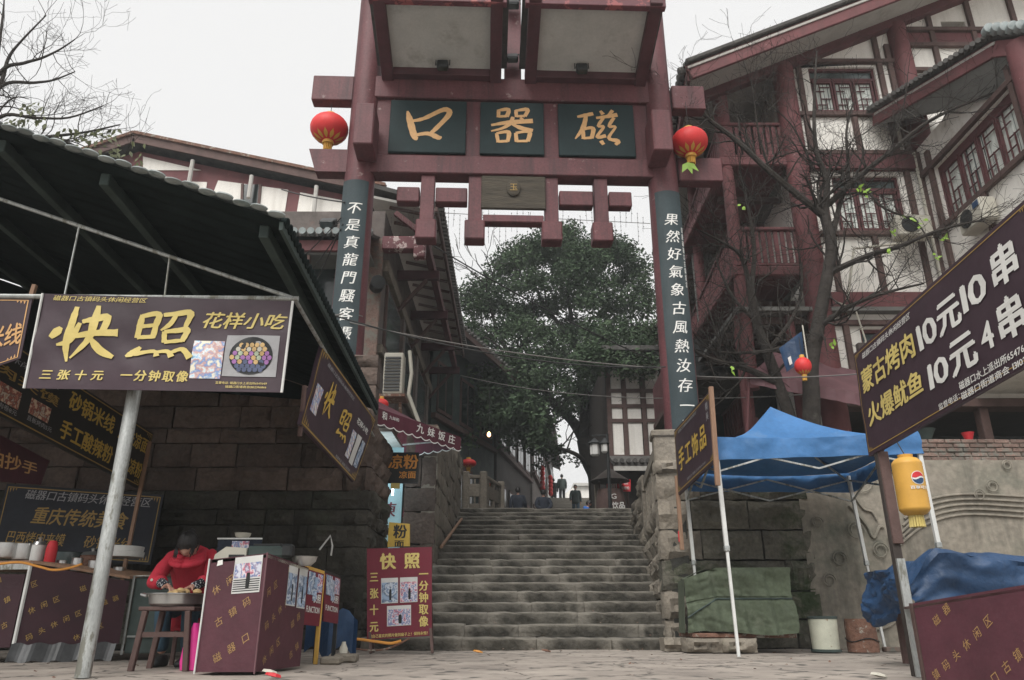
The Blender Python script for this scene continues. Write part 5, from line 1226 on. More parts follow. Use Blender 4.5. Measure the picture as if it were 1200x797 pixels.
limbs = [([(684, 515), (672, 495), (655, 478), (640, 460), (625, 430), (612, 400)], .24), ([(690, 538), (698, 505), (702, 470), (700, 430), (706, 390)], .22), ([(684, 515), (684, 480), (680, 440), (672, 390), (665, 340)], .22),
         ([(690, 552), (680, 536), (664, 528), (648, 524), (636, 520), (628, 512)], .10), ([(702, 500), (715, 470), (728, 440), (735, 400)], .12), ([(650, 470), (620, 470), (595, 455), (575, 430)], .12), ([(640, 460), (600, 420), (580, 380), (572, 340)], .12), ([(672, 400), (640, 360), (620, 320)], .12)]
for pts, r_ in limbs:
    P = cat_rom([tuple(PT(a, b, 30 + rd.uniform(-1.2, 1.2) * (i > 0))) for i, (a, b) in enumerate(pts)], 4); n = len(P)
    m.tube(P, [r_ * (1 - .7 * i / n) for i in range(n)], 8, cap=False)
    for k in range(7):
        i = rd.randint(n // 3, n - 1); grow(m, P[i], (rd.gauss(0, 1), rd.gauss(0, 1), .5), r_ * .35, 2.2, 2, rd, tips, up=.08, fork=2, minr=.012)
m.build('branches', MT['bark_dark'], tr, kind='stuff')
cl = []
# crown outline: rows of (photo y, left x, right x)
rows = [(284, 628, 715), (294, 595, 738), (305, 580, 752), (330, 556, 760), (360, 545, 765), (390, 540, 765), (420, 540, 765), (450, 542, 745), (472, 552, 690), (492, 572, 640), (508, 590, 630)]
for y, a, b in rows:
    n = int((b - a) / 13)
    for k in range(n):
        for rep in range(2):
            px = a + (b - a) * (k + rd.random()) / n; Yd = 30 + rd.uniform(-3.2, 3.2) * math.sin(math.pi * min(.95, max(.05, (px - a) / (b - a))))
            if y > 440 and rd.random() < .35: continue
            cl.append(PT(px, y + rd.uniform(-12, 12), Yd))
cl += [PT(x, y) for x, y in ((640, 526), (628, 505), (700, 468), (716, 462), (758, 345), (545, 345), (640, 276), (668, 270))]
m = MB(); cl += [atY(rd.uniform(690, 765), rd.uniform(385, 432), rd.uniform(23, 28)) for _ in range(26)]; leaves(m, cl, 100000, .145, rd, .74); m.build('crown', MT['leaf'], tr)
m = MB(); leaves(m, [PT(x, y) for x, y in ((640, 530), (652, 527), (662, 530), (630, 545), (676, 540), (655, 540))], 260, .16, rd, .35); m.build('foliage', MT['leaf'], tr)
# a darker tree mass on the left behind the eave
t2 = thing('leafy_tree', 'darker evergreen branch mass hanging over the shop houses left of the main tree', 'tree', (-1.5, 27, 2.96)); m = MB(); cl = [atY(rd.uniform(540, 640), rd.uniform(430, 520), rd.uniform(26, 29)) for _ in range(60)]
leaves(m, cl, 5000, .2, rd, .6); m.build('crown', MT['leaf'], t2); m = MB(); m.tube([(-2.2, 27.5, 2.96), (-2.0, 27.4, 6), (-1.2, 27.3, 9)], [.2, .16, .08], 8); m.build('trunk', MT['bark_dark'], t2)
# bare trees in front of the timbered house
def bare(name, label, base, trunk, limbs, Y, seed, r0, twigs, spare=None):
    rd = random.Random(seed); t = thing(name, label, 'tree', base); P = cat_rom([tuple(atY(a, b, Y)) for a, b in trunk], 4); n = len(P); m = MB()
    m.tube(P, [r0 * (1 - .45 * i / n) for i in range(n)], 12, cap=True); m.build('trunk', MT['bark'], t, smooth=True); tips = []; m = MB()
    for pts, r_, dy in limbs:
        P = cat_rom([tuple(atY(a, b, Y + dy * i / (len(pts) - 1))) for i, (a, b) in enumerate(pts)], 5); n = len(P); rr = [max(.008, r_ * (1 - .8 * i / n)) for i in range(n)]
        m.tube(P, rr, 7, cap=False)
        for k in range(int(n * twigs)):
            i = rd.randint(1, n - 1); d = (V(P[i]) - V(P[i - 1])).normalized()
            grow(m, P[i], d * .5 + V((rd.gauss(0, .7), rd.gauss(0, .5), rd.gauss(.25, .6))), max(.007, rr[i] * .42), rd.uniform(.5, 1.2), 2, rd, tips, up=.05, fork=3, minr=.003, sides=4)
    m.build('branches', MT['bark'], t, kind='stuff'); return t, tips
t, tips = bare('bare_tree', 'tall bare tree with a dark trunk and spreading limbs behind the blue tent', atY(950, 540, 11.9), [(951, 530), (951, 470), (950, 430), (957, 390), (966, 342), (974, 290), (966, 252)], [
 ([(966, 254), (944, 236), (903, 202), (862, 164), (831, 140), (812, 118), (803, 100)], .075, -.6), ([(966, 254), (969, 212), (957, 178), (954, 130), (957, 60)], .07, -.3), ([(970, 240), (1009, 205), (1043, 178), (1087, 143), (1145, 116), (1195, 100)], .06, -1.2),
 ([(974, 285), (984, 240), (994, 205), (992, 154), (1000, 120)], .055, .2), ([(967, 322), (1016, 300), (1053, 289), (1100, 270), (1150, 258)], .06, -1.), ([(958, 385), (990, 362), (1031, 345), (1083, 332)], .055, -1.), ([(951, 440), (937, 406), (895, 412), (846, 413), (815, 402)], .05, .3),
 ([(903, 202), (890, 160), (884, 120), (880, 95)], .025, -.4), ([(1009, 205), (1030, 240), (1075, 262), (1095, 300)], .03, -.5), ([(954, 200), (930, 150), (905, 125)], .025, 0), ([(1043, 178), (1060, 120), (1064, 85)], .02, -.2)], 11.9, 5, .15, 1.0)
m = MB(); rd = random.Random(9)
for px, py in ((1012, 225), (1008, 222), (1017, 228), (1065, 258), (1075, 262), (1086, 256), (1050, 270), (1096, 300), (872, 242), (1104, 280), (1040, 295), (975, 405), (860, 430)):
    for _ in range(3):
        c = atY(px + rd.uniform(-4, 4), py + rd.uniform(-4, 4), 11.2); leafcard(m, c, rd.uniform(.07, .13), .028, (rd.gauss(0, 1), -.3, rd.gauss(-.3, .8)), (rd.gauss(0, .4), -1, .4))
m.build('leaves', MT['leaf_fresh'], t, kind='stuff')
bare('bare_tree', 'second bare tree leaning left, its trunk between the couplet column and the taller bare tree', atY(925, 530, 12.4), [(934, 520), (918, 466), (899, 413), (886, 376), (878, 330)], [
 ([(878, 330), (868, 300), (850, 286), (820, 270)], .05, -.3), ([(880, 345), (884, 290), (876, 240), (866, 200)], .05, 0), ([(899, 413), (930, 370), (940, 330), (935, 290)], .045, .3), ([(912, 450), (880, 434), (848, 425), (820, 415), (803, 400)], .07, -.5), ([(886, 376), (860, 350), (845, 320), (838, 300)], .04, .2), ([(848, 425), (836, 380), (825, 350)], .03, 0)], 12.4, 15, .115, 1.1)
t, tips = bare('bare_tree', 'bare tree reaching in from the top left corner over the canopy', atY(-60, 700, 12.0), [(-40, 620), (-40, 400), (-35, 220), (-30, 120)], [
 ([(-30, 160), (0, 100), (10, 68), (25, 48), (54, 18)], .05, 0), ([(-30, 150), (0, 85), (28, 74), (49, 68), (70, 58), (88, 46)], .045, -.2), ([(-30, 160), (0, 102), (40, 97), (62, 94), (88, 84)], .045, 0), ([(-30, 180), (0, 137), (40, 138), (80, 138), (121, 124)], .045, 0), ([(-30, 190), (20, 165), (60, 160), (100, 155), (141, 146)], .05, .2), ([(-30, 170), (10, 118), (34, 116)], .025, 0), ([(-10, 120), (2, 30), (5, 0)], .04, 0), ([(60, 160), (85, 170), (110, 185), (140, 190)], .04, .3)], 12.0, 33, .16, .36)
m = MB()
for k in range(190):
    px, py = rd.choice([(rd.uniform(60, 110), rd.uniform(150, 175)), (rd.uniform(100, 140), rd.uniform(150, 185)), (rd.uniform(0, 25), rd.uniform(138, 158)), (rd.uniform(120, 170), rd.uniform(165, 200)), (rd.uniform(25, 55), rd.uniform(120, 145))])
    c = atY(px, py, 12.1 + rd.uniform(-.3, .4)); leafcard(m, c, rd.uniform(.10, .18), .035, (rd.gauss(0, .8), rd.gauss(0, .4), -1), (rd.gauss(0, .6), -1, rd.gauss(0, .4)))
m.build('leaves', MT['leaf_olive'], t, kind='stuff')
# flag and round lantern hanging by the bare trees
fl = thing('flag', 'blue and white flag hanging among the branches left of the trunk', 'flag', atY(928, 410, 11.5)); a = atY(940, 388, 11.5); b = atY(913, 408, 11.5); c = atY(922, 436, 11.5); d = atY(944, 420, 11.5)
m = MB(); m.grid(lambda u, v: b.lerp(a, u).lerp(c.lerp(d, u), v) + V((0, .03 * math.sin(u * 7), 0)), 8, 6); m.build('cloth', MT['tarp_blue'], fl); m = MB(); m.grid(lambda u, v: b.lerp(a, .2 + .5 * u).lerp(c.lerp(d, .2 + .5 * u), .55 + .3 * v) + V((0, .03 * math.sin(u * 3.5) - .012, 0)), 6, 3); m.build('white_patch', MT['white_ink'], fl)
m = MB(); m.tube([a + V((.02, 0, .1)), d + V((.03, 0, -.15))], .012, 5); m.build('staff', MT['cream'], fl)
lantern('lantern', atY(941, 429, 11.3), .13, 'red and yellow round lantern beside the blue flag', grp=None, flat=1.1)
# ------------------------------------------------------------ stalls in the foreground
def quadfn(q):
    BL, BR, TR, TL = [V(p) for p in q]; N = (BR - BL).cross(TL - BL).normalized()
    return (lambda u, v, l=0.: BL.lerp(BR, u).lerp(TL.lerp(TR, u), v) + N * l), N
def sign(name, label, q, mat, texts=(), cat='sign', thick=.02, wr=0., pics=(), frame=None, fw=.02, parent=None, ext=(0., 1.), grp=None, part='panel'):
    """quad q = BL, BR, TR, TL as the reader sees it; texts: (string, u0, v0, u1, v1, material, options)"""
    f0, N = quadfn(q)
    def f(u, v, l=0.):
        w_ = wr * (math.sin(u * 19 + v * 5) * .5 + math.sin(u * 7 - v * 9) * .6 + .5 * math.sin(u * 41 + v * 17) * .4) * math.sin(math.pi * min(1, max(0, v))) if wr else 0
        return f0(u, v, l + w_)
    t = parent or thing(name, label, cat, f0(.5, 0), grp); e0, e1 = ext
    m = MB(); nu, nv = (48, 14) if wr else (1, 1)
    m.grid(lambda u, v: f(e0 + (e1 - e0) * u, v), nu, nv)
    if thick:
        b = len(m.v); m.grid(lambda u, v: f(e0 + (e1 - e0) * (1 - u), v, -thick), nu, nv)
        for a, c in (((e0, 0), (e1, 0)), ((e1, 0), (e1, 1)), ((e1, 1), (e0, 1)), ((e0, 1), (e0, 0))):
            n = 24 if wr else 1
            for i in range(n):
                p = (a[0] + (c[0] - a[0]) * i / n, a[1] + (c[1] - a[1]) * i / n); r_ = (a[0] + (c[0] - a[0]) * (i + 1) / n, a[1] + (c[1] - a[1]) * (i + 1) / n)
                m.face([f(*p), f(*p, -thick), f(*r_, -thick), f(*r_)])
    pn = m.build(part, MT[mat], t, smooth=bool(wr))
    by = {}
    for T_ in texts:
        s, u0, v0, u1, v1, mt = T_[:6]; o = T_[6] if len(T_) > 6 else {}
        mb = by.setdefault((mt, len(s) > 6), MB()); put(mb, s, u0, v0, u1, v1, f, **{'lift': .006, **o})
    for (mt, _), mb in by.items(): mb.build('lettering', MT[mt], pn)
    for u0, v0, u1, v1, mt, nm in pics:
        mb = MB(); mb.grid(lambda u, v: f(u0 + (u1 - u0) * u, v0 + (v1 - v0) * v, .005), 8 if wr else 1, 6 if wr else 1); mb.build(nm, MT[mt], pn)
    if frame:
        mt, bw, ins = frame; mb = MB(); H_ = (f0(0, 1) - f0(0, 0)).length; L_ = (f0(1, 0) - f0(0, 0)).length; iu, iv = ins / L_, ins / H_; bu, bv = bw / L_, bw / H_
        for u0, v0, u1, v1 in ((iu, iv, 1 - iu, iv + bv), (iu, 1 - iv - bv, 1 - iu, 1 - iv), (iu, iv + bv, iu + bu, 1 - iv - bv), (1 - iu - bu, iv + bv, 1 - iu, 1 - iv - bv)):
            mb.grid(lambda u, v: f(u0 + (u1 - u0) * u, v0 + (v1 - v0) * v, .004), 40 if wr else 1, 12 if wr else 1)
        for cu, cv in ((iu, iv), (1 - iu, iv), (iu, 1 - iv), (1 - iu, 1 - iv)):   # corner flourishes
            su, sv = (1 if cu < .5 else -1), (1 if cv < .5 else -1)
            for k in range(3): a = (cu + su * (1.5 + k * 2.0) * bu * 1.5, cv + sv * bv * 1.5); mb.face([f(a[0], a[1], .0045), f(a[0] + su * bu * 2, a[1], .0045), f(a[0] + su * bu, a[1] + sv * bv * (5 - k * 1.3), .0045)])
        mb.build('border', MT[mt], pn)
    return t, f
LINE = '磁器口古镇码头休闲经营区'
LINE2 = '磁器口古镇码头休闲区'
mk('skirt', (.06, .063, .066), rough=.4, ns=6, na=.4); mk('violet', (.34, .16, .38), ns=30); mk('leaf_pale', (.40, .46, .34), ns=30); mk('slate_ball', (.10, .12, .20), ns=30)
# ---- canopy with shell tiles along its edges
cn = thing('canopy', 'big dark corrugated canopy roof with pale tile edge over the left stalls', 'canopy', (-3, 7, 2.9))
def cz(x, y=0): return 2.93 + .354 * (-1.61 - x)
def cxe(y): return -1.61 - .048 * (y - 4.6)
m = MB(); m.grid(lambda u, v: (lambda y: (lambda x: V((x, y, cz(x) + .012 * math.sin(y * 33) + .004 * math.sin(x * 20) + .02)))(cxe(y) + (-9.5 - cxe(y)) * u))(4.6 + 5.4 * v), 40, 190); m.build('roof_sheet', MT['roof_dark'], cn, smooth=True)
m = MB(); m.grid(lambda u, v: (lambda y: (lambda x: V((x, y, cz(x) + .05 + .012 * math.sin(y * 33))))(cxe(y) + (-9.5 - cxe(y)) * (1 - u)))(4.6 + 5.4 * v), 20, 190); m.build('roof_top', MT['tile_pale'], cn, smooth=True)
for x in (-1.80, -3.02, -3.85, -5.1, -6.3):
    m = MB(); m.box((x - .1, 7.35, cz(x) - .045), (.07, 5.2, .10), (1, .05, 0), bev=.006); m.build('purlin', MT['dark_green'], cn)
cap = MB(); cap.loft([ell((0, 0, z), (a, 0, 0), (0, b, 0), 12) for z, a, b in ((-.008, .05, .03), (-.002, .075, .045), (.006, .075, .045), (.012, .045, .03))]); cme = cap.mesh('tile_cap', smooth=True, mat=MT['tile_pale'])
for i in range(44):
    x = -1.63 - i * .126; z = cz(x) + .045 + (.012 if i % 2 else 0)
    o = bpy.data.objects.new('tile_cap', cme); COL.objects.link(o); o.parent = cn; o.location = V((x, 4.57, z)) - org(cn); o.rotation_euler = (R(-8), R(8) + (.08 if i % 2 else 0), rd.uniform(-.1, .1)); o.scale = (.85, .85, rd.uniform(.8, 1.2))
cap = MB(); cap.lathe((0, 0, 0), [(.036, 0), (.04, .05), (.03, .055)], 9, (1, 0, -.2)); cme = cap.mesh('tile_cap', smooth=True, mat=MT['roof_dark'])
for i in range(56):
    y = 4.66 + i * .095; o = bpy.data.objects.new('tile_cap', cme); COL.objects.link(o); o.parent = cn; o.location = V((cxe(y) - .01, y, cz(cxe(y)) + .04)) - org(cn)
m = MB(); m.beam((cxe(4.6) + .01, 4.6, cz(cxe(4.6)) - .02), (cxe(10) + .01, 10, cz(cxe(10)) - .02), .025, .06, (0, 0, 1)); m.build('edge_board', MT['dark_green'], cn)
m = MB(); m.face([(-9.5, 9.99, 3.7), (-2.35, 9.99, 3.15), (-2.35, 9.99, cz(-2.35)), (-9.5, 9.99, cz(-9.5))]); m.lohi((-9.6, 4.7, 0), (-9.5, 10, 5.7)); m.build('back_sheet', MT['roof_dark'], cn)
# pipe truss and posts
YB = 5.2
A = atY(345, 350, YB); A0 = atY(-40, 347, YB); Bq = atY(-60, 213, YB)
m = MB(); m.tube([A, Bq], .016, 8); m.build('pipe', MT['steel'], cn, smooth=True)
m = MB(); m.tube([A + V((.03, 0, 0)), A0], .020, 8); m.build('pipe', MT['steel'], cn, smooth=True)
for p, q in (((93, 264), (76, 345)), ((199, 300), (193, 347))): m = MB(); m.tube([atY(*p, YB), atY(*q, YB)], .008, 6); m.build('hanger', MT['steel'], cn, smooth=True)
a = atY(97, 792, 5.35); m = MB(); m.tube([(a.x, a.y, 0), (a.x, a.y, 2.66)], .049, 16); m.build('post', MT['steel'], cn, smooth=True)
m = MB(); m.tube([A + V((0, 0, 0)), V((-1.72, 7.2, 2.62)), V((-1.86, 9.9, 2.66))], .016, 8); m.build('pipe', MT['steel'], cn, smooth=True)
# ---- main banner
q = [atY(28, 455, YB - .05), atY(330, 460, YB - .05), atY(343, 353, YB - .05), atY(50, 344, YB - .05)]
bt_, f = sign('banner', 'wide purple brown banner with big yellow brush characters hanging from the canopy pipe', q, 'purple_cloth', [
  (LINE, .045, .925, .42, .985, 'yellow_ink', {'shear': .2}), ('快', .055, .27, .34, .88, 'yellow_ink', {'brush': True}), ('照', .375, .32, .635, .86, 'yellow_ink', {'brush': True}),
  ('花样小吃', .645, .67, .975, .86, 'yellow_ink', {'shear': .25, 'bold': .02}), ('三张十元', .05, .09, .30, .20, 'yellow_ink', {'shear': .15, 'bold': .03, 'space': .35}), ('一分钟取像', .365, .09, .63, .21, 'yellow_ink', {'shear': .12, 'bold': .03, 'space': .12}),
  ('监督电话：磁器口水上派出所65476419', .74, .075, .94, .105, 'yellow_ink', {}), ('磁器口街道商会13102396866', .78, .035, .94, .065, 'yellow_ink', {})],
  cat='banner', thick=.004, wr=.012, pics=[(.76, .16, .97, .60, 'grey_ink', 'printed_photo'), (.635, .13, .755, .53, 'photo_poster', 'printed_photo'), ], part='cloth')
# the printed dish: plate with coloured balls
m = MB(); fl_ = lambda u, v, l=0.: f(u, v, l); cu, cv = .865, .38
ring = [fl_(cu + .085 * math.cos(t), cv + .20 * math.sin(t), .008) for t in [k * math.pi / 14 for k in range(28)]]; m.face(ring); m.build('plate_print', MT['black'], bt_)
for row, (rv, n, mats_) in enumerate(((.10, 5, ('dough',)), (.06, 6, ('dough', 'cream')), (.02, 7, ('leaf_pale', 'dough', 'violet')), (-.02, 8, ('leaf_pale', 'violet', 'violet', 'dough')), (-.06, 7, ('slate_ball', 'violet', 'dough')), (-.10, 6, ('slate_ball',)), (-.135, 5, ('slate_ball',)))):
    for k in range(n):
        u = cu + (k - (n - 1) / 2) * .021; m = MB(); m.face([fl_(u + .0095 * math.cos(t), cv + rv * 1.1 + .026 * math.sin(t), .012) for t in [j * math.pi / 4 for j in range(8)]]); m.build('ball_print', MT[mats_[(k + row) % len(mats_)]], bt_)
for p, r_ in (((50, 344), (28, 455)), ((343, 353), (330, 460))): m = MB(); m.tube([atY(*p, YB - .055), atY(*r_, YB - .055)], .010, 6); m.build('edge_tube', MT['white_steel'], bt_)
# ---- neighbour banner at the far left
q = [atY(-70, 452, YB), atY(24, 420, YB), atY(38, 350, YB), atY(-60, 348, YB)]
sign('banner', 'dark brown banner corner with gold border at the left edge of the frame', q, 'purple_cloth', [('砂锅米线', .1, .25, .96, .62, 'gold', {'bold': .02})], cat='banner', thick=.01, frame=('gold', .008, .02), part='cloth')
m = MB(); m.beam(atY(41, 334, YB + .06), atY(14, 420, YB + .06), .03, .03); tag(m.build('wooden_stick', MT['wood']), 'bare wooden stick between the two canopy banners', 'stick')
# ---- black sign boards seen at an angle
X = -4.2
q = [(X, 4.66, 2.02), atX(162, 572, X), atX(180, 508, X), (X, 4.6, 2.62)]
ka = (5.77 - 4.6) / (8.63 - 4.6)
U_ = lambda u: ka + (1 - ka) * u
sign('menu_board', 'black hanging menu board with yellow noodle names and small food photos, left', q, 'black_cloth', [
  ('砂锅米线', U_(.39), .58, U_(.70), .88, 'yellow_deep', {'bold': .03}), ('川味凉面', U_(.74), .58, U_(.985), .86, 'yellow_deep', {'bold': .03}), ('手工酸辣粉', U_(.38), .12, U_(.74), .42, 'yellow_deep', {'bold': .03}), ('川味凉粉', U_(.77), .14, U_(.985), .42, 'yellow_deep', {'bold': .03}),
  ('巴西烤肉夹馍', .05, .50, U_(.34), .66, 'gold_dim', {'bold': .02}), (LINE, .06, .74, U_(.32), .84, 'grey_ink', {'shear': .2}), ('烤肉卷8元', U_(.03), .09, U_(.15), .17, 'grey_ink', {}), ('直板烤肉5元', U_(.20), .12, U_(.34), .20, 'grey_ink', {})],
  pics=[(U_(.04), .18, U_(.15), .42, 'photo_food', 'printed_photo'), (U_(.20), .22, U_(.31), .44, 'photo_food', 'printed_photo'), (.12, .15, .24, .42, 'photo_food', 'printed_photo')], frame=('gold_dim', .012, .02), thick=.03)
m = MB(); a = atX(166, 574, X + .03); b = atY(131, 740, 8.46); m.beam(a + V((0, 0, .55)), b, .035, .03, (0, 1, 0)); tag(m.build('wooden_stick', MT['wood']), 'brown wooden batten hanging down from the black menu board', 'stick')
q = [atX(-60, 560, -4.6), atX(48, 568, -4.6), atX(58, 540, -4.6), atX(-60, 478, -4.6)]
sign('menu_board', 'dark red board corner with yellow characters below the black menu board, at the left edge', q, 'maroon_cloth', [('红油抄手', .15, .30, .90, .72, 'gold', {'bold': .02})])
q = [atY(-12, 650, 9.7), atY(176, 662, 9.7), atY(192, 580, 9.7), atY(8, 567, 9.7)]
sign('banner', 'dim navy banner with dull gold characters on the back wall behind the stall', q, 'navy_cloth', [
  (LINE, .13, .80, .93, .95, 'grey_ink', {'shear': .2}), ('重庆传统美食', .20, .46, .80, .72, 'gold_dim', {'shear': .2, 'bold': .02}), ('巴西烤肉夹馍', .07, .17, .44, .36, 'gold_dim', {'shear': .15, 'bold': .012}), ('砂锅米线', .56, .17, .86, .36, 'gold_dim', {'shear': .15, 'bold': .012})], cat='banner', thick=.01, frame=('gold_dim', .012, .03), part='cloth')
# ---- side sign along the eave
q = [atX(352, 497, -1.68), atX(415, 565, -1.68), atX(440, 492, -1.68), atX(378, 405, -1.68)]
sign('side_sign', 'slanting purple sign with gold border and two yellow characters under the right canopy edge', q, 'purple_cloth', [
  ('快', .17, .30, .31, .78, 'yellow_deep', {'brush': True}), ('照', .44, .26, .61, .68, 'yellow_deep', {'brush': True}), (LINE, .10, .85, .55, .91, 'grey_ink', {'shear': .2}), ('花样小吃', .70, .66, .93, .76, 'white_ink', {'bold': .02}), ('监督电话：磁器口派出所', .55, .04, .85, .08, 'grey_ink', {})],
  wr=.006, pics=[(.05, .22, .14, .56, 'photo_poster', 'printed_photo'), (.68, .16, .76, .54, 'photo_poster', 'printed_photo'), (.78, .14, .86, .56, 'lamp_glass', 'printed_photo'), (.88, .16, .95, .54, 'photo_b', 'printed_photo')], frame=('gold_dim', .018, .015), thick=.03)
m = MB(); a = atX(357, 452, -1.7); m.tube([a, a + V((0, 0, -.42))], .02, 6); tag(m.build('pole_end', MT['timber']), 'dark pole end beside the near edge of the slanting sign', 'pole')
# ---- printed cloth counters
def diag(mb, f0, L, H, seed=0, size=.062, mat='gold_dim', ang=33):
    rd = random.Random(seed); ca, sa = math.cos(R(ang)), math.sin(R(ang)); nrm = lambda u, v, l: f0(u / L, v / H, l); n = 0
    s = LINE2; j = -6
    while j < 14:
        off = j * .205; k = rd.randint(0, 9); t = -.3
        while t < 2.2:
            cu, cv = t * ca - off * sa * 1.0, t * sa + off * ca
            if .045 < cu < L - .045 and .045 < cv < H - .045:
                def g(a, b, l, cu=cu, cv=cv): return nrm(cu + (a * ca - b * sa) - 0, cv + (a * sa + b * ca), l)
                put(mb, s[k % len(s)], -size / 2, -size / 2, size / 2, size / 2, g, shear=.2, bold=.0, lift=.003); n += 1
            k += 1; t += size * (1.75 if k % len(s) else 4)
        j += 1
def printed(parent, q, mat, seed, nm='printed_panel', L=None, H=None, size=.062):
    f0, N = quadfn(q); L = L or (V(q[1]) - V(q[0])).length; H = H or (V(q[3]) - V(q[0])).length
    m = MB(); m.grid(lambda u, v: f0(u, v), 6, 6); b = MB(); m.grid(lambda u, v: f0(1 - u, v, -.015), 1, 1)
    for a, c in (((0, 0), (1, 0)), ((1, 0), (1, 1)), ((1, 1), (0, 1)), ((0, 1), (0, 0))): m.face([f0(*a), f0(*a, -.015), f0(*c, -.015), f0(*c)])
    p = m.build(nm, MT[mat], parent); t = MB(); diag(t, f0, L, H, seed, size); t.build('lettering', MT['gold_dim' if mat == 'maroon_dark' else 'print_gold'], p); return f0
st1 = thing('photo_stall', 'maroon photo stall box printed with slanting gold characters, right of the woman', 'stall', (-1.95, 6, 0))
PA, PB, PC, PD = V((-2.207, 5.7, 0)), V((-1.79, 5.7, 0)), V((-1.66, 6.4, 0)), V((-2.12, 6.45, 0))
hz = lambda p, z: V((p.x, p.y, z))
f1 = printed(st1, [hz(PA, .012), hz(PB, .012), hz(PB, .81), hz(PA, .765)], 'maroon_cloth', 3)
f2 = printed(st1, [hz(PB, .012), hz(PC, .012), hz(PC, .75), hz(PB, .81)], 'maroon_cloth', 5)
printed(st1, [hz(PD, .012), hz(PA, .012), hz(PA, .765), hz(PD, .74)], 'maroon_cloth', 6)
m = MB(); m.prism([hz(PA, .74), hz(PB, .78), hz(PC, .72), hz(PD, .72)], (0, 0, .02)); m.build('table_top', MT['cream'], st1)
for p, h in ((PA, .77), (PB, .815)): m = MB(); m.tube([hz(p, 0) + V((0, -.006, 0)), hz(p, h) + V((0, -.006, 0))], .006, 5); m.build('edge_trim', MT['white_steel'] if p is PA else MT['pink_cloth'], st1)
def photo(f0, u0, v0, u1, v1, parent, kind):
    g = lambda u, v, l: f0(u0 + (u1 - u0) * u, v0 + (v1 - v0) * v, l)
    m = MB(); m.face([g(0, 0, .004), g(1, 0, .004), g(1, 1, .004), g(0, 1, .004)]); base = m.build('photo_print', MT['lamp_glass'], parent)
    m = MB(); m.face([g(.03, .42 if kind == 'zebra' else .03, .0055), g(.97, .42 if kind == 'zebra' else .03, .0055), g(.97, .82, .0055), g(.03, .82, .0055)]); m.build('crowd_print', MT['photo_a' if kind != 'view' else 'photo_b'], base)
    m = MB()
    if kind == 'zebra':
        for k in range(6): m.face([g(.03, .05 + k * .06, .006), g(.97, .05 + k * .06, .006), g(.97, .075 + k * .06, .006), g(.03, .075 + k * .06, .006)])
    m.face([g(.48, .12, .0065), g(.60, .12, .0065), g(.62, .35, .0065), g(.47, .35, .0065)]); m.face([g(.47, .35, .0065), g(.62, .35, .0065), g(.60, .55, .0065), g(.49, .55, .0065)]); m.build('figure_print', MT['charcoal'], base)
photo(f1, .45, .665, .93, .99, st1, 'zebra'); photo(f2, .50, .58, .72, .96, st1, 'view'); photo(f2, .76, .57, .97, .97, st1, 'view')
m = MB(); m.face([f1(.14, .93, .004), f1(.24, .94, .004), f1(.23, .985, .004), f1(.15, .98, .004)]); m.build('torn_patch', MT['white_ink'], st1)
# things standing on the stall
pr = thing('printer', 'small white photo printer on the left of the maroon stall top', 'printer', atY(273, 655, 6.0)); c = atY(270, 650, 6.05)
m = MB(); m.prism([c + V(p) for p in ((-.13, 0, -.06), (.12, 0, -.06), (.12, 0, .05), (-.04, 0, .06), (-.12, 0, .0))], (0, .22, 0)); m.build('housing', MT['cream'], pr)
m = MB(); m.box(c + V((.05, -.003, -.01)), (.12, .01, .02)); m.build('slot', MT['black'], pr)
pr = thing('printer', 'dark flat printer at the right of the maroon stall top', 'printer', atY(315, 655, 6.1)); c = atY(312, 650, 6.1)
m = MB(); m.box(c + V((0, .1, .02)), (.30, .26, .09), bev=.02); m.build('housing', MT['dark_green'], pr); m = MB(); m.box(c + V((0, .1, .075)), (.22, .2, .02), bev=.005); m.build('lid', MT['black'], pr)
m = MB(); m.box(c + V((.16, .02, .03)), (.09, .10, .10), bev=.015); m.build('side_unit', MT['black'], pr)
bx = thing('display_board', 'small framed picture board standing behind the two printers', 'board', atY(282, 650, 6.35)); c = atY(281, 638, 6.38)
m = MB(); m.box(c + V((0, 0, -.04)), (.36, .02, .17), bev=.004); m.build('panel', MT['navy'], bx); m = MB(); m.box(c + V((0, -.012, .045)), (.37, .01, .012)); m.build('top_rail', MT['white_steel'], bx); m = MB(); m.box(c + V((.01, -.012, -.02)), (.14, .004, .09)); m.build('picture', MT['photo_a'], bx)
def bowl(px, py, Y, r, h, mat, lab, name='bowl', grp=None):
    c = atY(px, py, Y); m = MB(); m.lathe(c, [(r * .55, 0), (r * .92, h * .5), (r, h), (r * 1.06, h), (r * .95, h * .9), (r * .5, h * .25)], 24); return tag(m.build(name, MT[mat], smooth=True), lab, name.replace('_', ' '), grp)
bowl(284, 632, 6.42, .065, .05, 'cream', 'white bowl on top of the picture board behind the printers'); bowl(356, 663, 6.25, .10, .07, 'alu', 'wide steel basin at the back right corner of the maroon stall', 'basin')
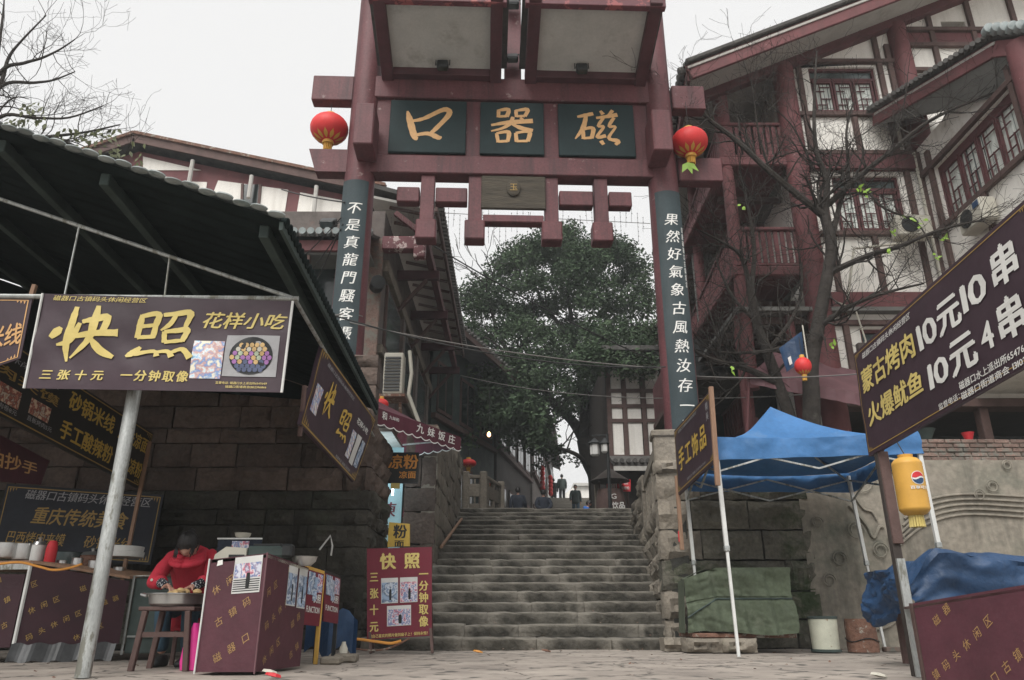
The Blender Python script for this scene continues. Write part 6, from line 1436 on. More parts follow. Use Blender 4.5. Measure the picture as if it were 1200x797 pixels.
# framed picture racks
def rack(name, label, pts, Y0, Y1, mat, rc='sign_red', txt='PHOTO', base=None):
    t = thing(name, label, 'rack', atY(pts[0][0], 770, Y0)); (xa, ya), (xb, yb), (xc, yc), (xd, yd) = pts     # TL TR BR BL
    q = [atY(xd, yd, Y0), atY(xc, yc, Y1), atY(xb, yb, Y1), atY(xa, ya, Y0)]; f0, N = quadfn(q)
    m = MB(); m.grid(lambda u, v: f0(u, v), 1, 1); m.grid(lambda u, v: f0(1 - u, v, -.012), 1, 1); p = m.build('panel', MT[rc], t)
    for u in (-.04, 1.04):
        a = f0(u, 1.01, -.02); m = MB(); m.beam((a.x, a.y, 0), a, .035, .03, (0, 1, 0), .004); m.build('post', MT[mat], t)
    m = MB(); m.beam(f0(-.04, 1.03, -.02), f0(1.04, 1.03, -.02), .03, .03); m.build('top_rail', MT[mat], t)
    m = MB(); put(m, txt, .08, .22, .9, .38, f0, lift=.004, bold=.02); put(m, '快照', .45, .42, .92, .60, f0, lift=.004, bold=.02); m.build('lettering', MT['white_ink'], p)
    for u0, v0, u1, v1 in ((.05, .55, .45, .97), (.38, .45, .62, .90), (.6, .62, .92, .97)):
        m = MB(); m.grid(lambda u, v: f0(u0 + (u1 - u0) * u, v0 + (v1 - v0) * v, .006), 1, 1); m.build('photo_print', MT['photo_b' if u0 < .5 else 'photo_a'], p)
    return t
rack('picture_rack', 'yellow framed rack with a red panel of photos, next to the maroon box', [(361, 667), (380, 673), (374, 734), (355, 732)], 6.6, 6.85, 'yellow_wood', txt='FUNCTION')
rack('picture_rack', 'black framed rack with a red panel of photos, behind the yellow framed one', [(381, 671), (399, 678), (396, 731), (379, 728)], 7.1, 7.5, 'black', txt='FUNCTION')
for px, py, Y, s, lab in ((375, 777, 6.9, (.16, .2, .06), 'flat stone block at the foot of the yellow rack'), (388, 776, 7.2, (.2, .16, .07), 'flat stone block at the foot of the black rack')):
    c = atZ(px, py, .03); m = MB(); m.box((c.x, Y, s[2] / 2), s, bev=.02); tag(m.build('stone_block', MT['stone_pale']), lab, 'stone')
m = MB(); c = atY(402, 768, 7.5); m.lathe((c.x, 7.5, 0), [(.035, 0), (.04, .02), (.04, .10), (.02, .14), (.018, .16)], 12); tag(m.build('bottle', MT['cream'], smooth=True), 'white plastic bottle on the ground by the racks', 'bottle')
m = MB(); P = [(395, 752), (415, 749), (440, 752), (458, 754), (470, 751)]; m.tube(cat_rom([tuple(atY(a, b, 8.3)) for a, b in P], 5), .014, 6); tag(m.build('cable', MT['orange'], smooth=True), 'orange cable looping at the foot of the red photo board', 'cable')
m = MB(); P = [(398, 757), (430, 762), (455, 760), (480, 748)]; m.tube(cat_rom([tuple(atY(a, b, 8.4)) for a, b in P], 5), .010, 6); tag(m.build('cable', MT['rust'], smooth=True), 'brown cable beneath the orange one by the photo board', 'cable')
m = MB(); a = atY(385, 640, 9.9); m.tube([a + V((-.1, -.05, -.05)), a + V((.02, -.02, .13)), a + V((.06, -.05, .0)), a + V((.05, -.04, -.12))], .012, 6); tag(m.build('plastic_strip', MT['white_ink']), 'white bent plastic strip stuck on the dark stone wall', 'strip')
m = MB(); c = atY(386, 765, 7.9); m.grid(lambda u, v: c + V(((u - .5) * .5, 0, 0)) + V((0, .1 * math.sin(u * 9), .35 * v + .06 * math.sin(u * 11))), 10, 5); tag(m.build('tarp', MT['tarp_blue'], smooth=True), 'blue plastic sheet bunched behind the black rack', 'tarp')
# ---- red board in front of the stairs
q = [atY(430, 750, 9.1), atY(506, 745, 9.1), atY(506, 641, 9.1), atY(430, 643, 9.1)]
sb, f = sign('photo_board', 'maroon board with yellow characters and three photos at the foot of the stairs', q, 'sign_red', [
  ('快照', .20, .76, .82, .95, 'yellow_ink', {'bold': .04, 'space': .5}), ('三', .04, .62, .18, .74, 'yellow_ink', {'bold': .03}), ('张', .04, .44, .18, .56, 'yellow_ink', {'bold': .03}), ('十', .04, .26, .18, .38, 'yellow_ink', {'bold': .03}), ('元', .04, .08, .18, .20, 'yellow_ink', {'bold': .03}),
  ('一分钟取像', .80, .10, .95, .76, 'yellow_ink', {'bold': .03, 'vertical': True}), ('把自己喜欢的照片做到扇子上！保持永恒！', .03, .015, .97, .055, 'yellow_ink', {'bold': .02})], cat='board', thick=.025)
photo(f, .22, .38, .48, .66, sb, 'view'); photo(f, .51, .38, .78, .66, sb, 'zebra2'); photo(f, .31, .13, .68, .35, sb, 'pale')
for u in (.03, .97):
    a = f(u, 0); m = MB(); m.beam(a + V((0, .02, .1)), V((a.x + .04, 9.05, 0)), .03, .03, (0, 1, 0)); m.build('leg', MT['timber'], sb)
    m = MB(); m.beam(a + V((0, .05, .3)), V((a.x, 9.45, 0)), .03, .03, (0, 1, 0)); m.build('leg', MT['timber'], sb)
# ---- left counter with pots
lc = thing('food_counter', 'dark maroon cloth covered counter with cooking pots behind the steel post', 'counter', (-4.2, 7.3, 0))
cA, cB, cC = V((-4.43, 7.2, 0)), V((-3.70, 7.62, 0)), V((-5.6, 7.1, 0))
printed(lc, [hz(cA, .14), hz(cB, .14), hz(cB, .70), hz(cA, .83)], 'maroon_dark', 8, size=.06); printed(lc, [hz(cC, .10), hz(cA + V((-.03, 0, 0)), .12), hz(cA + V((-.03, 0, 0)), .74), hz(cC, .76)], 'maroon_dark', 9, size=.06)
m = MB(); m.prism([hz(cC, .81), hz(cA, .84), hz(cB, .72), V((-3.6, 8.3, .78)), V((-5.6, 8.1, .82))], (0, 0, .025)); m.build('table_top', MT['wood'], lc)
m = MB(); m.tube([hz(cA, .84), hz(cA, .06)], .018, 6); m.build('leg', MT['white_steel'], lc); m = MB(); m.beam(hz(cC, .79), hz(cA, .81), .02, .05, (0, 0, 1)); m.build('front_rail', MT['steel'], lc)
m = MB(); m.grid(lambda u, v: hz(cA.lerp(cB, u), 0) + V((0, -.03 - .05 * (1 - v) + .02 * math.sin(u * 23), .15 * v + .01 * math.sin(u * 31))), 30, 6); m.build('plastic_skirt', MT['skirt'], lc)
m = MB(); P = [(-20, 664), (20, 659), (45, 664), (62, 668), (80, 666), (96, 661)]; m.tube(cat_rom([tuple(atY(a, b, 7.05)) for a, b in P], 5), .011, 6); tag(m.build('hose', MT['orange'], smooth=True), 'orange gas hose draped along the food counter edge', 'hose')
def pot(px, py, Y, r, h, mat, lab, lid=True, grp='pots and tins on the food counter'):
    c = atY(px, py, Y); t = thing('pot', lab, 'pot', c, grp); m = MB(); m.lathe(c, [(r * .96, 0), (r, .02), (r, h), (r * 1.05, h), (r * .94, h - .01), (r * .9, .03)], 20); m.build('body', MT[mat], t, smooth=True)
    if lid: m = MB(); m.lathe(c + V((0, 0, h)), [(r * 1.02, .001), (r * .8, .03), (r * .15, .045), (.02, .07), (.0, .075)], 18); m.build('lid', MT['alu'], t, smooth=True)
pot(7, 654, 7.5, .11, .14, 'alu', 'tall steel pot at the left end of the counter', False); pot(26, 656, 7.5, .09, .15, 'alu', 'steel pot with a red patch on its rim, second from left', False); pot(42, 658, 7.45, .06, .15, 'white_steel', 'white enamel tin beside the steel pots'); pot(75, 663, 7.9, .15, .13, 'glass', 'wide greenish basin behind the red thermos', False); pot(70, 668, 7.5, .045, .09, 'alu', 'small steel tin right of the thermos', False); pot(88, 669, 7.55, .05, .12, 'alu', 'slim steel tin near the middle of the counter', False); pot(108, 672, 7.6, .05, .12, 'alu', 'steel tin left of the leaning steel post', False); pot(105, 668, 7.95, .11, .14, 'rust', 'brown clay pot with a flat lid', True)
pot(137, 678, 7.8, .05, .11, 'alu', 'steel tin right of the leaning steel post', False)
m = MB(); c = atY(57, 662, 7.4); m.lathe(c, [(.045, 0), (.05, .02), (.05, .15), (.04, .2), (.03, .22)], 16); tag(m.build('thermos', MT['bright_red'], smooth=True), 'red thermos bottle among the pots', 'thermos', 'pots and tins on the food counter')
for k in range(2):
    c = atY(143, 653 - k * 6.2, 7.9); m = MB(); m.lathe(c, [(.20, 0), (.205, .05), (.2, .052), (.19, .03)], 22); tag(m.build('steamer_tray', MT['white_steel'], smooth=True), ['lower pale steamer tray behind the steel post', 'upper pale steamer tray behind the steel post'][k], 'tray')
gb = thing('gas_box', 'greenish metal cabinet with a pale frame between the post and the woman', 'cabinet', (-3.4, 8, 0)); a = atY(129, 767, 7.7); b = atY(146, 676, 7.7)
m = MB(); m.lohi((-3.68, 7.7, .05), (-3.30, 8.2, .74), .01); m.build('body', MT['dark_green'], gb)
m = MB(); m.tube([(-3.69, 7.68, .04), (-3.69, 7.68, .75), (-3.48, 7.68, .75)], .012, 5); m.tube([(-3.66, 7.68, .2), (-3.35, 7.68, .2)], .01, 5); m.build('frame', MT['steel'], gb)
# stool, basin and bag in front of the woman
sl = thing('wooden_stool', 'dark wooden square stool carrying the steel basin', 'stool', (-2.57, 6.1, 0)); z = .445
m = MB(); m.lohi((-2.79, 5.95, z - .03), (-2.37, 6.3, z), .008); m.build('seat', MT['timber'], sl)
for x, y in ((-2.76, 5.97), (-2.40, 5.97), (-2.76, 6.27), (-2.40, 6.27)): m = MB(); m.beam((x + (.02 if x < -2.5 else -.02), y, z - .03), (x - (.02 if x < -2.5 else -.02), y, 0), .04, .04, (0, 1, 0), .004); m.build('leg', MT['timber'], sl)
for a, b in (((-2.75, 5.97), (-2.41, 5.97)), ((-2.75, 6.27), (-2.41, 6.27))): m = MB(); m.beam((*a, .25), (*b, .25), .02, .035, (0, 0, 1)); m.build('stretcher', MT['timber'], sl)
m = MB(); m.lathe((-2.58, 6.12, z + .001), [(.17, 0), (.195, .02), (.205, .085), (.225, .09), (.225, .095), (.195, .09), (.18, .03), (.0, .02)], 32); bs_ = tag(m.build('basin', MT['alu'], smooth=True), 'round steel basin with two handles on the dark stool', 'basin')
for s in (-1, 1): m = MB(); m.tube([(-2.58 + s * .22, 6.08, z + .08), (-2.58 + s * .27, 6.1, z + .09), (-2.58 + s * .27, 6.16, z + .09), (-2.58 + s * .22, 6.18, z + .08)], .012, 6); m.build('handle', MT['alu'], bs_, smooth=True)
m = MB(); rdd = random.Random(4)
dg_ = thing('dough_pile', 'pile of golden fried dough pieces in the basin', 'food', (-2.55, 6.1, z + .08))
for k in range(14):
    c = V((-2.52 + rdd.uniform(-.09, .09), 6.1 + rdd.uniform(-.07, .07), z + .085 + rdd.uniform(0, .03))); m = MB(); m.lathe(c, [(0, -.02), (.03, -.01), (.035, .005), (.02, .02), (0, .024)], 9, (rdd.uniform(-.3, .3), rdd.uniform(-.3, .3), 1)); m.build('dough_piece', MT['dough'], dg_, smooth=True)
m = MB(); a, b = atY(229, 728, 6.0), atY(222, 784, 6.0); m.loft([ell((a.x, 6.05, zz), (r_, 0, 0), (0, .06, 0), 14) for zz, r_ in ((.005, .085), (.06, .095), (.16, .085), (.26, .05), (.33, .02))]); tag(m.build('plastic_bag', MT['magenta'], smooth=True), 'bright magenta plastic bag on the ground beside the stool', 'bag')
# ---- blue pop up tent
tt = thing('pop_up_tent', 'blue pop up tent with thin steel legs standing against the right wall', 'tent', (3.3, 9.2, 0))
cn4 = [V((2.24, 8.15, 2.02)), V((4.38, 8.0, 2.06)), V((4.52, 10.1, 1.98)), V((2.33, 10.12, 2.0))]
top = V((3.25, 9.15, 2.86)); ctr = sum(cn4, V((0, 0, 0))) / 4
def roof_pt(i, u, v):
    a, b = cn4[i] + V((0, 0, .22)), cn4[(i + 1) % 4] + V((0, 0, .22)); e = a.lerp(b, u); p = e.lerp(top, v); p.z -= .03 * ridged((p.x, p.y, 0), 1.6) * math.sin(math.pi * min(1, v * 1.6 + .1)) + .20 * math.sin(math.pi * v) * (1 - .3 * abs(2 * u - 1)) + .05 * math.sin(math.pi * u) * (1 - v); return p
for i in range(4):
    m = MB(); m.grid(lambda u, v: roof_pt(i, u, v), 44, 30); m.build('canopy_panel', MT['tent_blue'], tt, smooth=True)
    def vl(u, v):
        a, b = cn4[i], cn4[(i + 1) % 4]; e = a.lerp(b, u) + V((0, 0, .22 - .26 * v)); o_ = (e - ctr); o_.z = 0; return e + o_.normalized() * (.02 + .018 * math.sin(u * 21 + i) * v + .03 * ridged((u * 3, v * .6, i), 2.)) - V((0, 0, .05 * math.sin(math.pi * u) * (1 - v) * .999))
    m = MB(); m.grid(vl, 70, 8); m.build('valance', MT['tent_blue'], tt, smooth=True)
legs = [(cn4[0], V((2.27, 8.15, 0))), (cn4[1], V((4.42, 8.0, 0))), (cn4[2], V((4.60, 10.0, 0))), (cn4[3], V((2.36, 10.05, 0)))]
for a, b in legs:
    mid = b.lerp(a, .52); m = MB(); m.beam(b, mid, .030, .030, (0, 1, 0), .003); m.build('leg', MT['white_steel'], tt); m = MB(); m.beam(mid, a + V((0, 0, .18)), .042, .042, (0, 1, 0), .003); m.build('leg_sleeve', MT['white_steel'], tt)
    m = MB(); m.box(mid, (.055, .055, .06), bev=.006); m.build('collar', MT['steel'], tt)
for i in range(4):
    a, b = cn4[i], cn4[(i + 1) % 4]
    for k in range(2):
        p, q_ = a.lerp(b, k / 2), a.lerp(b, (k + 1) / 2)
        for z0_, z1_ in ((.12, -.16), (-.16, .12)): m = MB(); m.beam(p + V((0, 0, z0_)), q_ + V((0, 0, z1_)), .018, .022, (0, 1, 0)); m.build('truss_bar', MT['steel'], tt)
    m = MB(); m.beam(a + V((0, 0, .1)), top + V((0, 0, -.25)), .02, .02); m.build('roof_bar', MT['steel'], tt)
# green tarpaulin covered table on stones
gt2 = thing('covered_table', 'table fully covered by a green tarpaulin tied with cord, under the blue tent', 'table', (3, 9.2, 0))
A_, B_, C2, D2 = V((2.02, 9.25, 0)), V((3.22, 9.12, 0)), V((3.24, 9.95, 0)), V((2.1, 9.98, 0))
def tq(u, v):   # wraps around: u along the outline from A to B to C
    base = A_.lerp(B_, min(1, u / .7)) if u < .7 else B_.lerp(C2, (u - .7) / .3)
    nx_ = V((-.02, -1, 0)) if u < .66 else (V((1, 0, 0)) if u > .74 else V((-.02, -1, 0)).lerp(V((1, 0, 0)), (u - .66) / .08)); z = .20 + (.92 - .20) * v + .03 * ridged((u * 3, 0, 2), 1.) * (1 - v)
    fold = .022 * math.sin(u * 37 + 4 * v) * (1 - v * .6) + .03 * noise.noise(V((u * 3, v * 2.5, 7))) + .012 * math.sin(u * 71 + 3 * v) + .07 * ridged((u * 2.2 + v * .8, v * 1.1 - u * .5, 1), 1.4) - .03
    z += (.02 * math.sin(u * 9) if v < .02 else 0) - (.12 * (1 - u / .22) * v if u < .22 else 0)
    return base + nx_ * (fold + .03 * (1 - v) - (.015 if abs(v - .52) < .04 else 0)) + V((0, 0, z))
m = MB(); m.grid(tq, 150, 50)
m.grid(lambda u, v: A_.lerp(B_, u).lerp(D2.lerp(C2, u), v) + V((0, 0, (.915 if u > .22 * .7 / .7 else .80 + .52 * u) + .02 * noise.noise(V((u * 5, v * 4, 0))) - (0 if v > .05 else .004))), 24, 8)
m.grid(lambda u, v: D2.lerp(A_, u) + V((-.03 * (1 - v), 0, .2 + (.80 - .2) * v)), 8, 6); m.build('tarpaulin', MT['tarp_green'], gt2, smooth=True)
m = MB(); m.tube([tq(k / 40 * .995, .52 if k > 8 else .28 + .03 * k) + V((0, -.012, 0)) for k in range(41)], .009, 5); m.build('cord', MT['dark_green'], gt2)
m = MB(); m.lohi((2.06, 9.2, .155), (3.25, 9.95, .205), .01); m.build('table_top', MT['rust'], gt2)
for k, (px, w_) in enumerate(((857, .42), (903, .40), (828, .3))):
    c = atZ(px, 771, 0); o = bpy.data.objects.new('stone_block', blocks('stone_pale')[k]); COL.objects.link(o); o.location = (c.x + .02, 9.05 + .35 * (k == 2), .077); o.scale = (w_, .35, .15)
    tag(o, ['rough stone block under the covered table, at its middle leg', 'rough stone block under the right end of the covered table', 'rough stone block under the left back of the covered table'][k], 'stone')
# buckets and brick
bk = thing('bucket', 'white painted drum with green rims on the ground right of the covered table', 'bucket', atZ(971, 771, 0)); c = V((3.62, 9.35, 0))
m = MB(); m.lathe(c, [(.145, 0), (.15, .02), (.16, .36), (.162, .37)], 26); m.build('body', MT['bucket_white'], bk, smooth=True)
for z in (0., .355): m = MB(); m.lathe(c + V((0, 0, z)), [(.152, 0), (.168, .004), (.168, .028), (.15, .032)], 26); m.build('rim', MT['dark_green'], bk, smooth=True)
m = MB(); m.lathe(c + V((0, 0, .37)), [(.158, 0), (.14, .003), (0, .003)], 20); m.build('lid', MT['bucket_white'], bk)
bk = thing('bucket', 'rusty brown drum crusted with cement, beside the white drum', 'bucket', atZ(1012, 771, 0)); c = V((4.05, 9.35, 0))
m = MB(); m.lathe(c, [(.17, 0), (.175, .08), (.168, .17), (.172, .28), (.165, .36)], 26); m.build('body', MT['rust'], bk, smooth=True); m = MB(); m.lathe(c + V((0, 0, .34)), [(.165, .02), (.15, 0), (0, 0)], 22); m.build('content', MT['cement'], bk)
m = MB(); m.tube([c + V((.18 * math.cos(t), .18 * math.sin(t), .13 + .02 * math.sin(3 * t))) for t in [k * .3 for k in range(22)]], .006, 4); m.build('wire', MT['black'], bk)
m = MB(); m.lohi((4.28, 9.28, .0), (4.50, 9.40, .055), .008); tag(m.build('brick', MT['brick']), 'single reddish brick on the ground beside the rusty drum', 'brick')
m = MB(); m.lohi((4.55, 9.4, .0), (4.85, 9.55, .05), .01); tag(m.build('stone_slab', MT['stone']), 'dark flat slab on the ground right of the loose brick', 'stone')
# ---- sign along the tent's left side
X = 2.18
q = [atX(795, 580, X), atX(838, 540, X), atX(832, 457, X), atX(790, 505, X)]
hs_, f = sign('handicraft_sign', 'slanting dark sign with yellow characters fixed to the left side of the blue tent', q, 'purple_cloth', [('手工饰品', .09, .30, .86, .66, 'yellow_deep', {'bold': .03, 'space': .12}), (LINE, .13, .88, .66, .93, 'grey_ink', {'shear': .2}), ('监督电话：磁器口派出所65476419', .3, .08, .8, .12, 'grey_ink', {}), ('精美', .88, .62, .94, .90, 'grey_ink', {'vertical': True})], frame=('gold_dim', .014, .03), thick=.03)
a = f(1.02, 1.03); b = f(1.02, -.35); m = MB(); m.beam(a, b, .05, .05, (0, 1, 0), .004); m.build('batten', MT['wood'], hs_)
a = f(-.02, .3); m = MB(); m.beam(a, a - V((0, 0, .95)), .05, .04, (0, 1, 0), .004); m.build('batten', MT['wood'], hs_)
m = MB(); m.box(f(-.02, -.62) + V((-.02, -.03, 0)), (.03, .03, .14), bev=.01); m.build('red_tag', MT['bright_red'], hs_)
# ---- big grill price sign on the right
X = 2.65
q = [atX(1018, 535, X), atX(1200, 430, X), None, atX(1000, 415, X)]; q[1] = q[0] + (q[1] - q[0]) * 1.17; q[2] = q[1] + q[3] - q[0]
gs, f = sign('price_sign', 'big maroon grill price sign with yellow and white characters leaning in from the right', q, 'purple_cloth', [
  (LINE, .064, .875, .41, .935, 'white_ink', {'shear': .2, 'bold': .012}), ('蒙古烤肉', 0.0342, .56, 0.4103, .80, 'yellow_ink', {'bold': .03}), ('火爆鱿鱼', 0.0427, .24, 0.4188, .46, 'yellow_ink', {'bold': .03}),
  ('10', 0.4274, .545, 0.5427, .83, 'white_ink', {'bold': .026}), ('元', 0.5427, .545, 0.6624, .83, 'white_ink', {'bold': .04}), ('10', 0.6709, .57, 0.7906, .86, 'white_ink', {'bold': .026}), ('串', 0.8077, .575, 0.9274, .87, 'white_ink', {'bold': .04}),
  ('10', 0.4487, .20, 0.5641, .48, 'white_ink', {'bold': .026}), ('元', 0.5684, .195, 0.7009, .49, 'white_ink', {'bold': .04}), ('4', 0.7222, .22, 0.7778, .49, 'white_ink', {'bold': .026}), ('串', 0.7906, .215, 0.9103, .51, 'white_ink', {'bold': .04}),
  ('监督电话：', 0.4744, .03, 0.5897, .085, 'white_ink', {'bold': .012}), ('磁器口水上派出所65476419', 0.5897, .085, 0.9060, .15, 'white_ink', {'bold': .02}), ('磁器口街道商会 131023', 0.5897, .01, 0.8889, .07, 'white_ink', {'bold': .02})],
  frame=('gold_dim', .006, .025), thick=.03, wr=.005)
a = atY(1032, 540, 5.42); b = atY(1078, 790, 5.42); xx = (a.x + b.x) / 2
m = MB(); m.beam((xx - .0, 5.44, 0), (xx, 5.44, 2.35), .06, .05, (0, 1, 0), .004); m.build('post', MT['dark_wood'], gs)
m = MB(); m.beam((xx + .01, 5.41, .85), (xx + .01, 5.41, 1.5), .07, .03, (0, 1, 0), .004); m.build('post_batten', MT['timber'], gs)
m = MB(); m.beam((xx, 5.40, 0), (xx, 5.40, .75), .055, .02, (0, 1, 0)); m.build('post_strip', MT['steel'], gs)
# yellow lantern with the round blue, white and red mark
yl = thing('advert_lantern', 'yellow cylindrical advertising lantern with a round red white and blue mark', 'lantern', atY(1067, 570, 7.2)); c = atY(1067, 570, 7.2); r_ = .135; n = 28
m = MB(); prof = [(.06, .275), (.10, .262), (.125, .235)] + [(r_ + (.0018 if k % 2 else -.0012), .22 - k * .0147) for k in range(31)] + [(.125, -.235), (.10, -.262), (.06, -.275)]
m.lathe(c, prof[::-1], n); m.build('lantern_shell', MT['lantern_gold'], yl, smooth=True)
m = MB(); m.lathe(c + V((0, 0, .27)), [(.065, 0), (.07, .03), (.05, .035)], 18); m.build('cap', MT['lantern_gold'], yl, smooth=True)
m = MB()
for k in range(16): a = 2 * math.pi * k / 16; m.tube([c + V((.055 * math.cos(a), .055 * math.sin(a), -.27)), c + V((.06 * math.cos(a), .06 * math.sin(a), -.38))], .012, 4)
m.build('tassel', MT['yellow_ink'], yl, kind='stuff')
def onl(u, v, l=0.): t = u / r_ + .12; return c + V((math.sin(t) * (r_ + .004 + l), -math.cos(t) * (r_ + .004 + l), v))
def disc(mb, R_, l, lo=-1, hi=1, wave=0):
    n = 16
    for i in range(n):
        u0 = -1 + 2 * i / n; u1 = -1 + 2 * (i + 1) / n
        def lim(u): h = math.sqrt(max(0, 1 - u * u)); w_ = wave * math.sin(u * 3.0); return max(-h, min(h, lo + w_)) if lo > -1 else -h, max(-h, min(h, hi + w_)) if hi < 1 else h
        a0, a1 = lim(u0); b0, b1 = lim(u1); mb.face([onl(u0 * R_, .06 + a0 * R_, l), onl(u1 * R_, .06 + b0 * R_, l), onl(u1 * R_, .06 + b1 * R_, l), onl(u0 * R_, .06 + a1 * R_, l)])
m = MB(); disc(m, .064, .0); em = m.build('round_mark', MT['white_ink'], yl)
m = MB(); disc(m, .058, .0015, .14, 1, .16); m.build('mark_top', MT['bright_red'], em); m = MB(); disc(m, .058, .0015, -1, -.14, .16); m.build('mark_bottom', MT['tarp_blue'], em)
m = MB(); put(m, '百事可乐', -.085, -.045, .085, -.012, onl, bold=.03); m.build('lettering', MT['white_ink'], yl)
m = MB(); m.tube([c + V((0, 0, .3)), c + V((.02, .2, .55))], .006, 4); m.build('cord', MT['cable'], yl)
# blue tarpaulin heap on a table and maroon counter at the right
hp = thing('covered_cart', 'cart heaped under a crumpled blue tarpaulin behind the maroon counter, right', 'cart', (4, 7, 0))
m = MB()
def hpf(u, v):
    x = 3.2 + 2.6 * u; prof = [(0, -.02), (.06, .62), (.20, .74), (.5, .78), (.8, .70), (1, .3)]
    y = 6.35 + 1.0 * v; base = .82 + .05 * noise.noise(V((u * 4, v * 3, 0))) * 2 - (.22 * (1 - u / .10) if u < .10 else 0)
    if v < .35: y = 6.35 + .02 * math.sin(u * 40) + .05 * noise.noise(V((u * 9, v * 9, 2))); z = .46 + (base - .46) * (v / .35) + .05 * math.sin(u * 15) * (1 - v / .35)
    else: y = 6.35 + (v - .35) * 1.4; z = base + .03 * noise.noise(V((u * 8, v * 8, 5))); y = 6.35 + (v - .35) * 1.1
    w_ = ridged((x * 1.1, y * 1.3, z * 1.6), 1.2) * .06 - .02; return V((x, y - w_ * (1 if v < .35 else .2), z + w_ * (.3 if v < .35 else 1)))
m.grid(hpf, 130, 60); m.build('tarpaulin', MT['tarp_blue'], hp, smooth=True)
m = MB(); m.grid(lambda u, v: V((3.2 + .06 * math.sin(v * 5 + u * 4) * (1 - v) - .10 * ridged((u, v, 3), 2.5), 6.36 + .72 * u, .35 + .40 * v + .06 * math.sin(u * 6) * (1 - v))), 40, 26); m.build('tarpaulin_side', MT['tarp_blue'], hp, smooth=True)
m = MB(); m.lohi((3.28, 6.5, .55), (5.5, 7.05, .62)); m.build('table_top', MT['timber'], hp)
for x, y in ((3.35, 6.55), (3.35, 6.95), (5.4, 6.55), (5.4, 6.95)): m = MB(); m.lohi((x, y, 0), (x + .05, y + .05, .55)); m.build('leg', MT['timber'], hp)
m = MB(); m.tube([(3.15, 6.5, .60), (3.45, 6.42, .42)], .018, 5); m.build('pole_end', MT['timber'], hp)
rc_ = thing('food_counter', 'maroon counter front printed with slanting gold characters in the lower right corner', 'counter', (2.9, 4.6, 0))
a = atY(1070, 707, 4.95); b = atY(1215, 683, 4.2); q = [V((a.x, a.y, .0)), V((b.x, b.y, .0)), b, a]
f3 = printed(rc_, q, 'maroon_cloth', 12, size=.055)
m = MB(); m.prism([a + V((0, 0, -.03)), b + V((0, 0, -.03)), b + V((.6, .5, -.03)), a + V((.25, .7, -.03))], (0, 0, .015)); m.build('table_top', MT['timber'], rc_)
m = MB(); m.beam(V((a.x + .01, a.y + .03, 0)), a + V((.01, .03, 0)), .03, .03, (0, 1, 0)); m.build('leg', MT['timber'], rc_)
# litter on the ground
for px, py, mt, lab in ((320, 792, 'bright_red', 'crumpled red wrapper lying on the ground by the maroon stall'), (316, 788, 'cream', 'white crumpled tissue at the corner of the maroon stall'), (640, 763, 'rust', 'small brown wrapper at the foot of the stairs'), (560, 764, 'orange', 'small orange wrapper below the lowest step'), (1030, 792, 'cream', 'pale paper scrap near the right counter')):
    c = atZ(px, py, .012); m = MB(); m.lathe(c, [(.0, -.008), (.035, -.002), (.03, .014), (.0, .02)], 6, (.2, .1, 1), sx=1.6); tag(m.build('litter', MT[mt]), lab, 'litter')
m = MB(); m.tube([atY(541, 608, 17.8), atY(517, 641, 13.3)], .03, 6); tag(m.build('bamboo_pole', MT['wood']), 'bamboo pole lying down the left edge of the stairs', 'pole')
# dead leaves blown over the ground and the steps
m = MB(); rl_ = random.Random(77)
for i in range(420):
    if i < 260: x = rl_.uniform(-5, 5); y = rl_.uniform(4.2, 10.0) if rl_.random() < .5 else rl_.uniform(9.2, 10.0); z = .014
    else: k = rl_.randint(0, 18); y = Yk(k) + rl_.uniform(.12, .4); x = rl_.uniform(-1.2, 1.9 + .1 * (y - 10)); z = H * (k + 1) + .012
    a = rl_.uniform(0, 6.3); leafcard(m, (x, y, z), rl_.uniform(.03, .07), .013, (math.cos(a), math.sin(a), rl_.uniform(0, .3)), (0, .1, 1))
tag(m.build('dead_leaves', MT['rust'], kind='stuff'), 'small dead leaves scattered over the ground and the lower steps', 'leaves')
# ------------------------------------------------------------ people
def head_parts(c, fwd, up, s, parent, hair=True, hairmat='hair', face=True, bun=False, ltm=None, bangs=False):
    """head centred at c looking along fwd; s = head height; returns nothing, adds hair and face parts"""
    c = V(c); F = V(fwd).normalized(); U = V(up); U = (U - F * U.dot(F)).normalized(); S = F.cross(U)
    def P(a, b, r): # a: azimuth from forward, b: elevation
        x = math.sin(a) * math.cos(b); y = math.cos(a) * math.cos(b); z = math.sin(b)
        wx, wy, wz = .36 * s, .44 * s, .5 * s
        j = 1 - .28 * max(0, -z) ** 1.3 * (1 if y > -.2 else .4)
        return c + S * (x * wx * j * r) + F * (y * wy * (j if y > 0 else 1) * r + (.02 * s if y > 0 and z < 0 else 0)) + U * (z * wz * r)
    return P, F, U, S
def make_head_mesh(mb, P, F, U, S, s, c):
    nu, nv = 24, 16; b = len(mb.v)
    for j in range(nv + 1):
        e = -math.pi / 2 + math.pi * j / nv
        for i in range(nu):
            a = 2 * math.pi * i / nu; p = P(a, e, 1)
            az = math.atan2(math.sin(a), math.cos(a))
            if abs(az) < .30 and -.35 < e < .12: p = p + F * (.11 * s * (1 - abs(az) / .30) * (1 - abs((e + .18)) / .32 if abs(e + .18) < .32 else 0))   # nose
            if .18 < abs(az) < .62 and .02 < e < .30: p = p - F * .022 * s                                       # eye sockets
            if abs(az) < .35 and -.62 < e < -.48: p = p + F * .016 * s                                            # lips
            if 1.35 < abs(az) < 1.8 and -.3 < e < .25: p = p + S * (.05 * s * (1 if az > 0 else -1))               # ears
            mb.v.append(p)
    for j in range(nv):
        for i in range(nu): i2 = (i + 1) % nu; q = b + j * nu; mb.f.append((q + i, q + i2, q + nu + i2, q + nu + i))
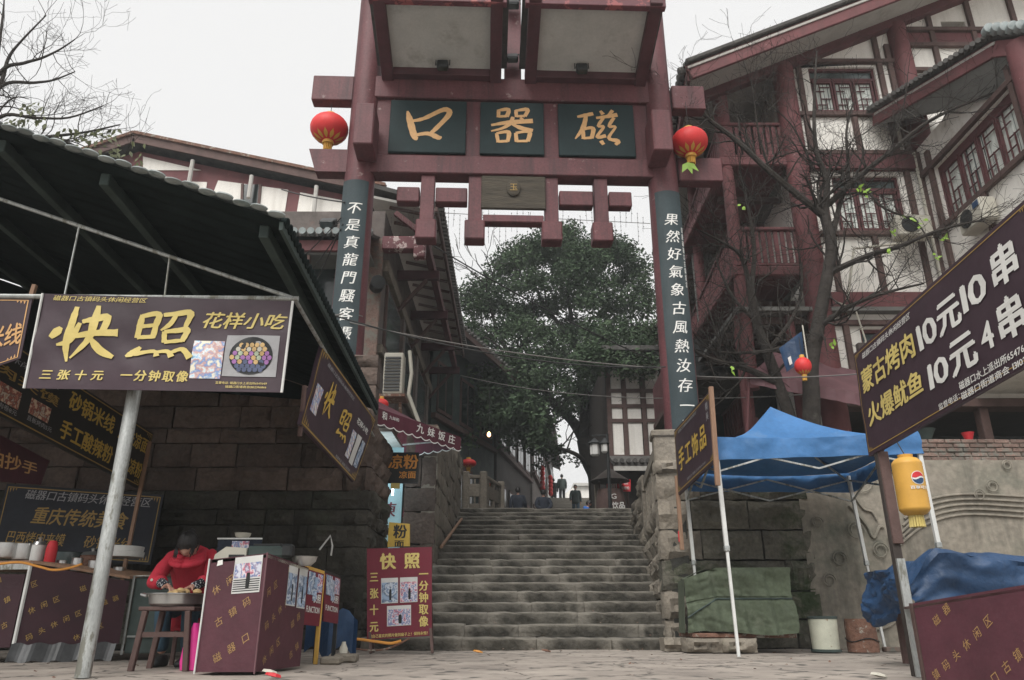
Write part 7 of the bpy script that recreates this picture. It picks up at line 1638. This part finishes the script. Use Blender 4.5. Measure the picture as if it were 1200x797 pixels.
def hair_mesh(P, F, U, S, s, c, length=0., bangs=False, bun=False):
    mb = MB(); nu, nv = 72, 16; rdh = random.Random(3); b = 0
    for j in range(nv + 1):
        for i in range(nu + 1):
            a = .0 + 2 * math.pi * i / nu; az = abs(math.atan2(math.sin(a), math.cos(a)))
            lo = (.18 if bangs else .42) if az < .75 else (-.05 if az < 1.5 else -.55 - length)
            if .6 < az < .9: lo = (.18 if bangs else .42) * (.9 - az) / .3 + (-.05) * (az - .6) / .3
            e = lo + (math.pi / 2 - lo) * j / nv; mb.v.append(P(a, e, 1.10 + (.035 * (rdh.random() - .5) + .03 * math.sin(i * 2.1) if j < nv else 0) + .04 * (j > 2)))
    for j in range(nv):
        for i in range(nu): q = j * (nu + 1) + i; mb.f.append((q, q + 1, q + nu + 2, q + nu + 1))
    if bun: mb.lathe(c - F * .50 * s + U * .28 * s, [(0, -.16 * s), (.13 * s, -.08 * s), (.16 * s, 0), (.13 * s, .09 * s), (0, .15 * s)], 14, tuple(-F))
    return mb
def finger_chain(nodes, edges, start, base, d, n, length, r, curl):
    d = V(d).normalized(); n = V(n).normalized(); p = V(base); prev = start
    nodes.append((p, r)); edges.append((prev, len(nodes) - 1)); prev = len(nodes) - 1
    for k, f in enumerate((.45, .32, .23)):
        a = curl * (k + .4); dd = (d * math.cos(a) + n * math.sin(a)).normalized(); p = p + dd * length * f
        nodes.append((p, r * (1 - .12 * (k + 1)))); edges.append((prev, len(nodes) - 1)); prev = len(nodes) - 1
def hand(nodes, edges, wrist_i, wrist, d, palm_n, side, s=1., curl=.35):
    """palm and five separate fingers; d towards the fingertips, palm_n out of the palm, side = +1/-1 for the thumb side"""
    d = V(d).normalized(); pn = V(palm_n); pn = (pn - d * pn.dot(d)).normalized(); sd = d.cross(pn) * side
    kn = V(wrist) + d * .075 * s; nodes.append((V(wrist) + d * .035 * s, (.026 * s, .016 * s))); edges.append((wrist_i, len(nodes) - 1)); pi_ = len(nodes) - 1
    for q, (o_, l, r_) in enumerate(((.027, .062, .0085), (.009, .070, .0088), (-.009, .066, .0085), (-.026, .052, .0075))):
        finger_chain(nodes, edges, pi_, kn + sd * o_ * s - d * (.006 * abs(q - 1)) * s, d + sd * o_ * 3.5, pn, l * s, r_ * s, curl * (1 + .15 * q))
    finger_chain(nodes, edges, pi_, V(wrist) + d * .03 * s + sd * .036 * s, d * .75 + sd * .75 + pn * .3, pn, .055 * s, .0095 * s, curl * .6)
def figure(name, label, loc, facing, height, cloth, J=None, group=None, hairmat='hair', extra=None):
    """standing or walking person built from joints J (metres for a 1.7 m adult, facing -Y, origin between the feet)"""
    D = dict(pel=(0, 0, .93), wai=(0, 0, 1.08), che=(0, 0, 1.30), nek=(0, .01, 1.46), hed=(0, -.01, 1.60), lsh=(.18, 0, 1.40), lel=(.235, .02, 1.13), lwr=(.23, -.06, .90), rsh=(-.18, 0, 1.40), rel=(-.235, .02, 1.13), rwr=(-.23, -.06, .90),
             lhi=(.09, 0, .88), lkn=(.10, -.02, .50), lan=(.10, .02, .09), lto=(.12, -.14, .03), rhi=(-.09, 0, .88), rkn=(-.10, -.02, .50), ran=(-.10, .02, .09), rto=(-.12, -.14, .03), fwd=(0, -1, -.05))
    if J: D.update(J)
    k = height / 1.7; rot = Matrix.Rotation(facing, 4, 'Z'); T_ = lambda p: rot @ (V(p) * k)
    t = thing(name, label, 'person', loc, group); L0 = V(loc)
    def sk(nodes, edges, nm, mat, sub=1):
        me = skin([(T_(p), (r_ * k if not isinstance(r_, tuple) else (r_[0] * k, r_[1] * k))) for p, r_ in nodes], edges, 0, sub, nm); return link(nm, me, MT[mat], t)
    # body: neck, arms to the fingers, legs
    nd = [(D['pel'], .10), (D['wai'], .09), (D['che'], .10), (D['nek'], .05), (V(D['hed']) - V((0, 0, .06)), .055)]; ed = [(0, 1), (1, 2), (2, 3), (3, 4)]
    for s in 'lr':
        b = len(nd); nd += [(D[s + 'sh'], .05), (D[s + 'el'], .038), (D[s + 'wr'], .024)]; ed += [(2, b), (b, b + 1), (b + 1, b + 2)]
        w_ = V(D[s + 'wr']); dd = (w_ - V(D[s + 'el'])).normalized(); hand(nd, ed, b + 2, w_, dd, (1 if s == 'r' else -1, 0, 0), 1 if s == 'r' else -1)
        b = len(nd); nd += [(D[s + 'hi'], .085), (D[s + 'kn'], .055), (D[s + 'an'], .035)]; ed += [(0, b), (b, b + 1), (b + 1, b + 2)]
    sk(nd, ed, 'body', 'skin', 2)
    hc = T_(D['hed']) + V((0, 0, .02 * k)); F = rot @ V(D['fwd']); P, F, U, S = head_parts(hc, F, (0, 0, 1), .225 * k, t)
    m = MB(); make_head_mesh(m, P, F, U, S, .225 * k, hc); o = bpy.data.objects.new('head', m.mesh('head', smooth='full', mat=MT['skin'])); COL.objects.link(o); o.parent = t
    m = hair_mesh(P, F, U, S, .225 * k, hc, length=.1); o = bpy.data.objects.new('hair', m.mesh('hair', smooth='full', mat=MT[hairmat])); COL.objects.link(o); o.parent = t
    X_ = V((1, 0, 0)); pe, wa, ch, ne = (V(D[q]) for q in ('pel', 'wai', 'che', 'nek')); lean = (pe - wa).normalized()
    m = MB(); prof = [(pe + lean * .14, .195, .135), (pe, .19, .135), (wa, .18, .125), (wa.lerp(ch, .6), .20, .135), (ch.lerp(ne, .25), .215, .125), (ch.lerp(ne, .6), .19, .11), (ch.lerp(ne, .85), .11, .085), (ne + V((0, 0, .01)), .07, .065)]; rings = []
    for i, (c, rx, ry) in enumerate(prof):
        d = (prof[min(i + 1, 7)][0] - prof[max(i - 1, 0)][0]).normalized(); Yx = d.cross(X_).normalized(); rings.append([T_(p + V((0, 0, .008 * math.sin(j * 1.9 + i)))) for j, p in enumerate(ell(c, X_ * rx, Yx * ry, 18))])
    m.loft(rings)
    for s in 'lr':
        P_ = cat_rom([tuple(V(D[s + 'sh']).lerp(ch, .4)), D[s + 'sh'], D[s + 'el'], tuple(V(D[s + 'el']).lerp(V(D[s + 'wr']), .92))], 3); n = len(P_); m.tube([T_(p) for p in P_], [k * (.082 - .03 * i / n + .004 * math.sin(i * 3)) for i in range(n)], 10)
    o = bpy.data.objects.new('jacket', m.mesh('jacket', smooth='full', mat=MT[cloth['top']])); COL.objects.link(o); o.parent = t
    m = MB()
    for s in 'lr':
        P_ = cat_rom([tuple(pe.lerp(V(D[s + 'hi']), .6) + V((0, 0, .02))), D[s + 'hi'], D[s + 'kn'], D[s + 'an']], 3); n = len(P_); m.tube([T_(p) for p in P_], [k * (.105 - .035 * i / n + .004 * math.sin(i * 3)) for i in range(n)], 10)
    o = bpy.data.objects.new('trousers', m.mesh('trousers', smooth='full', mat=MT[cloth['legs']])); COL.objects.link(o); o.parent = t
    for s in 'lr':
        a, b = V(D[s + 'an']), V(D[s + 'to']); m = MB(); d = (b - a); d.z = 0; dn = d.normalized(); sd = V((-dn.y, dn.x, 0)); rings = []
        for f, w_, h in ((-.45, .03, .05), (-.25, .042, .09), (.2, .045, .085), (.7, .05, .06), (1.1, .045, .045), (1.3, .02, .03)):
            c = a + d * f; c.z = a.z - .09 + h * .5 + .0; rings.append([T_(q) for q in ell(c, sd * w_, (0, 0, h * .5), 10)])
        m.loft(rings); o = bpy.data.objects.new('shoe', m.mesh('shoe', smooth='full', mat=MT['black'])); COL.objects.link(o); o.parent = t
    if extra: extra(t, T_, D)
    return t
BACK = math.pi      # facing away up the street
def spt(px, py, Y, z=None): c = atY(px, py, Y); return (c.x, Y, c.z if z is None else z)
def walk(k=1): return dict(lkn=(.10, -.10, .52), lan=(.10, -.10, .10), lto=(.12, -.26, .04), rkn=(-.10, .04, .50), ran=(-.10, .22, .12), rto=(-.11, .08, .03), lel=(.25, .10, 1.15), lwr=(.25, .08, .90), rel=(-.25, -.04, 1.15), rwr=(-.25, -.20, .94))
hb = dict(lel=(.26, .12, 1.16), lwr=(.07, .17, 1.02), rel=(-.26, .12, 1.16), rwr=(-.07, .17, 1.00))
def paper(t, T_, D): m = MB(); m.box(T_((0, .22, .98)), (.26, .02, .09), bev=.004); o = bpy.data.objects.new('paper', m.mesh('paper', mat=MT['white_ink'])); COL.objects.link(o); o.parent = t
PZ = 2.956
figure('person', 'person in a navy jacket seen from behind, left of centre above the stairs', spt(607, 600, 26.8, PZ), BACK, 1.74, dict(top='navy', legs='charcoal'), walk(), 'people on the plaza')
figure('person', 'person with hands clasped behind the back, holding a paper', spt(637, 600, 27.3, PZ), BACK + .05, 1.74, dict(top='navy', legs='charcoal'), hb, 'people on the plaza', extra=paper)
figure('person', 'person in dark clothes above the far steps, left one of the pair', spt(649, 590, 47, 6.86), BACK, 1.68, dict(top='charcoal', legs='charcoal'), walk(), 'people at the top of the far steps')
figure('person', 'person in a dark green coat above the far steps, right one of the pair', spt(659, 590, 46, 6.86), BACK, 1.76, dict(top='dark_green', legs='charcoal'), None, 'people at the top of the far steps')
figure('person', 'person in a greenish jacket and jeans coming down the far steps', spt(675, 600, 36.6, 2.955 + .15 * 12), 0, 1.66, dict(top='dark_green', legs='denim'), walk(), 'people on the far steps')
figure('person', 'dark figure half hidden behind the tree trunk above the far steps', spt(697, 590, 47, 6.86), .4, 1.62, dict(top='charcoal', legs='charcoal'), None, 'people at the top of the far steps')
sit = dict(pel=(0, .05, .42), wai=(0, .02, .56), che=(0, -.06, .76), nek=(0, -.12, .90), hed=(0, -.18, 1.02), lsh=(.18, -.08, .86), lel=(.24, -.22, .64), lwr=(.12, -.40, .56), rsh=(-.18, -.08, .86), rel=(-.24, -.22, .64), rwr=(-.12, -.40, .56), lhi=(.09, .03, .40), lkn=(.13, -.38, .46), lan=(.12, -.34, .10), lto=(.13, -.48, .03), rhi=(-.09, .03, .40), rkn=(-.13, -.38, .46), ran=(-.12, -.34, .10), rto=(-.13, -.48, .03), fwd=(0, -1, -.6))
figure('person', 'person in a bright blue jacket bending low near the lamp post', spt(685, 600, 24.6, PZ), 1.2, 1.45, dict(top='royal', legs='charcoal'), sit, 'people on the plaza')
figure('person', 'person in a brown patterned top sitting low at the left head of the stairs', spt(590, 600, 26, PZ), 0, 1.42, dict(top='rust', legs='charcoal'), sit, 'people on the plaza')
figure('person', 'small child in white and blue sitting next to the navy jacket person', spt(600, 600, 25.2, PZ), .6, 1.15, dict(top='white_ink', legs='denim'), sit, 'people on the plaza')
figure('person', 'small child in a red top at the right side of the navy jacket person', spt(617, 600, 25.4, PZ), -.5, 1.18, dict(top='bright_red', legs='charcoal'), sit, 'people on the plaza')
# low stools under the seated ones
for px, Y, k, lab in ((685, 24.6, 1.45 / 1.7, 'low stool under the person in the bright blue jacket'), (590, 26, 1.42 / 1.7, 'low stool under the person in the brown top'), (600, 25.2, 1.15 / 1.7, 'low stool under the child in white and blue'), (617, 25.4, 1.18 / 1.7, 'low stool under the child in red')):
    c = spt(px, 600, Y, PZ); m = MB(); m.lohi((c[0] - .14, Y - .1, PZ), (c[0] + .14, Y + .14, PZ + .30 * k), .01); tag(m.build('low_stool', MT['timber']), lab, 'stool')
# ---- the woman in the red coat
wm = thing('person', 'woman in a red coat bending over the steel basin, both hands on the dough', 'person', (-2.69, 6.6, 0))
O_ = V((-2.69, 6.6, 0))
pel, wai, che, nek, hed = V((-2.70, 6.84, .47)), V((-2.70, 6.76, .62)), V((-2.69, 6.60, .80)), V((-2.675, 6.47, .885)), V((-2.655, 6.36, .925))
rsh, rel_, rwr = V((-2.855, 6.56, .835)), V((-2.90, 6.40, .655)), V((-2.735, 6.26, .605))      # her right arm, left in the picture
lsh, lel_, lwr = V((-2.52, 6.56, .84)), V((-2.455, 6.42, .66)), V((-2.535, 6.27, .60))
nd = [(pel, .11), (wai, .10), (che, .10), (nek, .05), (hed + V((0, .04, -.02)), .05)]; ed = [(0, 1), (1, 2), (2, 3), (3, 4)]
for sh, el, wr, hd, side in ((rsh, rel_, rwr, (.75, -.55, -.30), -1), (lsh, lel_, lwr, (-.45, -.80, -.30), 1)):
    b = len(nd); nd += [(sh, .048), (el, .036), (wr, (.024, .019))]; ed += [(2, b), (b, b + 1), (b + 1, b + 2)]; hand(nd, ed, b + 2, wr, hd, (0, -.35, -1), side, 1.05, .40)
for s in (-1, 1):
    b = len(nd); nd += [(pel + V((s * .09, -.03, -.02)), .085), (V((-2.70 + s * .11, 6.42, .44)), .06), (V((-2.70 + s * .10, 6.50, .09)), .038)]; ed += [(0, b), (b, b + 1), (b + 1, b + 2)]
me = skin([(p - O_, r_) for p, r_ in nd], ed, 0, 2, 'body'); link('body', me, MT['skin'], wm)
hs = .205; F = V((.06, -.80, -.56)); P, F, U, S = head_parts(hed, F, (0, -.6, .8), hs, wm)
m = MB(); make_head_mesh(m, P, F, U, S, hs, hed); hd_ = m.build('head', MT['skin'], wm, smooth='full')
for az in (-.36, .36):
    c = P(az, .13, 1.0); m = MB(); m.lathe(c - F * .002, [(.0, .006), (.010, .004), (.013, 0)], 10, tuple(F), sy=.5); m.build('eye', MT['black'], hd_)
m = MB(); m.lathe(P(0, -.55, 1.015), [(.0, .004), (.016, .002), (.020, 0)], 12, tuple(F), sy=.35); m.build('mouth', MT['sign_red'], hd_)
m = hair_mesh(P, F, U, S, hs, hed, length=.15, bangs=True, bun=True)
for k in range(30):   # loose strands down the sides
    a = rd.choice((-1, 1)) * rd.uniform(.7, 1.3); p = P(a, .2, 1.12); m.tube([p, p + V((rd.uniform(-.01, .01), -.01, -.05)), p + V((rd.uniform(-.02, .02), -.015, -rd.uniform(.07, .11)))], [.005, .004, .001], 4)
m.build('hair', MT['hair'], wm, smooth='full')
# coat body lofted from hem to collar, sleeves lofted, cowl collar, buttons and knitted cuffs
m = MB(); X_ = V((1, 0, 0)); spine = [(V((-2.70, 6.78, .26)), .215, .19), (V((-2.70, 6.80, .38)), .215, .19), (V((-2.70, 6.80, .50)), .195, .165), (V((-2.70, 6.74, .62)), .17, .13), (V((-2.69, 6.65, .73)), .185, .125), (V((-2.69, 6.58, .81)), .20, .115), (V((-2.685, 6.53, .86)), .165, .10), (V((-2.68, 6.49, .89)), .095, .075)]
rings = []
for i, (c, rx, ry) in enumerate(spine):
    a = spine[max(i - 1, 0)][0]; b = spine[min(i + 1, len(spine) - 1)][0]; d = (b - a).normalized(); Yx = d.cross(X_).normalized()
    rings.append([p + (p - c) * (.10 * math.sin(j * 1.9 + i * .8) * (.5 if i > 4 else 1) * .6) for j, p in enumerate(ell(c, X_ * rx * (1 + .02 * math.sin(i * 3)), Yx * ry, 34))])
m.loft(rings); m.build('coat', MT['coat'], wm, smooth='full')
for sh, el, wr in ((rsh, rel_, rwr), (lsh, lel_, lwr)):
    path = cat_rom([tuple(sh.lerp(che, .35)), tuple(sh), tuple(el), tuple(el.lerp(wr, .35))], 4); n = len(path)
    m = MB(); m.tube(path, [.066 - .014 * i / n + .004 * math.sin(i * 2.3) for i in range(n)], 16); m.build('sleeve', MT['coat'], wm, smooth='full')
    e2 = el.lerp(wr, .28); m = MB(); m.tube([e2, e2.lerp(wr, .3)], [.054, .056], 16); m.build('cuff_band', MT['coat'], wm, smooth='full')
    m = MB(); m.tube([e2.lerp(wr, .2), e2.lerp(wr, .6), e2.lerp(wr, .97)], [.040, .035, .029], 14); m.build('knit_cuff', MT['knit'], wm, smooth='full')
    m = MB(); q = e2 + V((.03 if sh is lsh else -.03, -.055, .01)); m.lathe(q, [(.011, 0), (.011, .005), (0, .006)], 12, (0, -1, .1)); m.build('button', MT['cream'], wm)
m = MB(); cc = V((-2.675, 6.475, .845))
for k in range(3): m.tube([cc + V((math.sin(t) * (.10 + .012 * k), -math.cos(t) * .085 - .02 * k, .045 * math.cos(t) * -1 - .028 * k + .02)) for t in [j * 2 * math.pi / 22 for j in range(23)]], .026, 8)
m.build('collar', MT['coat'], wm, smooth='full')
for z, y in ((.735, 6.535), (.655, 6.60)): m = MB(); m.lathe((-2.685, y, z), [(.012, 0), (.012, .006), (0, .007)], 12, (0, -1, -.1)); m.build('button', MT['cream'], wm)
nd = [(pel, (.13, .12))]; ed = []
for s in (-1, 1):
    b = len(nd); nd += [(pel + V((s * .09, -.03, -.02)), .10), (V((-2.70 + s * .11, 6.42, .44)), .076), (V((-2.70 + s * .10, 6.50, .10)), .055)]; ed += [(0, b), (b, b + 1), (b + 1, b + 2)]
me = skin([(p - O_, r_) for p, r_ in nd], ed, 0, 2, 'trousers'); link('trousers', me, MT['denim'], wm)
for s in (-1, 1):
    m = MB(); c0_ = V((-2.70 + s * .10, 6.52, .0)); m.loft([ell(c0_ + V((0, -d, h * .5)), (w_, 0, 0), (0, 0, h * .5), 12) for d, w_, h in ((-.06, .03, .05), (-.03, .042, .09), (.05, .045, .085), (.12, .048, .06), (.17, .03, .04))]); m.build('shoe', MT['black'], wm, smooth='full')
ws = thing('low_stool', 'low wooden stool hidden under the woman in the red coat', 'stool', (-2.7, 6.85, 0)); m = MB(); m.lohi((-2.85, 6.72, .30), (-2.55, 7.0, .34), .005); m.build('seat', MT['timber'], ws)
for x in (-2.83, -2.59):
    for y in (6.74, 6.96): m = MB(); m.lohi((x, y, 0), (x + .03, y + .03, .3)); m.build('leg', MT['timber'], ws)
# ------------------------------------------------------------ damp winter air
m = MB(); m.lohi((-520, -520, -1.2), (520, 520, 24)); hz_ = m.build('haze', MT['cement'], kind='stuff'); hz_.data.materials.clear()
hm = bpy.data.materials.new('haze'); hm.use_nodes = True; hn = hm.node_tree.nodes; hn.clear(); ho = hn.new('ShaderNodeOutputMaterial'); pv = hn.new('ShaderNodeVolumePrincipled'); pv.inputs['Color'].default_value = (.86, .9, .92, 1); pv.inputs['Density'].default_value = .0019; hm.node_tree.links.new(pv.outputs[0], ho.inputs['Volume']); hz_.data.materials.append(hm)
tag(hz_, 'thin pale haze filling the air over the whole street', 'haze')
